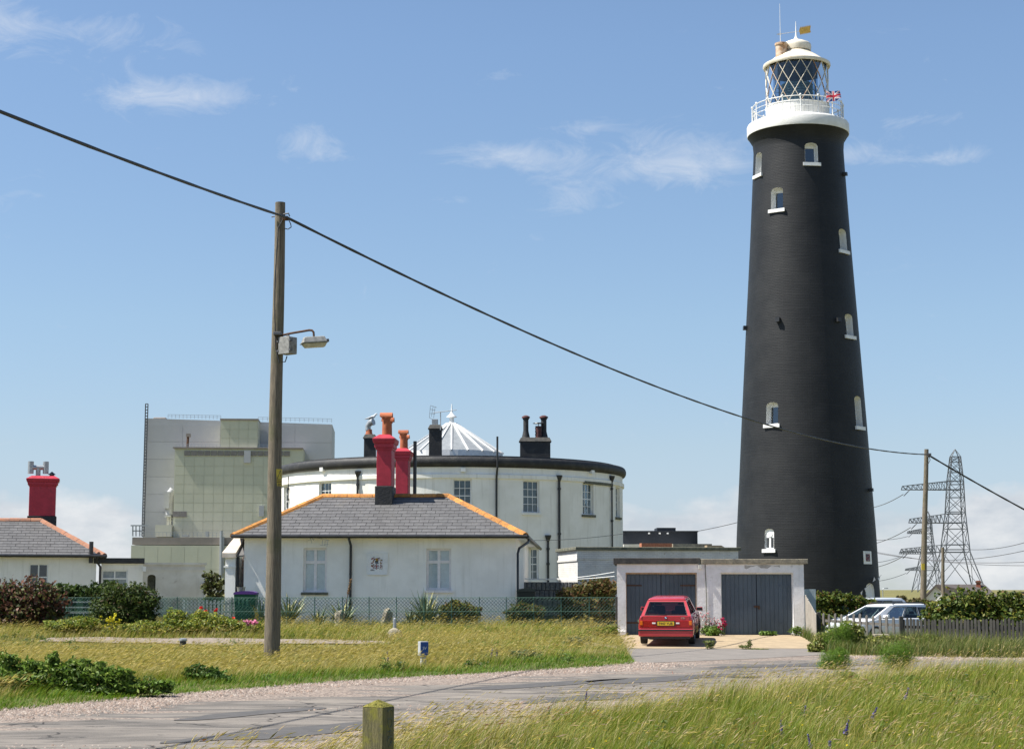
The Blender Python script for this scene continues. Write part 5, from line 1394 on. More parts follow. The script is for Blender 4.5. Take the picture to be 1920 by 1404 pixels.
# flaked render patch over the right doors
pts = []
for i in range(18):
    t = i / 17; pts.append((1396 + 66 * t, 1059 + 1.2 * math.sin(t * 9)))
low = [(1396 + 66 * t, 1063 + 2.6 * math.sin(t * 12 + 1) + 1.0 * math.sin(t * 31)) for t in np.linspace(1, 0, 18)]
b = MB(); b.add([GPt(x, y, -.004) for x, y in pts + low], [tuple(range(36))]); b.build('flaked_patch', mat('bare_render', (.50, .48, .44), (.38, .36, .33), 9, .9), ga)
W['garage_blue'] = mat('garage_blue', (.085, .112, .138), (.064, .086, .106), 1.2, .55, objrand=.07, streak=((.085, .10, .115), .55), stain=((.10, .11, .11), 7, .62, .75, .4))
for di, h in enumerate(gh):
    r_ = MB(); reveal(r_, lambda u, v, d: Vector((u, GY_ + d, v)), h, -.003, .22); r_.build('door_reveal', W['garage_white'], ga)
    f = MB(); f.box(h[0], h[1], GY_ + .10, GY_ + .2, h[3] - .05, h[3]); f.box(h[0], h[0] + .035, GY_ + .10, GY_ + .2, h[2], h[3] - .05); f.box(h[1] - .035, h[1], GY_ + .10, GY_ + .2, h[2], h[3] - .05)
    f.build('door_frame', mat('frame_tan', (.52, .42, .32), (.4, .3, .22), 6, .8) if di == 0 else W['trim_white'], ga)
    xa, xb = h[0] + .04, h[1] - .04; mid = (xa + xb) / 2
    for s in (0, 1):
        a, c_ = (xa, mid - .008) if s == 0 else (mid + .008, xb)
        lf_ = MB(); lf_.box(a + .01, c_ - .01, GY_ + .175, GY_ + .20, h[2] + .03, h[3] - .07)
        leafd = lf_.build('garage_door', W['garage_blue'], ga)
        npk = 8; w_ = (c_ - a) / npk
        for k in range(npk):
            q = MB(); q.box(a + k * w_ + .003, a + (k + 1) * w_ - .003, GY_ + .145, GY_ + .174, h[2] + .03, h[3] - .06); q.build('plank', W['garage_blue'], leafd, bevel=.004)
        for zz_ in (h[2] + .42, h[3] - .42):
            q = MB(); e = a if s == 0 else c_ - .5; q.box(e, e + .5, GY_ + .133, GY_ + .1445, zz_ - .025, zz_ + .025); q.build('hinge_strap', W['rust'] if di == 0 else W['garage_blue'], leafd)
    k = MB(); k.box(mid - .10, mid + .10, GY_ + .12, GY_ + .1445, h[2] + .92, h[2] + .98); k.lathe((mid + .07, GY_ + .12, 0), [(.03, h[2] + .86), (.04, h[2] + .93)], 8); k.build('hasp', W['rust'], ga)
b = MB(); x = GPt(1312, 1063).x; b.box(x - .05, x + .05, GY_ - .12, GY_ - .001, gzt - .16, gzt - .03); b.build('wall_lamp', W['stained_white'], ga)
b = MB(); x = GPt(1322, 1063).x; b.tube([(x, GY_ - .02, gzt), (x + .03, GY_ - .02, gzt - 1), (x + .02, GY_ - .02, gzg)], .012, 5); b.build('cable', W['concrete_mossy'], ga)
b = MB(); a = GPt(1168, 1188); b.box(gx0 - .02, a.x + .1, GY_ - .1, GY_ + .02, gzg - .1, gzg + .16); b.build('plinth', W['garage_white'], ga)
# leftover wall stub at the right-hand corner
a, c_ = P(1509, 1104, 62), P(1530, 1140, 62)
o = MB().box(a.x, c_.x, 62, 62.6, 0, a.z).build('wall_stub', mat('pale_blue_render', (.45, .52, .53), (.36, .42, .43), 4, .8, bump=.4), origin=((a.x + c_.x) / 2, 62.3, 0)); tag(o, 'pale blue rendered wall stub beside the garage right corner', 'wall')
# ================================================================== PYLONS AND FAR THINGS
W['pylon'] = mat('pylon_steel', (.12, .13, .14), (.10, .11, .12), .1, .6, .2)
def pylon(name, label, cpx, D, prof, arms, ytop, k=1.0):
    """prof: (pixel row, half width px); arms: (row of lower chord, row of upper chord at the body, tip px)"""
    mpp = P(961, 1100, D).x
    c = P(cpx, prof[0][0], D); base_z = gz(c.x, D)
    zs = [P(cpx, y, D).z for y, w in prof]; ws = [w * mpp for y, w in prof]
    zs[0] = base_z
    def hw(z): return float(np.interp(z, zs, ws))
    cx = lambda z: float(np.interp(z, [zs[0], zs[-1]], [P(cpx, prof[0][0], D).x, P(cpx, prof[-1][0], D).x]))
    py = thing(name, (c.x, D, base_z), label, 'pylon', 'lattice pylons on the skyline')
    t1, t2 = .30 * k, .17 * k
    corner = lambda s, e, z: Vector((cx(z) + s * hw(z), D + e * hw(z), z))
    for s in (-1, 1):
        for e in (-1, 1):
            l = MB()
            for i in range(len(zs) - 1): l.bar(corner(s, e, zs[i]), corner(s, e, zs[i + 1]), t1)
            l.build('leg', W['pylon'], py)
    br = MB(); z = zs[0]
    while z < zs[-1] - .5:
        h = max(1.6, hw(z) * 1.75); z2 = min(z + h, zs[-1])
        for (a, b) in (((-1, -1), (1, -1)), ((-1, 1), (1, 1)), ((-1, -1), (-1, 1)), ((1, -1), (1, 1))):
            br.bar(corner(*a, z), corner(*b, z2), t2); br.bar(corner(*b, z), corner(*a, z2), t2)
            br.bar(corner(*a, z2), corner(*b, z2), t2)
        z = z2
    br.build('bracing', W['pylon'], py)
    pk = MB(); zt = P(cpx, ytop, D).z
    for s in (-1, 1):
        for e in (-1, 1): pk.bar(corner(s, e, zs[-1]), Vector((cx(zt), D, zt)), t2 * 1.2)
    pk.build('peak', W['pylon'], py)
    tips = []
    for (yl, yu, tip) in arms:
        zl, zu = P(cpx, yl, D).z, P(cpx, yu, D).z; tp = P(tip, yl + 1, D)
        a_ = MB(); n = 9
        for e in (-1, 1):
            lo = corner(-1, e, zl); up = corner(-1, e, zu); tl = Vector((tp.x, D + e * .35, zl)); tu = Vector((tp.x + .4, D + e * .35, zl + (zu - zl) * .42))
            a_.bar(lo, tl, t1 * .8); a_.bar(up, tu, t1 * .8); a_.bar(tl, tu, t2)
            for i in range(n):
                p0, p1 = lo.lerp(tl, i / n), lo.lerp(tl, (i + 1) / n); q0, q1 = up.lerp(tu, i / n), up.lerp(tu, (i + 1) / n)
                a_.bar(p0, q1, t2); a_.bar(p1, q1, t2 * .9)
            ro = corner(1, e, zl); a_.bar(lo, ro, t1 * .8); a_.bar(up, corner(1, e, zu), t1 * .7)
        for i in range(n + 1):
            a_.bar(corner(-1, -1, zl).lerp(Vector((tp.x, D - .35, zl)), i / n), corner(-1, 1, zl).lerp(Vector((tp.x, D + .35, zl)), i / n), t2)
        a_.build('cross_arm', W['pylon'], py)
        ins = MB(); q = tp + Vector((3.0, 0, -.4)); ins.tube([Vector((q.x, D, zl)), Vector((q.x - 2.2, D, zl - 2.2))], .16, 6); ins.build('insulator', W['steel_dark'], py)
        tips.append(Vector((tp.x + .6, D, zl - 1.6)))
    return tips
t1 = pylon('pylon', 'taller near lattice pylon with three long arms behind the right pole', 1791, 620, [(1118, 47), (1035, 22.5), (962, 15.5), (900, 12.6), (856, 8.2)], [(918, 902, 1690), (980, 963, 1704), (1035, 1021, 1688)], 842)
t2 = pylon('pylon', 'shorter distant lattice pylon left of the right pole', 1740, 1050, [(1116, 25), (1038, 11.5), (1000, 7.2), (972, 5.2)], [(1000, 990, 1701), (1038, 1029, 1686), (1069, 1062, 1697)], 958, 1.35)
def wire(name, label, pts, r, m_, cat='cable', group=None, sag=0.0, n=24):
    a, b = Vector(pts[0]), Vector(pts[1])
    q = [a.lerp(b, t) - Vector((0, 0, sag * 4 * t * (1 - t))) for t in np.linspace(0, 1, n)]
    o = MB().tube(q, r, 6).build(name, m_, origin=a); return tag(o, label, cat, group)
wl_ = W['steel_dark']; gp_ = 'power lines of the pylons'
nm = ('upper', 'middle', 'lower')
ends = [((1560, 985), (1560, 1010)), ((1560, 1036), (1560, 1062)), ((1560, 1092), (1560, 1100))]
for i, tp in enumerate(t1):
    e = P(1600, (952, 1022, 1062)[i], 800)
    wire('power_line', nm[i] + ' thin power line from the tall pylon arm tip leftwards behind the lighthouse', (tp, e), .13, wl_, 'cable', gp_, 2.0)
    e = P(1600, (1006, 1052, 1090)[i], 1000)
    wire('power_line', nm[i] + ' faint power line from the short pylon arm tip leftwards', (t2[i], e), .14, wl_, 'cable', gp_, 2.0)
for k, (a, b) in enumerate((((1740, 1049), (2000, 1010)), ((1620, 1030), (2000, 1058)), ((1640, 1036), (2000, 1048)), ((1820, 1030), (2000, 985)))):
    wire('power_line', ('long level power line running right, ' + ('first', 'second', 'third', 'fourth')[k] + ' from the lowest at the frame edge'), (P(*a, 640), P(*b, 560)), .11, wl_, 'cable', gp_, 2.2)
wire('power_line', 'thin wire between the round house and the lighthouse above the black building', (P(1168, 1012, 170), P(1395, 976, 170)), .035, wl_, 'cable', gp_, .3)
wire('power_line', 'thin wire across the round house wall to the cottage eave', (P(985, 1013, 92), P(1170, 1000, 96)), .014, wl_, 'cable', gp_, .1)

# far bungalow behind the hedge
MF = frame_matrix(P(1736, 1110, 150).x, 150, R(19))
fh_ = thing('far_bungalow', MF @ Vector((3, 3, .3)), 'small white gabled bungalow with dark roof far behind the hedge', 'house')
zr = hit(1755, 1099, MF)[1]; zev = hit(1737, 1120, MF)[1]; xg = hit(1770, 1110, MF)[0]; Ld = 8.0
b = MB(MF)
xa, xb = 0.0, xg * 1.15
b.add([(xa, 0, .2), (xb, 0, .2), (xb, 0, zev), ((xa + xb) / 2, 0, zr), (xa, 0, zev)], [(0, 1, 2, 3, 4)]); b.build('gable_wall', W['trim_white'], fh_)
x2 = hit(1866, 1118, MF, 2)[0]
b = MB(MF); b.box(xb, x2, .5, 4, .2, zev); b.build('wall', W['render_white'], fh_)
b = MB(MF); xm_ = (xa + xb) / 2
b.hexa([(xa - .25, -.2, zev - .15), (xm_, -.2, zr), (xm_, 5, zr), (xa - .25, 5, zev - .15), (xa - .25, -.2, zev), (xm_, -.2, zr + .18), (xm_, 5, zr + .18), (xa - .25, 5, zev)])
x3 = hit(1845, 1099, MF, 2)[0]
b.hexa([(xm_ + .01, -.2, zr), (xb + .2, -.2, zev - .15), (x2 + .4, .2, zev - .1), (x3, 2.4, zr), (xm_ + .01, -.2, zr + .18), (xb + .2, -.2, zev), (x2 + .4, .2, zev + .05), (x3, 2.4, zr + .18)])
b.build('roof', mat('brown_roof', (.10, .085, .08), (.075, .065, .062), 2, .8), fh_)
c0, c1_ = hit(1830, 1088, MF, 1.4), hit(1839, 1118, MF, 1.4)
b = MB(MF); b.box(c0[0], c1_[0], 1.4, 1.85, c1_[1], c0[1]); b.build('chimney', mat('brick_chimney', (.30, .10, .055), (.22, .07, .045), 6, .9), fh_)
b = MB(MF); b.box(c0[0] - .06, c1_[0] + .06, 1.35, 1.9, c0[1] - .2, c0[1] - .08); b.build('chimney_course', W['rust'], fh_)
a, c_ = P(1908, 1113, 300), P(1960, 1122, 300)
o = MB().box(a.x, c_.x, 300, 306, 0, a.z).build('far_hut', W['render_white'], origin=((a.x + c_.x) / 2, 303, 0)); tag(o, 'tiny white flat hut at the right edge of the skyline', 'building')
h_ = MB(); h_.box(a.x - .3, c_.x + .3, 299.6, 306.4, a.z, a.z + .35); ho = h_.build('roof', W['concrete_dark'], o)
a = P(1655.5, 1120, 250)
lp = thing('far_lamp_post', (a.x, 250, .2), 'slim grey lamp post far beyond the lighthouse', 'lamp post')
z1 = P(1655.5, 1104, 250).z
MB().tube([(a.x, 250, 0), (a.x, 250, z1), (a.x + .15, 250, z1 + .1), (a.x + .5, 250, z1 + .12)], .06, 6).build('post', W['galv'], lp)
MB().box(a.x + .35, a.x + .75, 249.9, 250.1, z1 + .06, z1 + .18).build('lantern', W['galv'], lp)

# ================================================================== POLES AND CABLES
m, nt, bs = new_mat('weathered_pole')
c = mixc(nt, ramp(nt, mnoise(nt, 9, 6, .65, (6, 6, .25)), .35, .68), (.23, .19, .135), (.085, .072, .052))
c = mixc(nt, ramp(nt, mnoise(nt, 1.4, 5, .6), .52, .75), c, (.12, .115, .06))
c = mixc(nt, ramp(nt, mnoise(nt, 26, 4, .6, (4, 4, .35)), .66, .74), c, (.035, .032, .028))
c = mixc(nt, ramp(nt, mnoise(nt, 14, 4, .6, (5, 5, 1)), .70, .78), c, (.36, .34, .29))
nt.links.new(c, bs.inputs['Base Color']); bs.inputs['Roughness'].default_value = .88
add_bump(nt, bs, mnoise(nt, 12, 6, .7, (7, 7, .3)), .9, .03)
W['wood_pole'] = m
def pole(base, top, r0, r1, label, n=14):
    base, top = Vector(base), Vector(top)
    po = thing('utility_pole', base, label, 'pole', 'wooden utility poles')
    pts = [base.lerp(top, t) + Vector((.012 * math.sin(t * 9), .01 * math.cos(t * 7), 0)) for t in np.linspace(0, 1, n)]
    MB().tube(pts, [r0 + (r1 - r0) * t for t in np.linspace(0, 1, n)], 18).build('shaft', W['wood_pole'], po, smooth=True)
    return po
PD = 40.0
pb, pt = P(509, 1247, PD), P(525, 380, PD)
pb.z = gz(pb.x, PD) - .1
p1 = pole(pb, pt, .185, .115, 'tall weathered wooden pole standing in the grass left of the cottage')
def PO(t): return pb.lerp(pt, t)
def tpole(py): return (P(515, py, PD).z - pb.z) / (pt.z - pb.z)
A_ = lambda px, py, dy=0.0: P(px, py, PD + dy)
k = MB(); k.tube([A_(531, 402, -.16), A_(541, 400, -.16), A_(543, 406, -.16)], .018, 6); k.build('bracket', W['steel_dark'], p1)
k = MB(); k.box(A_(538, 1).x, A_(548, 1).x, PD - .2, PD - .1, A_(540, 416).z, A_(540, 408).z); k.build('cable_clamp', W['rust'], p1, bevel=.01)
k = MB(); k.tube([A_(541, 412, -.15), A_(545, 420, -.15), A_(546, 426, -.15), A_(540, 430, -.15), A_(532, 428, -.15)], .012, 6); k.build('tail_wire', W['black_trim'], p1)
k = MB(); k.tube([A_(509, 407, -.12), A_(515, 406, -.12)], .015, 6); k.build('bolt', W['steel_dark'], p1)
cw = MB(); cw.tube([A_(531, 410, -.14)] + [PO(tpole(y)) + Vector((-.03 + .03 * math.sin(y * .02), -.155, 0)) for y in range(430, 680, 25)] + [A_(524, 680, -.22), A_(535, 678, -.2), A_(538, 668, -.16)], .014, 6); cw.build('cable_run', W['black_trim'], p1)
# yellow warning plate bent round the pole
wc = PO(tpole(895)); wr = .185 - .07 * tpole(895) + .006
zt_, zb_ = A_(525, 880).z, A_(525, 911.5).z
wp = thing('warning_sign', wc + Vector((.1, -.1, 0)), 'yellow electrical hazard plate with black triangle on the tall pole', 'sign')
def wmapf(u, v, d): return Vector((wc.x + (wr - d) * math.sin(u), wc.y - (wr - d) * math.cos(u), v))
def wsheet(name, m_, u0, u1, v0, v1, d):
    b = MB(); n = 6
    for i in range(n):
        a, c_ = u0 + (u1 - u0) * i / n, u0 + (u1 - u0) * (i + 1) / n
        b.add([wmapf(a, v0, d), wmapf(c_, v0, d), wmapf(c_, v1, d), wmapf(a, v1, d)], [(0, 1, 2, 3)])
    return b.build(name, m_, wp)
yl_ = mat('sign_yellow', (.58, .44, .04), (.46, .35, .04), 12, .5)
wsheet('plate', yl_, .30, 1.62, zb_, zt_, 0)
H_ = zt_ - zb_
for (u0, u1, a, b_) in ((.42, 1.5, .40, .425), (.42, 1.5, .30, .345), (.42, 1.5, .20, .25), (.55, 1.4, .10, .14), (.55, 1.4, .03, .06)):
    wsheet('lettering_line', W['black_trim'] if a > .39 else W['rust'], u0, u1, zb_ + a * H_, zb_ + b_ * H_, -.003)
for (ua, va, ub, vb) in ((.44, .42, .96, .94), (.96, .94, 1.48, .42)):
    b = MB(); n = 8
    for i in range(n):
        s0, s1 = i / n, (i + 1) / n
        q0, q1 = (ua + (ub - ua) * s0, zb_ + H_ * (va + (vb - va) * s0)), (ua + (ub - ua) * s1, zb_ + H_ * (va + (vb - va) * s1))
        b.add([wmapf(q0[0] - .04, q0[1], -.003), wmapf(q0[0] + .04, q0[1], -.003), wmapf(q1[0] + .04, q1[1], -.003), wmapf(q1[0] - .04, q1[1], -.003)], [(0, 1, 2, 3)])
    b.build('triangle_edge', W['black_trim'], wp)
b = MB(); b.add([wmapf(1.0, zb_ + H_ * .80, -.003), wmapf(.9, zb_ + H_ * .62, -.003), wmapf(.98, zb_ + H_ * .63, -.003), wmapf(.93, zb_ + H_ * .47, -.003), wmapf(1.06, zb_ + H_ * .67, -.003), wmapf(.98, zb_ + H_ * .66, -.003)], [(0, 1, 2, 5), (2, 3, 4, 5)]); b.build('bolt_symbol', W['black_trim'], wp)
# junction box and street lamp on the pole
jb = thing('junction_box', A_(540, 665, -.25), 'grey electrical box clamped to the tall pole below the lamp', 'junction box')
W['weathered_box'] = mat('weathered_box', (.28, .28, .265), (.18, .18, .17), 14, .7, stain=((.09, .085, .075), 18, .55, .68, .7), bump=.3, bscale=60)
MJ = Matrix.Translation(A_(539.5, 648, -.27)) @ Matrix.Rotation(R(-38), 4, 'Z')
b = MB(MJ); b.box(-.165, .165, -.10, .14, -.20, .19); b.build('case', W['weathered_box'], jb, bevel=.018)
b = MB(MJ); b.box(-.175, .175, -.13, -.10, -.205, .195); b.build('lid', W['weathered_box'], jb, bevel=.012)
for (x, z) in ((-.19, .1), (-.19, -.12), (.19, .1), (.19, -.12)):
    b = MB(MJ); b.box(x - .025, x + .025, -.14, -.06, z - .02, z + .02); b.build('catch', W['steel_dark'], jb)
b = MB(MJ); b.lathe((0, 0, 0), [(.04, .19), (.04, .24), (.02, .25)], 8); b.build('gland', W['steel_dark'], jb)
sl = thing('street_lamp', A_(534, 628, -.1), 'small weathered street lamp on a short arm of the tall pole', 'street lamp')
MB().tube([A_(527, 629, -.15), A_(545, 625, -.2), A_(580, 619, -.3), A_(585, 619.5, -.32), A_(588, 623, -.33), A_(588.5, 631, -.33)], .026, 8).build('arm', W['rust'], sl, smooth=True)
b = MB(); b.box(A_(526, 1).x, A_(540, 1).x, PD - .3, PD - .08, A_(530, 631).z, A_(530, 625).z); b.build('arm_clamp', W['steel_dark'], sl, bevel=.01)
MH = Matrix.Translation(A_(589, 641, -.34)) @ Matrix.Rotation(R(20), 4, 'Z') @ Matrix.Rotation(R(-6), 4, 'Y')
b = MB(MH); L_ = .29
b.hexa([(-L_, -.13, -.02), (L_, -.13, -.02), (L_, .13, -.02), (-L_, .13, -.02), (-L_ + .06, -.07, .12), (L_ - .05, -.07, .12), (L_ - .05, .07, .12), (-L_ + .06, .07, .12)])
b.build('lamp_housing', W['weathered_box'], sl, bevel=.02)
b = MB(MH); b.box(-L_ - .015, L_ + .015, -.145, .145, -.035, -.018); b.build('lamp_rim', W['concrete_mossy'], sl, bevel=.005)
b = MB(MH); b.hexa([(-L_ + .07, -.07, -.13), (L_ - .06, -.07, -.13), (L_ - .06, .07, -.13), (-L_ + .07, .07, -.13), (-L_ + .01, -.125, -.036), (L_ - .01, -.125, -.036), (L_ - .01, .125, -.036), (-L_ + .01, .125, -.036)])
b.build('lamp_diffuser', mat('old_diffuser', (.50, .48, .36), (.38, .36, .24), 12, .3, spec=.6), sl, bevel=.015)
b = MB(MH); b.box(L_ - .01, L_ + .05, -.06, .06, -.02, .05); b.build('end_cap', W['steel_dark'], sl, bevel=.01)
# right-hand poles
p2b, p2t = P(1729, 1128, 100), P(1737, 842, 100); p2b.z = gz(p2b.x, 100) - .2
p2 = pole(p2b, p2t, .185, .12, 'wooden pole rising behind the picket fence right of the lighthouse')
MB().box(P(1740, 850, 100).x - .06, P(1740, 850, 100).x + .14, 99.8, 100.0, P(1740, 857, 100).z, P(1740, 850, 100).z).build('bracket', W['steel_dark'], p2)
MB().tube([P(1741, 853, 99.8), P(1744, 862, 99.8), P(1740, 870, 99.8), P(1738, 890, 99.8)], .02, 5).build('tail_wire', W['black_trim'], p2)
b = MB(); q = P(1728.5, 1062, 99.7); b.box(q.x, q.x + .16, 99.72, 99.8, q.z - .18, q.z + .18); b.build('plate', yl_, p2)
q3b, q3t = P(1768, 1122, 120), P(1767.5, 1026, 120); q3b.z = 0
p3 = pole(q3b, q3t, .13, .10, 'shorter dark wooden pole near the bungalow gable')
# heavy twisted cable along the poles
W['cable'] = mat('black_cable', (.014, .014, .016), (.024, .024, .026), 20, .5, bump=.6, bscale=18, bdist=.02)
def heavy(label, a, b, r, sag, n=40):
    a, b = Vector(a), Vector(b)
    q = [a.lerp(b, t) - Vector((0, 0, sag * 4 * t * (1 - t))) for t in np.linspace(0, 1, n)]
    rs = [r * (1 + .13 * math.sin(i * 2.1)) for i in range(n)]
    o = MB().tube(q, rs, 8).build('overhead_cable', W['cable'], origin=a, smooth=True); tag(o, label, 'cable', 'overhead cables on wooden poles')
ca_, cb2 = P(-260, 104, 22), A_(538, 408, -.16)
heavy('thick black cable from the upper left edge to the tall pole', cb2 + (ca_ - cb2) * 1.7 + Vector((0, 0, .36)), cb2, .030, .22)
heavy('long black cable sagging from the tall pole to the right-hand pole', A_(538, 408, -.16), P(1739, 852, 99.8), .032, 1.25, 90)
heavy('black cable dropping from the right-hand pole to the right edge', P(1741, 853, 99.8), P(2150, 1068, 110), .05, .25)

# ================================================================== CARS
def bil(q):
    q = [Vector(p) for p in q]                       # 00, 10, 11, 01
    n = (q[1] - q[0]).cross(q[3] - q[0]).normalized()
    def f(u, v, d):
        p = q[0] * (1 - u) * (1 - v) + q[1] * u * (1 - v) + q[2] * u * v + q[3] * (1 - u) * v
        return p - n * d
    return f
W['tyre'] = mat('tyre', (.018, .018, .018), (.03, .03, .03), 12, .85)
W['alloy'] = mat('alloy', (.45, .45, .46), (.35, .35, .36), 8, .35, .8)
W['car_black'] = mat('car_plastic', (.018, .018, .02), (.025, .025, .027), 10, .5)
W['car_glass'] = glass_mat('car_glass', (.34, .42, .42), .05, .02, .3)
W['seat'] = mat('seat_cloth', (.035, .036, .04), (.05, .05, .055), 10, .9)
W['lens_red'] = mat('lens_red', (.35, .008, .012), (.28, .006, .01), 20, .15, coat=.5)
W['lens_amber'] = mat('lens_amber', (.75, .16, .01), (.6, .12, .01), 20, .15, coat=.5)
W['chrome'] = mat('chrome', (.7, .7, .7), None, 8, .15, .9)
def car(name, label, M, p, paint, group):
    """local frame: x right, y forward from the rear bumper, z up. p: dimensions"""
    L, hwd, H = p['L'], p['W'] / 2, p['H']; belt = p['belt']
    c = thing(name, M.translation, label, 'car', group)
    # lower body: lofted cross-sections
    sec = []
    for (y, k, zt, zb) in p['stations']:
        w = hwd * k
        sec.append([(w * .86, y, zb), (w * .965, y, zb + .07), (w, y, zb + .30), (w * .985, y, zt - .17), (w * .94, y, zt - .04), (w * .86, y, zt)])
    b = MB(M); n = 6
    V = []
    for s in sec:
        V += [Vector(q) for q in s] + [Vector((-q[0], q[1], q[2])) for q in s[::-1]]
    k = 2 * n; F_ = []
    for i in range(len(sec) - 1):
        for j in range(k): F_.append((i * k + j, i * k + (j + 1) % k, (i + 1) * k + (j + 1) % k, (i + 1) * k + j))
    F_.append(tuple(range(k))[::-1]); F_.append(tuple(range((len(sec) - 1) * k, len(sec) * k)))
    b.add(V, F_); body = b.build('body', paint, c, smooth=True, bevel=.012)
    # greenhouse
    wb, wt = p['wb'], p['wt']; zb, zt = belt - .015, p['zt']
    yr0, yr1, yf1, yf0 = p['yr0'], p['yr1'], p['yf1'], p['yf0']
    rear = bil([(-wb, yr0, zb), (wb, yr0, zb), (wt, yr1, zt), (-wt, yr1, zt)])
    front = bil([(wb, yf0, zb), (-wb, yf0, zb), (-wt, yf1, zt), (wt, yf1, zt)])
    right = bil([(wb, yr0, zb), (wb, yf0, zb), (wt, yf1, zt), (wt, yr1, zt)])
    left = bil([(-wb, yf0, zb), (-wb, yr0, zb), (-wt, yr1, zt), (-wt, yf1, zt)])
    T_ = lambda f: (lambda u, v, d: M @ f(u, v, d))
    cab = MB(); panes = []
    sw = p['side']
    for f, hs in ((rear, [p['rearwin']]), (front, [(.07, .93, .05, .92)]), (right, sw), (left, [(1 - h[1], 1 - h[0], h[2], h[3]) for h in sw])):
        g = T_(f); wall_surface(cab, g, 0, 1, 0, 1, hs, 1, 1)
        for h in hs: reveal(cab, g, h, 0, .03)
        panes += [(g, h) for h in hs]
    cb_ = cab.build('cabin_frame', paint, c)
    for i, (g, h) in enumerate(panes):
        q = MB(); q.add([g(h[0], h[2], .012), g(h[1], h[2], .012), g(h[1], h[3], .012), g(h[0], h[3], .012)], [(0, 1, 2, 3)])
        q.build('rear_window' if i == 0 else 'windscreen' if i == 1 else 'side_window', W['car_glass'], c)
        s_ = MB(); du, dv = .012, .03
        for (a0, a1, b0, b1) in ((h[0] - du, h[1] + du, h[2] - dv, h[2]), (h[0] - du, h[1] + du, h[3], h[3] + dv), (h[0] - du, h[0], h[2], h[3]), (h[1], h[1] + du, h[2], h[3])):
            panel(s_, g, a0, a1, b0, b1, -.004, .012)
        s_.build('window_seal', W['car_black'], c)
    r = MB(M); e = .0
    ring0 = [(-wt, yr1, zt), (wt, yr1, zt), (wt, yf1, zt), (-wt, yf1, zt)]
    yr2, yf2 = yr1 + .04, yf1 - .06
    ring1 = [(-wt + .035, yr2, zt + (H - zt) * .55), (wt - .035, yr2, zt + (H - zt) * .55), (wt - .035, yf2, zt + (H - zt) * .5), (-wt + .035, yf2, zt + (H - zt) * .5)]
    ring2 = [(-wt + .17, yr2 + .22, H), (wt - .17, yr2 + .22, H), (wt - .17, yf2 - .3, H - .005), (-wt + .17, yf2 - .3, H - .005)]
    r.add(ring0 + ring1 + ring2, [(0, 1, 5, 4), (1, 2, 6, 5), (2, 3, 7, 6), (3, 0, 4, 7), (4, 5, 9, 8), (5, 6, 10, 9), (6, 7, 11, 10), (7, 4, 8, 11), (8, 9, 10, 11), (3, 2, 1, 0)])
    r.build('roof', paint, c, smooth=True, bevel=.03)
    # interior
    it = MB(M); it.box(-wb * .93, wb * .93, yr0 + .12, yf0 - .3, zb - .02, zb + .012); it.build('interior_deck', W['seat'], c)
    for (y, x) in ((p['seat'], -.36), (p['seat'], .36)):
        s_ = MB(M); s_.hexa([(x - .24, y, zb - .1), (x + .24, y, zb - .1), (x + .24, y + .14, zb - .1), (x - .24, y + .14, zb - .1), (x - .20, y - .12, zb + .22), (x + .20, y - .12, zb + .22), (x + .20, y - .02, zb + .22), (x - .20, y - .02, zb + .22)]); s_.box(x - .12, x + .12, y - .15, y - .06, zb + .24, zb + .37); s_.build('seat', W['seat'], c, bevel=.03)
        s_ = MB(M); s_.box(x - .26, x + .26, y - .95, y - .82, zb - .1, zb + .12); s_.box(x - .11, x + .11, y - .96, y - .88, zb + .14, zb + .25); s_.build('seat', W['seat'], c, bevel=.03)
    # wheels
    R_ = p['wr']
    for y in (p['ax0'], p['ax1']):
        for s in (-1, 1):
            x0, x1 = s * (hwd - .21), s * (hwd - .02)
            V = []; nn = 28; prof = [(x0, R_ * .7), (x0, R_ * .97), (x0 + (x1 - x0) * .2, R_), (x0 + (x1 - x0) * .8, R_), (x1, R_ * .96), (x1, R_ * .66), (x1 - s * .03, R_ * .62)]
            for (x, rr) in prof:
                for i in range(nn): q = 2 * PI * i / nn; V.append((x, y + rr * math.cos(q), R_ + rr * math.sin(q)))
            F_ = [(i * nn + j, i * nn + (j + 1) % nn, (i + 1) * nn + (j + 1) % nn, (i + 1) * nn + j) for i in range(len(prof) - 1) for j in range(nn)] + [tuple(range(nn))]
            w_ = MB(M); w_.add(V, F_); wo_ = w_.build('wheel', W['tyre'], c, smooth=True)
            V = []
            for (x, rr) in ((x1 - s * .03, R_ * .64), (x1 - s * .01, R_ * .60), (x1 - s * .045, R_ * .5), (x1 - s * .02, R_ * .16), (x1 - s * .015, .01)):
                for i in range(nn): q = 2 * PI * i / nn; V.append((x, y + rr * math.cos(q), R_ + rr * math.sin(q)))
            w_ = MB(M); w_.add(V, [(i * nn + j, i * nn + (j + 1) % nn, (i + 1) * nn + (j + 1) % nn, (i + 1) * nn + j) for i in range(4) for j in range(nn)]); w_.build('rim', W['alloy'], wo_, smooth=True)
            # dark wheel arch
            a_ = MB(M); V = []
            for rr, xx in ((R_ * 1.16, s * (hwd + .003)), (R_ * .9, s * (hwd + .003)), (R_ * .9, s * (hwd - .1))):
                for i in range(17): q = PI * i / 16; V.append((xx, y + rr * math.cos(q), R_ * .98 + rr * math.sin(q)))
            a_.add(V, [(k_ * 17 + j, k_ * 17 + j + 1, (k_ + 1) * 17 + j + 1, (k_ + 1) * 17 + j) for k_ in range(2) for j in range(16)]); a_.build('wheel_arch', W['car_black'], c)
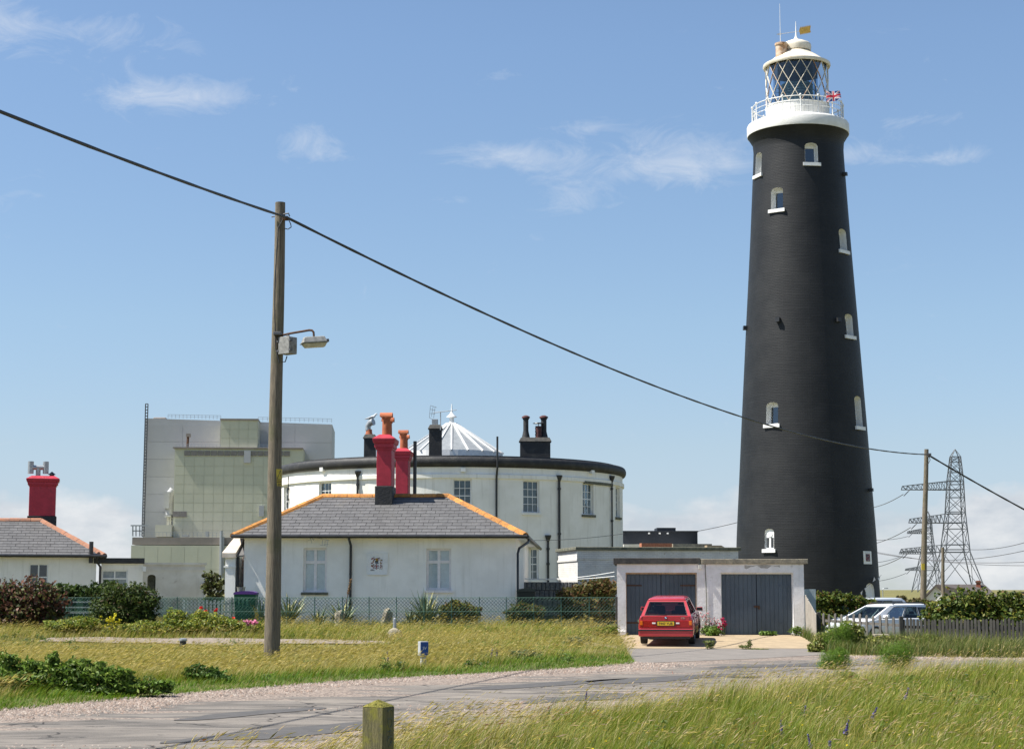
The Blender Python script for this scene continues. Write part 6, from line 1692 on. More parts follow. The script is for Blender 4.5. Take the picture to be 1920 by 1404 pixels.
    # door mirrors
    for s in (-1, 1):
        a_ = MB(M); y = p['mir']; x = s * (wb + .02)
        a_.hexa([(x, y, belt + .02), (x + s * .2, y - .03, belt + .02), (x + s * .2, y + .07, belt + .02), (x, y + .10, belt + .02), (x, y, belt + .12), (x + s * .19, y - .03, belt + .135), (x + s * .19, y + .06, belt + .135), (x, y + .09, belt + .12)])
        mo = a_.build('door_mirror', paint if p.get('mirror_paint', True) else W['car_black'], c, bevel=.015)
        a_ = MB(M); a_.box(min(x, x + s * .18) + .012, max(x, x + s * .18) - .005, y - .05, y - .033, belt + .03, belt + .12); a_.build('mirror_glass', W['car_black'], mo)
    return c, body
m_red = mat('car_red', (.40, .022, .032), (.36, .018, .028), 3, .38, spec=.5, coat=.7)
rx, ryy = P(1249, 1215, 52.2).x, 52.2
z0, z1 = gz(rx, 53.0), gz(rx + .4, 55.6)
MR = Matrix.Translation((rx, ryy, z0 + .02)) @ Matrix.Rotation(-R(9), 4, 'Z') @ Matrix.Rotation(math.atan2(z1 - z0, 2.57), 4, 'X')
cp_ = dict(L=4.32, W=1.645, H=1.385, belt=.875, wb=.735, wt=.565, zt=1.30, yr0=.07, yr1=.50, yf1=2.35, yf0=3.05, wr=.30, ax0=.80, ax1=3.37, mir=2.62, seat=1.95,
           stations=[(.0, .955, .86, .30), (.05, .985, .87, .24), (.4, 1, .885, .22), (1.5, 1, .885, .20), (3.05, 1, .90, .20), (3.6, .995, .86, .22), (4.15, .97, .78, .24), (4.28, .93, .70, .30)],
           rearwin=(.075, .925, .06, .88), side=[(.10, .30, .10, .86), (.33, .57, .08, .90), (.60, .80, .08, .90)])
rc, rbody = car('estate_car', 'red estate car parked before the left garage doors, seen from behind', MR, cp_, m_red, 'parked cars')
def rb(name, m_, x0, x1, y0, y1, z0, z1, parent=rc, bevel=0.0):
    b = MB(MR); b.box(x0, x1, y0, y1, z0, z1); return b.build(name, m_, parent, bevel=bevel)
rb('bumper', m_red, -.80, .80, -.075, .04, .27, .50, bevel=.025)
rb('bumper_strip', W['car_black'], -.806, .806, -.088, .03, .435, .478, bevel=.006)
rb('lower_valance', W['car_black'], -.70, .70, -.02, .15, .20, .29)
rb('light_band', W['lens_red'], -.765, .765, -.018, .01, .535, .735, bevel=.01)
for s in (-1, 1):
    x = sorted((s * .762, s * .68)); rb('indicator_lens', W['lens_amber'], x[0], x[1], -.026, .0, .60, .725, bevel=.006)
    x = sorted((s * .40, s * .30)); rb('reversing_lens', W['trim_white'], x[0], x[1], -.026, .0, .635, .675, bevel=.004)
    x = sorted((s * .822, s * .79)); rb('corner_lens', W['chrome'], x[0], x[1], .01, .06, .68, .76)
rb('plate_recess', W['car_black'], -.275, .275, -.030, .0, .57, .73)
pl = rb('number_plate', mat('plate_yellow', (.72, .46, .03), (.66, .42, .03), 8, .4), -.245, .245, -.036, -.029, .59, .705)
tm = text_mesh('F447 YUB', .094, W['car_black'], .001)
tm.transform(Matrix.Diagonal((1.03, 1, 1.05, 1)))
obj('plate_lettering', tm, pl, MR @ Matrix.Translation((0, -.0385, .648)))
bdg = text_mesh('320i', .07, W['chrome'], .001); obj('model_badge', bdg, rc, MR @ Matrix.Translation((.50, -.006, .805)))
b = MB(MR); ring = [(.042 * math.cos(q), -.008, .815 + .042 * math.sin(q)) for q in np.linspace(0, 2 * PI, 20, False)]; b.prism(ring, (0, .012, 0)); bo = b.build('roundel_badge', W['car_black'], rc)
for i in range(4):
    q = np.linspace(i * PI / 2, (i + 1) * PI / 2, 6); b = MB(MR); b.prism([(0, -.011, .815)] + [(.029 * math.cos(t), -.011, .815 + .029 * math.sin(t)) for t in q], (0, .003, 0)); b.build('roundel_quarter', W['trim_white'] if i % 2 else mat('badge_blue', (.08, .2, .5), None, 8, .4), bo)
rb('boot_lock', W['chrome'], -.012, .012, -.01, .0, .545, .565, bevel=.004)
for (x0_, x1_, z0_, z1_) in ((-.70, .70, .515, .522), (-.705, -.698, .522, .86), (.698, .705, .522, .86)):
    rb('tailgate_seam', W['car_black'], x0_, x1_, -.004, .02, z0_, z1_)
for s in (-1, 1):
    for y_ in (1.42, 2.60):
        x = sorted((s * .826, s * .815)); rb('door_seam', W['car_black'], x[0], x[1], y_, y_ + .007, .30, .86)
    for y_ in (1.60, 2.75):
        x = sorted((s * .838, s * .80)); rb('door_handle', W['car_black'], x[0], x[1], y_ - .15, y_, .74, .765)
    x = sorted((s * .832, s * .81)); rb('side_strip', W['car_black'], x[0], x[1], 1.12, 3.0, .50, .54)
rb('glass_heater_edge', W['car_black'], -.56, .56, .118, .13, .905, .912)
b = MB(MR); b.bar((-.50, .105, .905), (.02, .088, .895), .018); b.build('wiper', W['car_black'], rc)
b = MB(MR); b.tube([(-.40, -.03, .25), (-.40, .25, .25)], .03, 8); b.build('exhaust', W['rust'], rc)
b = MB(MR); b.tube([(.03, 1.55, 1.38), (.03, 1.40, 1.43), (.03, 1.25, 1.48)], .006, 5); b.build('roof_aerial', W['car_black'], rc)

m_wh = mat('car_white', (.80, .81, .82), (.77, .78, .79), 2, .25, spec=.5, coat=.5); m_si = mat('car_silver', (.66, .68, .70), (.62, .64, .66), 2, .28, .3, coat=.4)
# both face left; a little turned so that the front comes towards the camera
ym = 66.0
MW_ = Matrix.Translation((P(1738, 1130, ym).x, ym, -.25)) @ Matrix.Rotation(R(90 + 33), 4, 'Z')
wp_ = dict(L=4.5, W=1.76, H=1.44, belt=.93, wb=.80, wt=.62, zt=1.365, yr0=.12, yr1=.55, yf1=2.55, yf0=3.55, wr=.31, ax0=.85, ax1=3.5, mir=2.98, seat=2.1,
           stations=[(.0, .93, .92, .34), (.08, .98, .94, .26), (.6, 1, .945, .22), (1.6, 1, .945, .22), (3.3, 1, .93, .22), (3.7, .99, .90, .24), (4.2, .95, .78, .26), (4.45, .86, .66, .32)],
           rearwin=(.08, .92, .08, .9), side=[(.09, .30, .10, .87), (.335, .555, .07, .90), (.59, .86, .06, .90)])
wc_, wbod = car('estate_car', 'white estate car behind the picket fence facing left', MW_, wp_, m_wh, 'parked cars')
for s in (-1, 1):
    b = MB(MW_); b.tube([(s * .58, .7, 1.41), (s * .58, .8, 1.475), (s * .58, 2.2, 1.48), (s * .58, 2.35, 1.42)], .02, 8); b.build('roof_rail', W['car_black'], wc_)
for y in (1.05, 2.15):
    b = MB(MW_); b.box(.868, .90, y, y + .16, .74, .765); b.build('door_handle', W['chrome'], wc_)
ym2 = 70.4
MS_ = Matrix.Translation((P(1692, 1130, ym2).x, ym2, -.13)) @ Matrix.Rotation(R(90 + 33), 4, 'Z')
sp_ = dict(wp_); sp_.update(H=1.52, zt=1.44, belt=.96, yf1=2.45, yf0=3.75, mir=3.05)
car('silver_car', 'silver high-roofed car half hidden behind the white estate car', MS_, sp_, m_si, 'parked cars')

# ================================================================== FENCES
W['picket'] = mat('picket_wood', (.145, .135, .12), (.10, .093, .083), 4, .9, objrand=.14, bump=.5, bscale=25, streak=((.10, .095, .085), .5), stain=((.19, .18, .15), 5, .6, .75, .5))
W['picket_dark'] = mat('picket_dark_wood', (.062, .058, .05), (.042, .04, .035), 4, .9, objrand=.18, bump=.5, bscale=25, streak=((.05, .048, .043), .5))
def picket_fence(label, a, b, n, w, h, m_, top_shape=.06):
    a, b = Vector(a), Vector(b)
    f = thing('picket_fence', (a + b) / 2, label, 'fence', 'wooden fences by the road')
    d = (b - a); d.z = 0; d.normalize(); nn = Vector((d.y, -d.x, 0))
    q = MB(); q.prism([(-w / 2, 0, 0), (w / 2, 0, 0), (w / 2, 0, h - top_shape), (w * .28, 0, h - top_shape * .3), (0, 0, h), (-w * .28, 0, h - top_shape * .3), (-w / 2, 0, h - top_shape)], (0, .02, 0))
    me = q.mesh('picket', m_)
    rr_ = random.Random(n)
    for i in range(n):
        p = a.lerp(b, i / (n - 1)); sc = rr_.uniform(.965, 1.03)
        Mx = Matrix.Translation(p + Vector((0, 0, rr_.uniform(-.015, .01)))) @ Matrix.Rotation(math.atan2(d.y, d.x), 4, 'Z') @ Matrix.Rotation(rr_.uniform(-.02, .02), 4, 'Y') @ Matrix.Diagonal((rr_.uniform(.93, 1.05), 1, sc, 1))
        obj('picket', me, f, Mx)
    for z in (.28 * h, .74 * h):
        r_ = MB(); o_ = Vector((0, 0, z)) - nn * .045
        r_.bar(a + o_, b + o_, .04, .08); r_.build('rail', m_, f)
    return f
pz0 = .04
fa = P(1543, 1148, 55.5); fb = P(1688, 1157, 50.2); fa.z -= .95; fb.z -= .93
picket_fence('light grey picket fence with pointed tops before the white car', fa, fb, 13, .15, .95, W['picket'])
fc2, fd2 = P(1694, 1158, 50.0), P(2290, 1164, 44.6); fc2.z -= .93; fd2.z -= .92
picket_fence('dark dense picket fence running to the right edge', fc2, fd2, 82, .075, .92, W['picket_dark'], .05)
for (px, yt, D, k) in ((1690, 1155, 50.0, 0), (1535.5, 1147, 56.2, 1)):
    q = P(px, yt, D); o = MB().box(q.x - .055, q.x + .055, D - .02, D + .09, q.z - 1.05, q.z).build('fence_post', W['picket_dark'], origin=(q.x, D, q.z - 1.0), bevel=.008)
    tag(o, ('square dark post joining the light and dark picket fences', 'grey end post of the picket fence near the board gate')[k], 'post')
# pale board gate leaf between the garage corner and the picket fence
bg0, bg1 = Vector((gx1 + .02, GY_ - .05, 0)), P(1530, 1150, 54.8)
bf = thing('board_fence', (bg0 + Vector((bg1.x, bg1.y, 0))) / 2, 'weathered pale upright boards running from the garage corner towards the road', 'fence', 'wooden fences by the road')
W['board_pale'] = mat('pale_board', (.34, .31, .265), (.27, .245, .21), 4, .9, objrand=.1, streak=((.22, .2, .17), .5), bump=.4)
n = 14
for i in range(n):
    t0, t1_ = i / n, (i + .95) / n
    a = bg0.lerp(Vector((bg1.x, bg1.y, 0)), t0); c_ = bg0.lerp(Vector((bg1.x, bg1.y, 0)), t1_)
    h = 1.52 - .58 * (t0) + random.uniform(-.015, .015)
    q = MB(); g0 = .1
    s_ = Vector((.02, .003, 0))
    q.hexa([a + Vector((0, 0, g0)), c_ + Vector((0, 0, g0)), c_ + s_ + Vector((0, 0, g0)), a + s_ + Vector((0, 0, g0)), a + Vector((0, 0, h)), c_ + Vector((0, 0, h - .03)), c_ + s_ + Vector((0, 0, h - .03)), a + s_ + Vector((0, 0, h))]); q.build('board', W['board_pale'], bf)
# green chain-link fence
W['link_green'] = mat('green_wire', (.035, .10, .075), (.05, .12, .09), 6, .6)
cl0, cl1 = Vector((-17.2, 57.9, 0)), Vector((gx0 - .05, 58.0, 0))
cf = thing('chain_link_fence', ((cl0.x + cl1.x) / 2, 57.9, .4), 'low green chain-link fence along the front of the gardens', 'fence')
FT, FB = 1.45, .42
npst = 24
for i in range(npst):
    p = cl0.lerp(cl1, i / (npst - 1)); lean = random.uniform(-.02, .02)
    MB().tube([(p.x, p.y, .25), (p.x + lean, p.y, FT + .02)], .016 if i not in (0, npst - 1) else .04, 6).build('fence_post', W['link_green'] if i < npst - 1 else W['picket_dark'], cf)
for z in (FT, FT - .45, FB):
    MB().tube([(cl0.x, 57.88, z), ((cl0.x + cl1.x) / 2, 57.93, z - .015), (cl1.x, 57.98, z)], .007, 5).build('line_wire', W['link_green'], cf)
lk = MB(); Ln = cl1.x - cl0.x; hgt = FT - FB; x = -hgt
while x < Ln:
    for s in (0, 1):
        xa, xb = max(x, 0), min(x + hgt, Ln)
        if xb <= xa: continue
        za, zb_ = FB + (xa - x), FB + (xb - x)
        if s: za, zb_ = FB + FT - za, FB + FT - zb_
        ya, yb = 57.9 + .1 * xa / Ln, 57.9 + .1 * xb / Ln
        lk.tube([(cl0.x + xa, ya, za), (cl0.x + xb, yb, zb_)], .0065, 3, False)
    x += .115
o = lk.build('chain_link', W['link_green'], cf); o['kind'] = 'stuff'
# green wind netting on two stretches, pale palings behind
m, nt, bs = new_mat('green_netting')
tr = nt.nodes.new('ShaderNodeBsdfTransparent'); mx = nt.nodes.new('ShaderNodeMixShader'); mx.inputs[0].default_value = .42
bs.inputs['Base Color'].default_value = (.045, .15, .11, 1); bs.inputs['Roughness'].default_value = .8
nt.links.new(tr.outputs[0], mx.inputs[1]); nt.links.new(bs.outputs[0], mx.inputs[2]); nt.links.new(mx.outputs[0], nt.nodes['Material Output'].inputs['Surface'])
for (a, b_) in ((70, 168), (296, 445), (436, 470)):
    xa, xb = P(a, 1130, 58).x, P(b_, 1130, 58).x
    q = MB(); N_ = 16
    for i in range(N_):
        u0, u1 = xa + (xb - xa) * i / N_, xa + (xb - xa) * (i + 1) / N_
        y0, y1 = 57.97 + .015 * math.sin(i * 1.7), 57.97 + .015 * math.sin((i + 1) * 1.7)
        q.add([(u0, y0, FB), (u1, y1, FB), (u1, y1, FT - .03), (u0, y0, FT - .03)], [(0, 1, 2, 3)])
    q.build('netting', m, cf)
W['pale_pale'] = mat('white_paling', (.60, .62, .60), (.48, .5, .48), 5, .8, objrand=.1)
pf = thing('white_paling_fence', (P(370, 1130, 59.5).x, 59.5, .4), 'low white paling fence behind the green netting left of the cottage', 'fence', 'wooden fences by the road')
for k, px in enumerate(np.arange(345, 436, 7.2)):
    q = P(px, 1124 + 2 * (k % 2), 59.5); MB().box(q.x - .04, q.x + .04, 59.5, 59.52, .4, q.z).build('paling', W['pale_pale'], pf)
for y in (1131, 1147): MB().box(P(340, y, 59.5).x, P(438, y, 59.5).x, 59.521, 59.56, P(340, y, 59.5).z - .03, P(340, y, 59.5).z + .03).build('rail', W['pale_pale'], pf)
for y in (1128, 1138, 1148): MB().box(P(85, y, 59.8).x, P(172, y, 59.8).x, 59.8, 59.83, P(85, y, 59.8).z - .025, P(85, y, 59.8).z + .02).build('rail', W['pale_pale'], pf)

# ================================================================== SMALL THINGS
def bin_(label, px0, px1, ytop, D, lidm, bodym):
    a, c_ = P(px0, ytop, D), P(px1, ytop, D); w = c_.x - a.x; cx = (a.x + c_.x) / 2; z0 = gz(cx, D); zt = a.z
    t = thing('wheelie_bin', (cx, D + .3, z0), label, 'bin', 'wheelie bins by the cottage')
    b = MB(); b.hexa([(cx - w * .38, D + .08, z0 + .05), (cx + w * .38, D + .08, z0 + .05), (cx + w * .38, D + .55, z0 + .05), (cx - w * .38, D + .55, z0 + .05), (cx - w * .47, D, zt - .1), (cx + w * .47, D, zt - .1), (cx + w * .47, D + .65, zt - .1), (cx - w * .47, D + .65, zt - .1)]); b.build('bin_body', bodym, t, bevel=.02)
    b = MB(); n = 8; V = []
    for i in range(n + 1):
        q = PI * i / n; V += [(cx - w / 2 * math.cos(q), D - .03, zt - .1 + .11 * math.sin(q) ** .7), (cx - w / 2 * math.cos(q), D + .68, zt - .1 + .11 * math.sin(q) ** .7)]
    b.add(V, [(2 * i, 2 * i + 1, 2 * i + 3, 2 * i + 2) for i in range(n)] + [tuple(range(0, 2 * n + 2, 2)), tuple(range(1, 2 * n + 2, 2))]); b.build('lid', lidm, t)
    for s in (-1, 1): MB().tube([(cx + s * w * .38, D + .55, z0 + .1), (cx + s * w * .46, D + .55, z0 + .1)], .1, 12).build('wheel', W['tyre'], t)
    MB().tube([(cx - w * .4, D + .70, zt - .12), (cx + w * .4, D + .70, zt - .12)], .015, 6).build('handle', W['car_black'], t)
bin_('green wheelie bin with purple lid beside the cottage porch', 437, 481, 1108, 59.3, mat('lid_purple', (.10, .035, .20), None, 6, .5), mat('bin_green', (.012, .10, .05), None, 6, .5))
bin_('dark wheelie bin at the cottage right-hand corner', 968, 1005, 1103, 60.3, mat('lid_dark', (.012, .02, .018), None, 6, .5), mat('bin_dark', (.015, .022, .02), None, 6, .5))
# bracket on the porch wall: potted tub
q = P(453, 1100, 60.6); tb_ = thing('plant_tub', (q.x, 60.5, gz(q.x, 60.5)), 'small grey tub standing in the porch', 'tub')
MB().lathe((q.x, 60.5, 0), [(.10, q.z - .4), (.14, q.z - .05), (.16, q.z), (.13, q.z), (.12, q.z - .05)], 14).build('tub', W['galv'], tb_, smooth=True)
MB().lathe((q.x, 60.5, 0), [(.12, gz(q.x, 60.5)), (.12, q.z - .41)], 12).build('stand', W['concrete_dark'], tb_)
# blue SV marker
SD = 38.0
sa, sc_ = P(784.5, 1202, SD), P(801, 1229, SD); gx = gz(sa.x, SD)
MSV = Matrix.Translation(((sa.x + sc_.x) / 2, SD, 0)) @ Matrix.Rotation(-R(0), 4, 'Z')
sv = thing('marker_post', ((sa.x + sc_.x) / 2, SD, gx), 'short blue marker post lettered SV at the road edge', 'marker post')
W['marker_grey'] = mat('marker_grey', (.42, .44, .45), (.32, .33, .33), 10, .7, stain=((.15, .15, .13), 12, .58, .7, .6))
MSV = Matrix.Translation(((sa.x + sc_.x) / 2 + .015, SD, 0)) @ Matrix.Rotation(R(22), 4, 'Z')
ww = .092; b = MB(MSV); b.box(-ww, ww, -.06, .10, sc_.z, sa.z); hd_ = b.build('head', W['marker_grey'], sv, bevel=.008)
b = MB(MSV); b.box(-ww + .006, ww - .006, -.068, -.06, sc_.z + .004, sa.z - .012); b.build('blue_face', mat('marker_blue', (.012, .075, .28), (.015, .06, .22), 12, .5), sv)
b = MB(MSV); b.hexa([(-.06, -.04, gx - .1), (.06, -.04, gx - .1), (.06, .07, gx - .1), (-.06, .07, gx - .1), (-.055, -.035, sc_.z), (.055, -.035, sc_.z), (.055, .06, sc_.z), (-.055, .06, sc_.z)]); b.build('stem', W['marker_grey'], sv, bevel=.006)
tmv = text_mesh('SV', .085, W['trim_white'], .001); obj('lettering', tmv, sv, MSV @ Matrix.Translation((0, -.0705, (sa.z + sc_.z) / 2 + .01)))
# foreground timber bollard with mossy pyramid top
BD = 8.7
bl = P(678, 1325, BD); br_ = P(736, 1325, BD)
mb_, nt, bs = new_mat('mossy_post')
c = mixc(nt, ramp(nt, mnoise(nt, 30, 6, .65, (3, 3, .35)), .35, .68), (.16, .14, .06), (.085, .08, .035))
c = mixc(nt, ramp(nt, mnoise(nt, 9, 6, .7), .48, .70), c, (.19, .18, .025))
c = mixc(nt, ramp(nt, mnoise(nt, 70, 4, .6, (3, 3, .3)), .64, .72), c, (.20, .19, .13))
c = mixc(nt, ramp(nt, mnoise(nt, 60, 4, .6, (3, 3, .2)), .66, .74), c, (.03, .03, .015))
nt.links.new(c, bs.inputs['Base Color']); bs.inputs['Roughness'].default_value = .9; add_bump(nt, bs, mnoise(nt, 50, 6, .7, (4, 4, .4)), .8, .008)
W['moss'] = mat('moss', (.21, .19, .035), (.13, .13, .02), 60, .95, bump=1.0, bscale=140, bdist=.012, stain=((.30, .25, .06), 90, .5, .65, .7))
MBo = Matrix.Translation(((bl.x + br_.x) / 2, BD + .09, 0)) @ Matrix.Rotation(R(-25), 4, 'Z')
hw = .058; zt = bl.z - .004; zg_ = gz(bl.x, BD) - .1
bo_ = thing('timber_bollard', MBo @ Vector((0, 0, zg_)), 'mossy square timber bollard with carved side in the foreground', 'bollard')
b = MB(MBo); b.box(-hw, hw, -hw, hw, zg_, zt); b.build('post', mb_, bo_, bevel=.004)
b = MB(MBo); nn = 9; V = []; Fq = []
rr_ = random.Random(2)
for i in range(nn):
    for j in range(nn):
        x, y = (i / (nn - 1) - .5) * 2, (j / (nn - 1) - .5) * 2; k_ = 1 - max(abs(x), abs(y))
        V.append((x * hw * 1.01, y * hw * 1.01, zt + .001 + .034 * k_ + (rr_.uniform(-.0025, .0035) if k_ > 0 else 0)))
for i in range(nn - 1):
    for j in range(nn - 1): Fq.append((i * nn + j, (i + 1) * nn + j, (i + 1) * nn + j + 1, i * nn + j + 1))
b.add(V, Fq); b.build('moss_cap', W['moss'], bo_, smooth=True)
n_t = 420; V = np.zeros((n_t * 3, 3)); 
for i in range(n_t):     # moss tufts
    x, y = rr_.uniform(-1, 1), rr_.uniform(-1, 1); k_ = 1 - max(abs(x), abs(y)); p = MBo @ Vector((x * hw, y * hw, zt + .034 * k_)); a = rr_.uniform(0, 6.28); h = rr_.uniform(.003, .009)
    V[3 * i] = (p.x - .0012 * math.cos(a), p.y - .0012 * math.sin(a), p.z); V[3 * i + 1] = (p.x + .0012 * math.cos(a), p.y + .0012 * math.sin(a), p.z); V[3 * i + 2] = (p.x + rr_.uniform(-.003, .003), p.y + rr_.uniform(-.003, .003), p.z + h)
V -= np.array(wloc(bo_))
o = obj('moss_tufts', np_mesh('moss_tufts', V, [np.arange(n_t * 3).reshape(-1, 3)], W['moss']), bo_); o['kind'] = 'stuff'
cut_ = mat('carved_groove', (.10, .11, .07), (.13, .14, .09), 40, .9)
def stroke(pts, r=.0026):
    MB(MBo).tube([(hw + .0008, y, zt + z) for y, z in pts], r, 5).build('carved_mark', cut_, bo_)
arc = lambda cy, cz, ry, rz, a0, a1: [(cy + ry * math.cos(q), cz + rz * math.sin(q)) for q in np.linspace(a0, a1, 12)]
stroke(arc(.012, -.028, .024, .016, .3, 2.9)); stroke([(-.010, -.058), (.03, -.058)] ); stroke(arc(.012, -.075, .02, .024, -PI, 0)); stroke([(-.008, -.075), (-.008, -.056)]); stroke([(.032, -.075), (.032, -.056)])
stroke([(-.01, -.118), (.034, -.118)]); stroke([(.012, -.108), (.012, -.132)]); stroke([(-.012, -.145), (.036, -.142)]); stroke(arc(.012, -.165, .024, .02, 0, PI)); stroke([(.0, -.19), (.03, -.165)]); stroke([(-.01, -.205), (.012, -.225), (.034, -.205)])
# white-topped stone marker in the meadow
q = P(740, 1184, 53); mk = thing('stone_marker', (q.x, 53, gz(q.x, 53)), 'small pale stone marker on a mound in the meadow', 'marker')
zg2 = gz(q.x, 53); b = MB(); b.lathe((q.x, 53, 0), [(.24, zg2 - .05), (.22, q.z - .02), (.16, q.z + .06), (.07, q.z + .11), (.05, q.z + .12)], 16); b.build('mound', W['concrete'], mk, smooth=True)
zt = P(740, 1158, 53).z; b = MB(); b.lathe((q.x, 53, 0), [(.055, q.z + .08), (.05, zt - .08), (.045, zt - .02), (.02, zt)], 10); b.build('stub', W['galv'], mk, smooth=True)
q = P(343, 1207, 47.5); zt = P(343, 1196, 47.5).z
mk2 = thing('vent_cap', (q.x, 47.5, gz(q.x, 47.5)), 'small round concrete vent cap in the grass left of the tall pole', 'vent')
b = MB(); b.lathe((q.x, 47.5, 0), [(.085, gz(q.x, 47.5) - .1), (.085, zt - .07)], 14); b.build('stem', W['concrete_dark'], mk2)
b = MB(); b.lathe((q.x, 47.5, 0), [(.115, zt - .068), (.115, zt - .02), (.06, zt), (.01, zt + .005)], 14); b.build('cap', W['galv'], mk2, smooth=True)
q = P(1653, 1188, 49.2); o = MB().hexa([(q.x - .23, 49.1, .0), (q.x + .23, 49.1, .0), (q.x + .22, 49.35, .0), (q.x - .22, 49.35, .0), (q.x - .22, 49.12, q.z), (q.x + .21, 49.12, q.z - .02), (q.x + .21, 49.35, q.z), (q.x - .22, 49.35, q.z)]).build('stone_block', W['concrete'], origin=(q.x, 49.2, 0), bevel=.02); tag(o, 'flat-topped stone block in the weeds before the light picket fence', 'stone')
for k, (px, py, D) in enumerate(((638, 1147, 59), (726, 1143, 59))):
    q = P(px, py, D); rr_ = random.Random(k); b = MB(); z0 = gz(q.x, D) - .05
    b.lathe((q.x, D, 0), [(.16, z0), (.17, z0 + .2), (.15, q.z - .08), (.09, q.z + .02), (.02, q.z + .05)], 8)
    b.v = [Vector((q.x + (v.x - q.x) * rr_.uniform(.7, 1.4), D + (v.y - D) * rr_.uniform(.7, 1.3), v.z + rr_.uniform(-.04, .04))) for v in b.v]
    o = b.build('garden_rock', W['concrete'], origin=(q.x, D, q.z - .2)); tag(o, ('pale rock behind the fence below the left cottage window', 'pale rock behind the fence left of the big spiky plant')[k], 'rock')
# ================================================================== VEGETATION
def pal(cols, wts, n, var=.18):
    cols = np.array(cols, float); i = rng.choice(len(cols), n, p=np.array(wts, float) / sum(wts))
    return np.clip(cols[i] * (1 + rng.normal(0, var, (n, 1))), .004, 1)
def blades(X, Y, Z, h, w, lean, ldir, c0, c1):
    n = len(X); th = rng.uniform(0, PI, n)
    b = np.stack([X, Y, Z], -1); wd = np.stack([np.cos(th), np.sin(th), 0 * th], -1) * (w / 2)[:, None]
    ld = np.stack([np.cos(ldir), np.sin(ldir), 0 * th], -1)
    mid = b + ld * (lean * .33)[:, None]; mid[:, 2] += h * .58
    tip = b + ld * lean[:, None]; tip[:, 2] += h
    V = np.stack([b - wd, b + wd, mid + wd * .75, mid - wd * .75, tip], 1).reshape(-1, 3)
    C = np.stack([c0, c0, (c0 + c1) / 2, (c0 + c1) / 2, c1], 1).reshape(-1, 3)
    k = np.arange(n)[:, None] * 5
    return V, C, k + np.array([[0, 1, 2, 3]]), k + np.array([[3, 2, 4]]), tip, ld
def grass_object(name, label, sets, material):
    Vs = []; Cs = []; Q = []; T = []; o = 0
    for (V, C, q, t) in sets:
        Vs.append(V); Cs.append(C)
        if q is not None: Q.append(q + o)
        if t is not None: T.append(t + o)
        o += len(V)
    V = np.concatenate(Vs); C = np.concatenate(Cs)
    F = ([np.concatenate(Q)] if Q else []) + ([np.concatenate(T)] if T else [])
    ob = obj(name, np_mesh(name, V, F, material, C)); tag(ob, label, None, None, 'stuff'); return ob
def heads(tip, ld, L, w, colr):
    """feathery seed heads continuing a stem: two crossed diamonds"""
    n = len(tip); d = ld * .75; d[:, 2] += rng.uniform(-.1, .75, n); d /= np.linalg.norm(d, axis=1)[:, None]
    p0 = tip - d * (L * .35)[:, None]; p1 = tip + d * (L * .65)[:, None]; pm = (p0 * .55 + p1 * .45)
    th = rng.uniform(0, 2 * PI, n); s = np.stack([np.cos(th), np.sin(th), rng.uniform(-.3, .3, n)], -1) * (w / 2)[:, None]
    s2 = np.cross(d, s)
    V = np.concatenate([np.stack([p0, pm + s, p1, pm - s], 1).reshape(-1, 3), np.stack([p0, pm + s2, p1, pm - s2], 1).reshape(-1, 3)])
    return V, np.repeat(np.concatenate([colr, colr]), 4, 0), np.arange(2 * n)[:, None] * 4 + np.array([[0, 1, 2, 3]]), None
GREEN = [(.125, .18, .011), (.09, .15, .009), (.18, .215, .016), (.235, .25, .03)]
STRAW = [(.39, .325, .075), (.48, .40, .115), (.30, .255, .05), (.60, .51, .22)]
BRIGHT = [(.10, .20, .010), (.135, .24, .015), (.075, .155, .010)]
def scatter(n, x0, x1, y0, y1, keep):
    """points spread so that near ground gets more (even on the picture)"""
    out = []
    tot = 0
    while tot < n:
        m = int((n - tot) * 1.6) + 1000
        u = rng.uniform(0, 1, m); Y = 1 / (1 / y0 + u * (1 / y1 - 1 / y0))
        X = rng.uniform(x0, x1, m)
        k = keep(X, Y) & (np.abs(X) < .30 * Y + 3.6)
        out.append(np.stack([X[k], Y[k]], -1)); tot += k.sum()
    a = np.concatenate(out)[:n]
    return a[:, 0], a[:, 1]
LOd = lambda X, Y: polydist(X, Y, LO)
# ---- foreground grass, near side of the road
def kf(X, Y):
    ins = inpoly(X, Y, ROAD); d = LOd(X, Y)
    below = inpoly(X, Y, np.vstack([LO, [(60, 36), (60, -10), (-14, -10)]]))
    return below & ((~ins) | (d < .15))
def fore_h(X, Y):
    d = LOd(X, Y)
    return .10 + .20 * np.exp(-d / 3.2) * (1 - .55 * np.exp(-d / .35)) + .06 * vnoise(X, Y, 1.3, 5) * np.exp(-d / 5) + .04 * vnoise(X, Y, .5, 7)
sets = []
n = 210000
X, Y = scatter(n, -8, 16, 11.5, 37.6, lambda X, Y: kf(X, Y) & (rng.uniform(0, 1, len(X)) > .75 * sstep(.35, .75, vnoise(X, Y, .75, 33))))
st = np.clip(.12 + .26 * vnoise(X, Y, 1.1, 2) + .2 * vnoise(X, Y, .4, 4) + .45 * np.exp(-LOd(X, Y) / .8) , .04, .9)
iss = rng.uniform(0, 1, n) < st
h = np.maximum(.05, fore_h(X, Y)) * rng.uniform(.55, 1.4, n) * (1.05 + .38 * vnoise(X, Y, .33, 13) + .2 * vnoise(X, Y, .16, 3))
flow = .25 + .9 * vnoise(X, Y, .8, 12)
c0 = np.where(iss[:, None], pal(STRAW, (3, 2, 3, 1), n) * .5, pal(GREEN, (3, 3, 3, 1), n) * .6); c1 = np.where(iss[:, None], pal(STRAW, (3, 2, 2, 1), n), pal(GREEN, (3, 2, 3, 2), n) * 1.2)  # darker root colour paints in the shadow among the blades
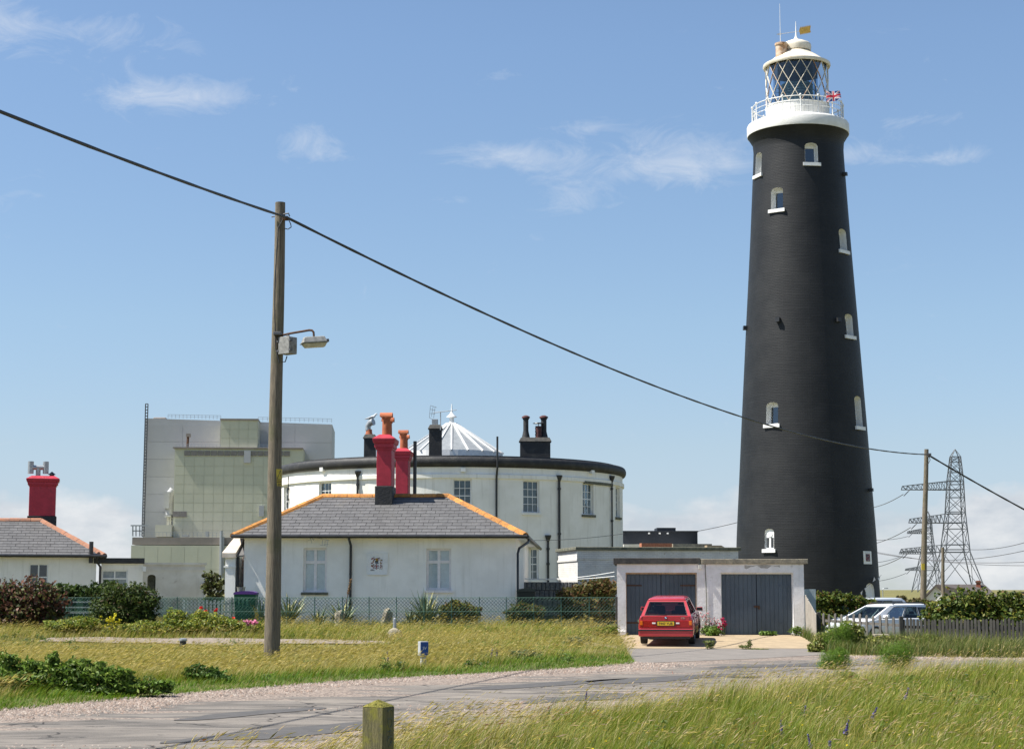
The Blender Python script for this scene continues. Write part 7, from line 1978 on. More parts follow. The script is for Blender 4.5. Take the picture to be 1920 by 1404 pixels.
V, C, q, t, tip, ld = blades(X, Y, ground_z(X, Y) - .01, h, rng.uniform(.0035, .008, n) * (Y / 18) ** .6, h * rng.uniform(.15, .95, n), rng.normal(flow, .5), c0, c1)
sets.append((V, C, q, t))
n = 13000
X, Y = scatter(n, -8, 16, 11.0, 37.6, lambda X, Y: kf(X, Y) & (rng.uniform(0, 1, len(X)) < np.clip(.10 + .75 * np.exp(-LOd(X, Y) / 1.5) + .45 * (vnoise(X, Y, 1.7, 8) + .6 * vnoise(X, Y, .5, 18) - .2), .03, 1)))
h = np.maximum(.12, fore_h(X, Y)) * rng.uniform(1.25, 2.1, n)
cs = pal(STRAW + [(.58, .46, .30)], (3, 3, 1, 3, 3), n)
sor = (vnoise(X, Y, .7, 21) > .55) & (rng.uniform(0, 1, n) < .16)
cs[sor] = pal([(.26, .075, .04), (.32, .11, .05)], (1, 1), int(sor.sum()))
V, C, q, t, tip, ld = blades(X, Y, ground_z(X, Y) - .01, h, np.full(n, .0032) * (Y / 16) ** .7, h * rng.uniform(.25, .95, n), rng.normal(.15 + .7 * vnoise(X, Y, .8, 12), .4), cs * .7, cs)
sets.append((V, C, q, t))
sets.append(heads(tip, ld, rng.uniform(.04, .12, n), rng.uniform(.005, .014, n), cs * rng.uniform(.9, 1.25, (n, 1))))
grass_object('foreground_grass', 'long wind-blown green and straw grass on the near road side', sets, W['grass'])
# ---- meadow between road and gardens
PATHA = np.array([(-13.5, 50.7), (-11, 50.4), (-8, 49.6), (-5, 49.5), (-3.6, 49.6), (-3.6, 50.6), (-5, 50.9), (-8, 51.8), (-11, 52.2), (-13.5, 52.0)])
def km(X, Y):
    up = polydist(X, Y, UP)
    return (~inpoly(X, Y, ROAD)) & (~inpoly(X, Y, DRIVE)) & (X < 3.2) & (Y < 58.2) & ((X - 40) * 0 == 0) & meadow_side(X, Y) & ~(inpoly(X, Y, PATHA) & (rng.uniform(0, 1, len(X)) < .86 + .3 * vnoise(X, Y, .9, 31)))
def meadow_side(X, Y):
    return inpoly(X, Y, np.vstack([UP, DL[1:], [(3.5, 70), (-60, 70), (-60, 3)]]))
sets = []
n = 195000
X, Y = scatter(n, -22, 3.6, 22, 58.6, km)
du = polydist(X, Y, np.vstack([UP, DL]))
verge = np.exp(-(du / (1.9 + .8 * vnoise(X, Y, 2.0, 6))) ** 3)
st = np.clip(.44 + .40 * vnoise(X, Y, 2.2, 1) + .2 * vnoise(X, Y, .7, 3) - .75 * verge - .3 * sstep(52, 56, Y), .04, .93)
iss = rng.uniform(0, 1, n) < st
low_ = lambda X, Y: 1 - .62 * sstep(41, 45, Y) * (1 - sstep(50.5, 52, Y)) * (1 - sstep(-4.5, -2.5, X))     # thinner, lower sward before the track
h = (.15 + .05 * vnoise(X, Y, 1.1, 9) + .06 * sstep(52, 57, Y)) * low_(X, Y) * (1 - .55 * verge) * rng.uniform(.6, 1.5, n) * (1.05 + .3 * vnoise(X, Y, .5, 14))
gcol = np.where((rng.uniform(0, 1, n) < verge * .9)[:, None], pal(BRIGHT, (2, 2, 2), n), pal(GREEN, (2, 1, 3, 2), n))
c0 = np.where(iss[:, None], pal(STRAW, (3, 2, 3, 1), n) * .55, gcol * .65); c1 = np.where(iss[:, None], pal(STRAW, (3, 3, 2, 2), n), gcol * 1.15)  # roots darkened: shade between meadow blades is put into the colour
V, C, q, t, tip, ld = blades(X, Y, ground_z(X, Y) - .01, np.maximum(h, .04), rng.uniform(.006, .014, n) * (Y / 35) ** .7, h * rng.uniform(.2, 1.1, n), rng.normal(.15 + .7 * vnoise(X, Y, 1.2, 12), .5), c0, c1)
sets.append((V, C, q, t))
n = 34000
X, Y = scatter(n, -22, 3.6, 24, 58.6, lambda X, Y: km(X, Y) & (polydist(X, Y, UP) > 1.7 + .8 * vnoise(X, Y, 2.0, 6)))
h = (.24 + .07 * vnoise(X, Y, 1.3, 4) + .07 * sstep(52, 57, Y)) * low_(X, Y) * rng.uniform(.8, 1.45, n); cs = pal(STRAW, (3, 3, 1, 3), n)
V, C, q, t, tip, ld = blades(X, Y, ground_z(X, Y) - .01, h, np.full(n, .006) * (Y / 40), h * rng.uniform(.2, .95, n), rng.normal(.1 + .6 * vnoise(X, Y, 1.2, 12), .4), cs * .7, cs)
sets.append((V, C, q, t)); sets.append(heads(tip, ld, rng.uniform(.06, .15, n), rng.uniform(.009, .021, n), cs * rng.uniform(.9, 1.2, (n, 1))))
grass_object('meadow_grass', 'dry straw-coloured meadow grass around the tall pole with green verge', sets, W['grass'])
# ---- low weeds dotted through the turf
WX, WY = scatter(150, -5, 12, 14, 37, lambda X, Y: kf(X, Y) & (vnoise(X, Y, 1.5, 41) > .1)); MX, MY = scatter(190, -17, 3, 27, 57, lambda X, Y: km(X, Y) & (vnoise(X, Y, 2.0, 43) > .05))
bl = []
for x, y, hh in [(WX[i], WY[i], .11) for i in range(150)] + [(MX[i], MY[i], .13) for i in range(190)]:
    r = random.uniform(.06, .22); bl.append(((x, y, gz(x, y) + hh * random.uniform(.5, 1.3)), (r, r, hh * random.uniform(.5, 1.2))))
W2 = []
def weedset():
    V, C, Q, T = leafcloud_(bl, 17000, .032, .33, [(.085, .15, .02), (.12, .185, .035), (.13, .17, .08), (.06, .11, .02), (.20, .12, .05)], (4, 3, 2, 2, .6), .7)
    grass_object('meadow_weeds', 'low broad-leaved weeds dotted through the grass', [(V, C, Q, None)], W['leaf'])
# ---- verge beyond the road on the right, and rough grass behind fences
def kr(X, Y):
    return (X > 8.4) & (Y > 43) & (Y < 58) & (~inpoly(X, Y, ROAD)) & (~inpoly(X, Y, DRIVE)) & inpoly(X, Y, np.vstack([[(8.2, 47.4)], UR[1:], [(40, 62), (9.3, 62), (9.3, 58)]]))
n = 42000
X, Y = scatter(n, 8, 22, 42, 58, kr)
gc = pal([(.09, .13, .02), (.13, .15, .03), (.30, .26, .10), (.06, .10, .015)], (3, 3, 2, 2), n)
h = rng.uniform(.2, .62, n) * (.75 + .35 * vnoise(X, Y, 1.0, 3)); h = np.maximum(h, .08)
V, C, q, t, tip, ld = blades(X, Y, ground_z(X, Y) - .01, h, rng.uniform(.008, .018, n), h * rng.uniform(.2, .9, n), rng.normal(.2, 1, n), gc * .8, gc * 1.1)
sets = [(V, C, q, t)]
def kg(X, Y): return (Y > 58.2) & (Y < 74) & (X < 3)
n2 = 26000
X, Y = scatter(n2, -22, 3, 58.2, 74, kg)
gc = pal([(.10, .13, .025), (.16, .16, .04), (.30, .26, .11)], (3, 3, 2), n2); h = rng.uniform(.06, .28, n2)
V, C, q, t, tip, ld = blades(X, Y, ground_z(X, Y) - .01, h, rng.uniform(.012, .025, n2), h * rng.uniform(.2, .9, n2), rng.normal(.2, 1, n2), gc * .8, gc * 1.1)
sets.append((V, C, q, t))
grass_object('garden_grass', 'rough green grass in the gardens and along the fences', sets, W['grass'])
# tufts in the apron joint
# ---- loose stones on the road sides
def stones(name, label, n, x0, x1, y0, y1, keep, smin, smax):
    X, Y = scatter(n, x0, x1, y0, y1, keep)
    Z = ground_z(X, Y) + .006; s = rng.uniform(smin, smax, n) * rng.choice([.6, 1, 1, 1.4], n) * np.clip(Y / 30, .55, 1); a = rng.uniform(0, 2 * PI, n)
    base = np.array([(1, 0, 0), (.3, .9, 0), (-.8, .55, 0), (-.75, -.6, 0), (.35, -.85, 0), (.1, .05, .75)])
    V = np.zeros((n, 6, 3))
    jit = rng.uniform(.7, 1.25, (n, 6, 1))
    bx_, by_, bz_ = base[:, 0], base[:, 1] * .75, base[:, 2]
    V[:, :, 0] = (bx_ * np.cos(a)[:, None] - by_ * np.sin(a)[:, None]); V[:, :, 1] = (bx_ * np.sin(a)[:, None] + by_ * np.cos(a)[:, None]); V[:, :, 2] = bz_
    V = V * jit * s[:, None, None]; V[:, :, 0] += X[:, None]; V[:, :, 1] += Y[:, None]; V[:, :, 2] += Z[:, None]
    c = pal([(.225, .178, .148), (.165, .13, .105), (.285, .24, .205), (.10, .08, .07), (.21, .15, .115)], (4, 3, 2, 1, 2), n, .15)
    k = np.arange(n)[:, None, None] * 6; F = (k + np.array([[0, 1, 5], [1, 2, 5], [2, 3, 5], [3, 4, 5], [4, 0, 5]])[None]).reshape(-1, 3)
    o = obj(name, np_mesh(name, V.reshape(-1, 3), [F], W['stone'], np.repeat(c, 6, 0))); return tag(o, label, None, None, 'stuff')
m, nt, bs = new_mat('pebble'); at = nt.nodes.new('ShaderNodeAttribute'); at.attribute_name = 'col'; nt.links.new(at.outputs['Color'], bs.inputs['Base Color']); bs.inputs['Roughness'].default_value = .85; W['stone'] = m
def kst(X, Y):
    ins = inpoly(X, Y, ROAD); du = polydist(X, Y, np.vstack([UP, UR])); dl_ = polydist(X, Y, LO)
    p = np.clip(1.25 - du / (1.15 + .6 * vnoise(X, Y, 2.1, 3)), 0, 1) + np.clip(.9 - dl_ / (1.6 + .9 * vnoise(X, Y, 1.7, 5)), 0, 1) + .12 * np.clip(vnoise(X * .6 + Y * .4, Y * .6 - X * .4, 1.6, 8) - .5, 0, 1)
    return (ins | (du < .2)) & (rng.uniform(0, 1, len(X)) < p) & ~inpoly(X, Y, DRIVE) & ~((X > 3) & (du < 2.5) & (X < 8.3) & (Y > 41.5))
stones('gravel', 'loose pinkish gravel along both sides of the road', 46000, -9, 14, 17, 46, kst, .012, .030)

# ---- leafy things
def leafcloud(blobs, n, size, aspect, palette, wts, shell=.45, droop=0.0, var=.2, lump=.22):
    """many small leaf faces through the volume of ellipsoids (centre, radii)"""
    B = np.array([list(b[0]) + list(b[1]) for b in blobs], float)
    area = (B[:, 3] * B[:, 5] + B[:, 4] * B[:, 5] + B[:, 3] * B[:, 4]); i = rng.choice(len(B), n, p=area / area.sum())
    d = rng.normal(0, 1, (n, 3)); d /= np.linalg.norm(d, axis=1)[:, None]
    lum = 1 + lump * (np.sin(d[:, 0] * 5 + i * 1.3) * np.sin(d[:, 1] * 4 + i) + np.sin(d[:, 2] * 6 + d[:, 0] * 3 + i * 2.1)) * .6
    r = (rng.uniform(0, 1, n) ** shell) * lum
    p = B[i, :3] + d * r[:, None] * B[i, 3:]
    nrm = d * .6 + rng.normal(0, .6, (n, 3)); nrm[:, 2] += .35; nrm /= np.linalg.norm(nrm, axis=1)[:, None]
    a = np.cross(nrm, rng.normal(0, 1, (n, 3))); a /= np.linalg.norm(a, axis=1)[:, None]; a[:, 2] -= droop; b = np.cross(nrm, a)
    s = size * rng.uniform(.55, 1.4, n)
    A = a * s[:, None]; Bv = b * (s * aspect)[:, None]; up = nrm * (s * .12)[:, None]
    V = np.stack([p - A, p + Bv + up, p + A, p - Bv + up], 1).reshape(-1, 3)
    c = pal(palette, wts, n, var)
    return V, np.repeat(c, 4, 0), np.arange(n)[:, None] * 4 + np.array([[0, 1, 2, 3]]), None
def px_blobs(D, lst, flat=.8):
    k = P(961, 1100, D).x; out = []
    for t in lst:
        px, py, rx, ry = t[:4]; dy = t[4] if len(t) > 4 else 0
        c = P(px, py, D + dy); out.append((tuple(c), (rx * k, max(rx, ry) * k * flat, ry * k)))
    return out
def shrub(name, label, cat, D, lst, n, size, palette, wts, aspect=.55, group='shrubs and bushes', extra=None, shell=.45, stem=True, flat=.8, droop=0.0, lump=.22):
    bl = px_blobs(D, lst, flat); x = sum(b[0][0] for b in bl) / len(bl); y = sum(b[0][1] for b in bl) / len(bl); z = gz(x, y)
    t = thing(name, (x, y, z), label, cat, group)
    low = [b for b in bl if b[0][2] - b[1][2] > gz(b[0][0], b[0][1]) + .06]     # foliage reaches the ground
    bl = bl + [((b[0][0], b[0][1], (b[0][2] + gz(b[0][0], b[0][1])) / 2), (b[1][0] * .85, b[1][1], (b[0][2] - gz(b[0][0], b[0][1])) / 2)) for b in low]
    sets = [leafcloud(bl, n, size, aspect, palette, wts, shell, droop, .2, lump)]
    # loose sprigs break the outline
    tw = []
    for b in bl:
        for _ in range(max(5, int(22 * min(1, b[1][0] / .5)))):
            d = Vector((random.gauss(0, 1), random.gauss(0, 1), abs(random.gauss(.35, .8)))).normalized()
            a0 = random.uniform(.75, .95); a1 = random.uniform(1.02, 1.42)
            for f in np.linspace(a0, a1, 5):
                q = Vector(b[0]) + Vector((d.x * b[1][0], d.y * b[1][1], d.z * b[1][2])) * f
                tw.append((tuple(q), (size * .7,) * 3))
    sets = [tuple(np.concatenate([x, y_ + (0 if k_ < 2 else len(sets[0][0]))]) for k_, (x, y_) in enumerate(zip(sets[0][:3], leafcloud(tw, len(tw) * 2, size * .8, aspect, palette, wts, .6)[:3])))]
    V = np.concatenate([s[0] for s in sets]); V = V[:, :3].copy(); lowz = z + .01; V[:, 2] = np.maximum(V[:, 2], lowz + rng.uniform(0, .03, len(V)))
    o = obj('crown', np_mesh('crown', V - np.array((x, y, z)), [sets[0][2]], W['leaf'], sets[0][1]), t)
    if stem:
        s = MB()
        for b in bl:
            c = Vector(b[0]); s.tube([(c.x * .4 + x * .6, c.y, z - .05), (c.x * .8 + x * .2, c.y, (z + c.z) / 2), c], [.03, .022, .01], 6)
            for k in range(4):
                q = c + Vector((random.uniform(-1, 1) * b[1][0], random.uniform(-1, 1) * b[1][1], random.uniform(-.2, .9) * b[1][2])) * .8
                s.tube([c.lerp(Vector((x, y, z)), .3), q], [.014, .005], 5)
        s.build('stem', mat_stem, t)
    if extra: extra(t, bl)
    return t
mat_stem = mat('bark', (.12, .09, .06), (.08, .06, .04), 12, .9)
DG = [(.035, .065, .015), (.05, .085, .018), (.075, .11, .025), (.022, .045, .012)]
HEDGE = [(.075, .115, .018), (.115, .15, .025), (.05, .085, .015), (.18, .18, .03), (.16, .09, .03)]
shrub('russet_shrub', 'large russet and green rounded shrub at the left edge', 'shrub', 56.3, [(20, 1122, 40, 36), (62, 1118, 44, 34), (95, 1132, 34, 26), (40, 1145, 50, 20), (-25, 1125, 40, 36)], 9000, .07, [(.13, .055, .035), (.09, .045, .03), (.06, .075, .022), (.10, .10, .03), (.19, .09, .055)], (3, 3, 3, 2, 1))
shrub('green_shrub', 'bushy dark green evergreen shrub before the left fence', 'shrub', 54.5, [(232, 1122, 44, 30), (205, 1142, 34, 32), (262, 1136, 34, 30), (190, 1160, 26, 20), (236, 1150, 40, 26), (255, 1106, 22, 14), (215, 1108, 22, 14), (283, 1125, 16, 18), (178, 1168, 16, 14)], 15000, .062, [(.045, .075, .016), (.07, .105, .020), (.10, .135, .028), (.028, .048, .012), (.10, .065, .03)], (4, 4, 3, 3, 1), .32, shell=.38, lump=.32)
shrub('wall_shrub', 'loose leggy shrub beside the yard wall and porch', 'shrub', 70.0, [(396, 1084, 13, 14), (410, 1095, 10, 14), (390, 1102, 12, 12)], 700, .09, [(.10, .12, .04), (.14, .15, .05), (.07, .06, .03)], (3, 2, 2))
shrub('cottage_hedge', 'low leafy hedge below the left cottage window', 'shrub', 66.5, [(110, 1108, 34, 14), (150, 1112, 30, 14), (180, 1108, 20, 14), (205, 1098, 12, 12)], 3000, .08, DG, (3, 3, 2, 1))
shrub('autumn_bush', 'spreading olive and brown bush left of the garage', 'shrub', 63.5, [(1085, 1112, 34, 14), (1115, 1104, 30, 18), (1140, 1108, 22, 20), (1130, 1094, 18, 10), (1062, 1120, 18, 10), (1100, 1128, 44, 12)], 7000, .07, [(.10, .095, .03), (.14, .11, .035), (.16, .08, .035), (.07, .09, .02)], (3, 3, 2, 2))
shrub('lighthouse_hedge', 'green hedge at the lighthouse foot right of the garage', 'hedge', 68.0, [(1545, 1126, 24, 16), (1570, 1124, 26, 13), (1598, 1128, 26, 14), (1625, 1135, 24, 12), (1550, 1150, 30, 20), (1530, 1135, 12, 20)], 7500, .075, HEDGE, (4, 4, 2, 2, 1))
shrub('glossy_hedge', 'dense glossy green hedge above the dark picket fence', 'hedge', 60.5, [(1770, 1146, 34, 22), (1800, 1132, 38, 26), (1838, 1130, 26, 24), (1858, 1140, 26, 22), (1885, 1134, 28, 24), (1918, 1134, 30, 24), (1750, 1158, 24, 14), (1800, 1160, 60, 20), (1890, 1160, 60, 20), (1950, 1140, 30, 26), (1990, 1138, 34, 26), (2050, 1142, 40, 24), (2110, 1146, 36, 22), (2010, 1160, 60, 20)], 21000, .075, HEDGE, (4, 4, 3, 3, .6), .6)
shrub('sparse_shrub', 'thin brownish shrub around the foot of the right-hand pole', 'shrub', 72.0, [(1700, 1130, 16, 7), (1718, 1129, 16, 7), (1738, 1131, 12, 6), (1690, 1122, 8, 6)], 1300, .075, [(.12, .10, .035), (.16, .12, .05), (.08, .10, .03)], (3, 2, 2))
shrub('bright_shrub', 'yellow-green feathery shrub in the meadow near the garage', 'shrub', 54.0, [(1125, 1186, 26, 12), (1105, 1190, 18, 9), (1145, 1186, 14, 14)], 3500, .055, [(.13, .19, .02), (.18, .23, .03), (.08, .12, .02)], (3, 3, 2), .2)
shrub('golden_shrub', 'low golden-green shrub behind the fence right of the spiky plant', 'shrub', 59.2, [(862, 1140, 26, 15), (885, 1146, 18, 10), (835, 1146, 18, 10)], 2500, .06, [(.17, .16, .03), (.12, .14, .03), (.20, .12, .03)], (3, 3, 1))
shrub('garden_shrub', 'small mixed green shrub behind the fence near the cottage corner', 'shrub', 59.2, [(975, 1142, 18, 13), (1000, 1146, 22, 11), (958, 1148, 12, 9)], 2200, .06, [(.08, .11, .03), (.14, .13, .03), (.15, .08, .03)], (3, 2, 1))
for k, (px, py, rx, ry, D, lab) in enumerate(((1574, 1190, 30, 27, 48.3, 'tall feathery fennel clump left end of the picket fence'), (1566, 1240, 31, 26, 38.4, 'feathery fennel clump on the near road side, left of two'), (1682, 1232, 36, 32, 37.8, 'feathery fennel clump on the near road side, right of two'))):
    shrub('fennel_clump', lab, 'plant', D, [(px, py, rx, ry), (px + 10, py - 8, rx * .6, ry * .7), (px - 8, py + 6, rx * .8, ry * .7)], 7000, .06, [(.10, .19, .015), (.14, .24, .02), (.07, .13, .015)], (3, 3, 2), .045, 'fennel clumps', None, .5)
shrub('dark_weed', 'compact dark green leafy weed clump beside the road', 'plant', 32.0, [(385, 1266, 36, 14), (370, 1258, 22, 12), (408, 1274, 24, 10)], 3800, .045, [(.065, .125, .018), (.09, .16, .026), (.04, .08, .014)], (3, 3, 2), .6)
shrub('nettle_bank', 'sprawling bank of dark green weeds at the left road edge', 'plant', 28.3, [(20, 1272, 60, 26), (80, 1274, 50, 24), (130, 1270, 45, 26), (175, 1266, 42, 26), (215, 1274, 34, 20), (30, 1300, 60, 14), (110, 1298, 60, 12), (190, 1292, 50, 12), (60, 1250, 24, 14), (150, 1248, 26, 14), (-30, 1280, 40, 30), (15, 1240, 20, 16), (255, 1286, 30, 10), (300, 1284, 26, 7), (235, 1262, 16, 10), (100, 1238, 12, 16)], 30000, .045, [(.10, .175, .02), (.14, .22, .03), (.20, .26, .05), (.055, .10, .016)], (3, 3, 2, 2), .42, shell=.55, lump=.35)
shrub('field_weed', 'small tangle of blue-green weeds in the meadow right of the marker', 'plant', 42.5, [(985, 1226, 26, 8), (965, 1229, 14, 8)], 1000, .06, [(.10, .14, .06), (.14, .17, .09)], (2, 2), .16)
shrub('field_weed', 'small tangle of blue-green weeds below the bright shrub near the garage', 'plant', 48.5, [(1085, 1202, 22, 8), (1066, 1204, 12, 6)], 800, .06, [(.10, .14, .06), (.14, .17, .09)], (2, 2), .16)
shrub('verge_weed', 'dark green leafy weeds in the near grass below the right fennel clump', 'plant', 30.5, [(1700, 1278, 28, 11), (1668, 1284, 18, 8), (1735, 1284, 18, 8), (1590, 1268, 18, 9)], 3600, .045, [(.08, .14, .018), (.11, .17, .025), (.15, .2, .04)], (3, 3, 2), .35)
leafcloud_ = leafcloud; weedset()
# bramble and weed mass along the right fence foot
sets = [leafcloud(px_blobs(48.6, [(1560, 1205, 34, 24), (1590, 1190, 34, 22), (1610, 1212, 40, 22), (1650, 1210, 40, 20), (1535, 1216, 22, 16), (1700, 1210, 40, 18), (1760, 1214, 50, 16), (1830, 1216, 50, 15), (1890, 1214, 50, 17), (1950, 1216, 40, 16), (1740, 1202, 22, 12), (1870, 1200, 20, 10)], .6), 34000, .05, .5, [(.19, .21, .045), (.24, .25, .06), (.14, .175, .03), (.31, .27, .11), (.10, .13, .025)], (3, 3, 3, 2, 2), .55)]
grass_object('brambles', 'tangled brambles and weeds along the foot of the picket fences', sets, W['leaf'])
# flower bed and ground cover before the left fence
sets = [leafcloud(px_blobs(53.6, [(225, 1180, 40, 11), (270, 1177, 40, 13), (310, 1178, 36, 13), (350, 1172, 40, 17), (395, 1170, 40, 20), (430, 1174, 26, 17), (120, 1172, 40, 11), (150, 1168, 40, 12), (330, 1158, 24, 18), (470, 1176, 26, 12), (375, 1160, 20, 16)], .9), 22000, .048, .42, [(.19, .24, .03), (.14, .19, .025), (.33, .31, .035), (.09, .13, .025), (.24, .24, .08)], (3, 3, 2, 2, 1), .5)]
grass_object('ground_cover', 'low yellow-green ground cover plants before the left fence', sets, W['leaf'])
# sprays of small flowers
def flowers(name, label, D, pts, colr, n, r, spread, stem_h, group=None, leafn=0):
    k = P(961, 1100, D).x; cs = [P(px, py, D) for px, py in pts]; x = sum(c.x for c in cs) / len(cs); z = gz(x, D)
    t = thing(name, (x, D, z), label, 'flower', group or 'flowering plants')
    st_ = MB(); cen = []
    for c in cs:
        for _ in range(n):
            q = c + Vector((random.gauss(0, spread * k), random.gauss(0, spread * k), random.gauss(0, spread * .8 * k))); q.z = max(q.z, z + .08); cen.append(q)
            st_.tube([(q.x * .5 + c.x * .5, q.y, max(z - .02, q.z - stem_h)), q], .004, 4, False)
    st_.build('stem', mat('flower_stem', (.10, .13, .04), None, 8, .8), t)
    bl = [(tuple(q), (r, r, r * .8)) for q in cen]
    V, C, Q, _ = leafcloud(bl, 14 * len(bl), r * .7, .7, colr, [1] * len(colr), .6)
    obj('blossom', np_mesh('blossom', V - np.array((x, D, z)), [Q], W['petal'], C), t)
    if leafn:
        V, C, Q, _ = leafcloud([((c.x, D, z + .18), (.25, .2, .18)) for c in cs[:3]], leafn, .05, .4, [(.10, .17, .03), (.14, .2, .04)], (1, 1), .6)
        obj('leaves', np_mesh('leaves', V - np.array((x, D, z)), [Q], W['leaf'], C), t)
    return t
flowers('yellow_flowers', 'spray of yellow flowers before the dark green shrub', 53.2, [(205, 1160), (215, 1164), (210, 1172)], [(.62, .55, .03), (.50, .46, .03)], 9, .045, 7, .35)
flowers('poppies', 'few red poppies at the green fence left of the pole', 55.5, [(378, 1141), (386, 1146), (402, 1144), (436, 1161), (445, 1166)], [(.65, .03, .02), (.5, .02, .02)], 1, .07, 1.5, .5)
flowers('pink_flowers', 'clump of pink flowers left of the tall pole foot', 53.0, [(464, 1166), (472, 1167), (479, 1166)], [(.72, .30, .42), (.65, .22, .36)], 6, .05, 3, .2)
flowers('white_pink_valerian', 'white and pink flower sprays growing against the garage pillar', 57.7, [(1331, 1148), (1336, 1160), (1325, 1162), (1320, 1152), (1340, 1168), (1315, 1172), (1330, 1175)], [(.75, .70, .68), (.55, .12, .16), (.72, .55, .55)], 5, .035, 4, .5, None, 900)
flowers('red_valerian', 'crimson flower clump in front of the right garage doors edge', 57.5, [(1354, 1162), (1358, 1168), (1356, 1174), (1352, 1170)], [(.52, .05, .13), (.42, .03, .10)], 5, .045, 3, .35)
flowers('white_campion', 'small white flowers at the garage right corner', 57.6, [(1494, 1184), (1500, 1188), (1491, 1190)], [(.75, .74, .70)], 5, .035, 3, .15, None, 300)
shrub('valerian_leaves', 'bright green leafy clump beneath the valerian flowers', 'plant', 57.5, [(1340, 1184, 14, 7), (1335, 1190, 10, 5)], 1400, .05, [(.11, .19, .025), (.15, .23, .035)], (1, 1), .4)
shrub('dock_clump', 'bright green leafy clump at the foot of the right garage doors', 'plant', 57.7, [(1441, 1188, 14, 5), (1432, 1189, 8, 4)], 900, .05, [(.12, .2, .03), (.15, .24, .04)], (1, 1), .5)
shrub('apron_weeds', 'thin line of weeds in the joint of the sandy apron', 'plant', 50.8, [(1415, 1219, 22, 2.4), (1395, 1212, 10, 2), (1330, 1203, 10, 2), (1405, 1208, 4, 8)], 900, .045, [(.12, .17, .04), (.2, .2, .07)], (1, 1), .25, stem=False)
# blue flower spikes scattered in the near grass
SPK = ('tallest blue flower spike near the bollard, at the near road edge', 'blue flower spike standing low in the near grass right of centre', 'blue flower spike between two others in the near grass',
       'small blue flower spike below the right fennel clump', 'blue flower spike just right of the right fennel clump foot', 'short blue flower spike below the left fennel clump',
       'blue flower spike at the bottom edge, left of a close pair', 'blue flower spike at the bottom edge, right of a close pair', 'lone blue flower spike left of the blue marker post',
       'left one of twin blue flower spikes right of the blue marker post', 'right one of twin blue flower spikes right of the blue marker post', 'short blue flower spike at the road edge right of the blue marker post')
for k, (px, py, D, hh) in enumerate(((1098, 1312, 22, .20), (1465, 1362, 19, .14), (1588, 1362, 18.6, .13), (1640, 1335, 21, .12), (1700, 1300, 25, .16), (1510, 1330, 22.5, .10), (1518, 1390, 17.5, .14), (1556, 1396, 17.3, .13), (727, 1232, 38.5, .24), (922, 1226, 40.5, .2), (932, 1227, 41, .18), (876, 1240, 38.8, .14))):
    q = P(px, py, D); z = gz(q.x, D); t = thing('blue_flower_spike', (q.x, D, z), SPK[k], 'flower', 'blue flower spikes in the ' + ('near' if D < 30 else 'far') + ' grass')
    ln_ = random.uniform(-.03, .06)
    MB().tube([(q.x - ln_, D, z), (q.x, D, q.z - hh / 2), (q.x + ln_ * .5, D, q.z + hh / 2)], .004 * D / 20, 5).build('stem', mat_stem, t)
    bl = [((q.x + ln_ * (f - .5), D, q.z - hh / 2 + hh * f), (.022 * (1.2 - f), .022 * (1.2 - f), .016)) for f in np.linspace(0, 1, 9)]
    V, C, Q, _ = leafcloud(bl, 150, .010 * D / 20 + .002, .6, [(.10, .09, .32), (.16, .13, .40), (.20, .12, .30), (.12, .14, .07)], (3, 3, 1, 2), .6)
    obj('blossom', np_mesh('blossom', V - np.array((q.x, D, z)), [Q], W['petal'], C), t)
# tiny yellow flowers
n = 260; X, Y = scatter(n, -2, 9, 14, 30, kf); Z = ground_z(X, Y) + np.maximum(.05, fore_h(X, Y)) * .95
bl = [((X[i], Y[i], Z[i]), (.010, .010, .006)) for i in range(n) if (i % 3 == 0)]
V, C, Q, T_ = leafcloud(bl, len(bl) * 6, .010, .8, [(.75, .60, .02), (.70, .52, .02)], (1, 1), .6)
grass_object('yellow_flower_dots', 'tiny yellow flowers sprinkled in the foreground grass', [(V, C, Q, None)], W['petal'])

# ---- spiky sword-leaved plants behind the chain-link fence
W['sword'] = mat('sword_leaf', (.13, .17, .09), (.095, .135, .07), 6, .5, objrand=.22, stain=((.30, .28, .12), 9, .55, .7, .5))
W['sword_yellow'] = mat('sword_leaf_yellow', (.40, .36, .12), (.28, .27, .09), 6, .5, objrand=.2)
def sword_mesh(L, w, bend, material):
    V = []; n = 7
    for i in range(n + 1):
        t = i / n; x = L * (t - .18 * bend * t * t); z = -bend * L * .38 * t * t; ww = w * (1 - t ** 2.2) * (.55 + .45 * min(1, t * 4)) + .0015
        V += [(x, -ww / 2, z + ww * .15), (x, 0, z), (x, ww / 2, z + ww * .15)]
    F_ = []
    for i in range(n):
        for j in range(2): F_.append((i * 3 + j, i * 3 + j + 1, i * 3 + 4 + j, i * 3 + 3 + j))
    me = bpy.data.meshes.new('leaf'); me.from_pydata(V, [], F_); me.materials.append(material); me.update(); return me
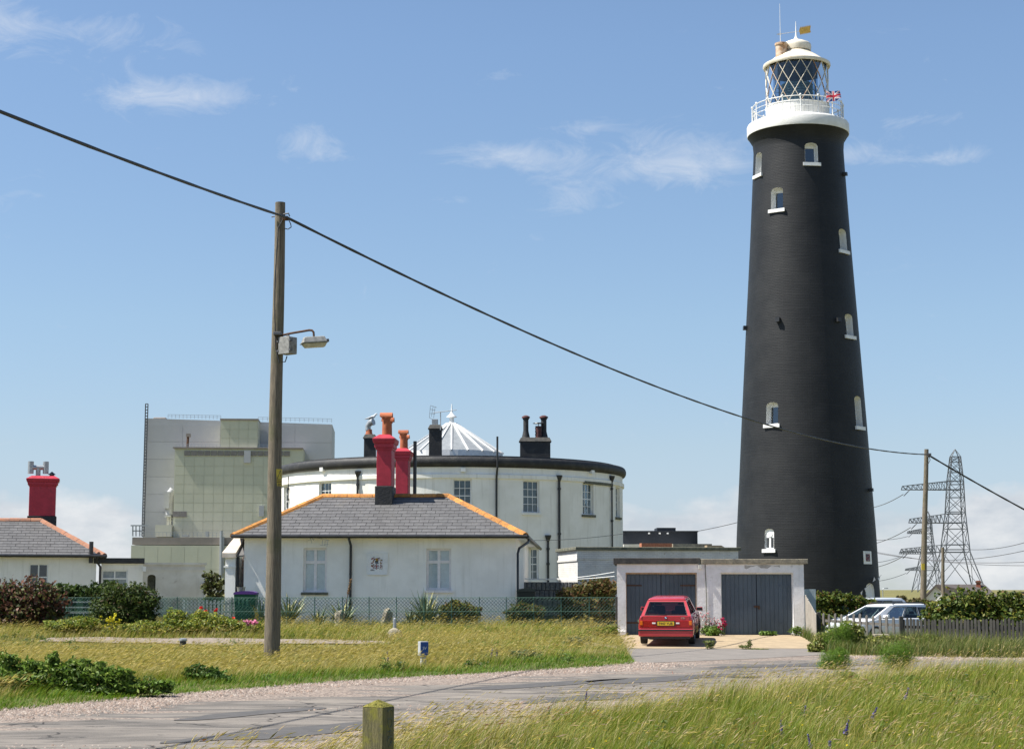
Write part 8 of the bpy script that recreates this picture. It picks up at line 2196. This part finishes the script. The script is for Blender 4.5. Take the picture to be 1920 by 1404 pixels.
swords = [sword_mesh(1.0, .075, b, W['sword']) for b in (.1, .4, .9)] + [sword_mesh(1.0, .07, .5, W['sword_yellow']), sword_mesh(1.0, .075, 1.3, W['sword'])]
def sword_plant(label, px, pyb, D, H, n, yellow):
    H *= 1.16; n = int(n * 1.5)
    x = P(px, pyb, D).x; z = gz(x, D) - .02; t = thing('spiky_plant', (x, D, z), label, 'plant', 'sword-leaved plants along the fence')
    for i in range(n):
        az = random.uniform(0, 2 * PI); el = random.triangular(R(25), R(88), R(72)); L = H * random.uniform(.6, 1.08)
        me = swords[3] if random.random() < yellow else swords[random.choice((0, 0, 1, 1, 2, 4))]
        obj('leaf', me, t, Matrix.Translation((x + random.uniform(-.1, .1), D + random.uniform(-.1, .1), z)) @ Matrix.Rotation(az, 4, 'Z') @ Matrix.Rotation(-el, 4, 'Y') @ Matrix.Diagonal((L, 1.15, L, 1)))
sword_plant('big spiky sword-leaved clump below the right cottage window', 800, 1158, 59.3, 1.18, 66, .22)
sword_plant('spiky clump with yellow leaves just right of the tall pole', 541, 1158, 59.3, 1.12, 52, .4)
sword_plant('spiky clump with yellowish leaves just left of the tall pole', 487, 1158, 59.4, .95, 34, .35)
sword_plant('upright spiky clump by the black drainpipe below the left window', 642, 1158, 59.4, .98, 40, .1)
sword_plant('small spiky clump under the left cottage window', 597, 1160, 59.4, .72, 22, .1)
sword_plant('small spiky clump left of the big one', 770, 1160, 59.2, .66, 24, .15)
# tall dry flower stalk beside the drainpipe
q0, q1 = P(650, 1125, 59.2), P(658, 1086, 59.2); t = thing('dry_stalk', (q0.x, 59.2, gz(q0.x, 59.2)), 'dry brown flower stalk leaning beside the black drainpipe', 'plant')
MB().tube([(q0.x - .08, 59.2, gz(q0.x, 59.2)), q0, q1], [.02, .018, .008], 6).build('stem', mat_stem, t)
V, C, Q, _ = leafcloud([(tuple(q0.lerp(q1, f)), (.04, .04, .05)) for f in np.linspace(.35, 1, 6)], 160, .035, .4, [(.30, .20, .10), (.22, .13, .06)], (1, 1))
obj('seed_head', np_mesh('seed_head', V - np.array((q0.x, 59.2, gz(q0.x, 59.2))), [Q], W['leaf'], C), t)
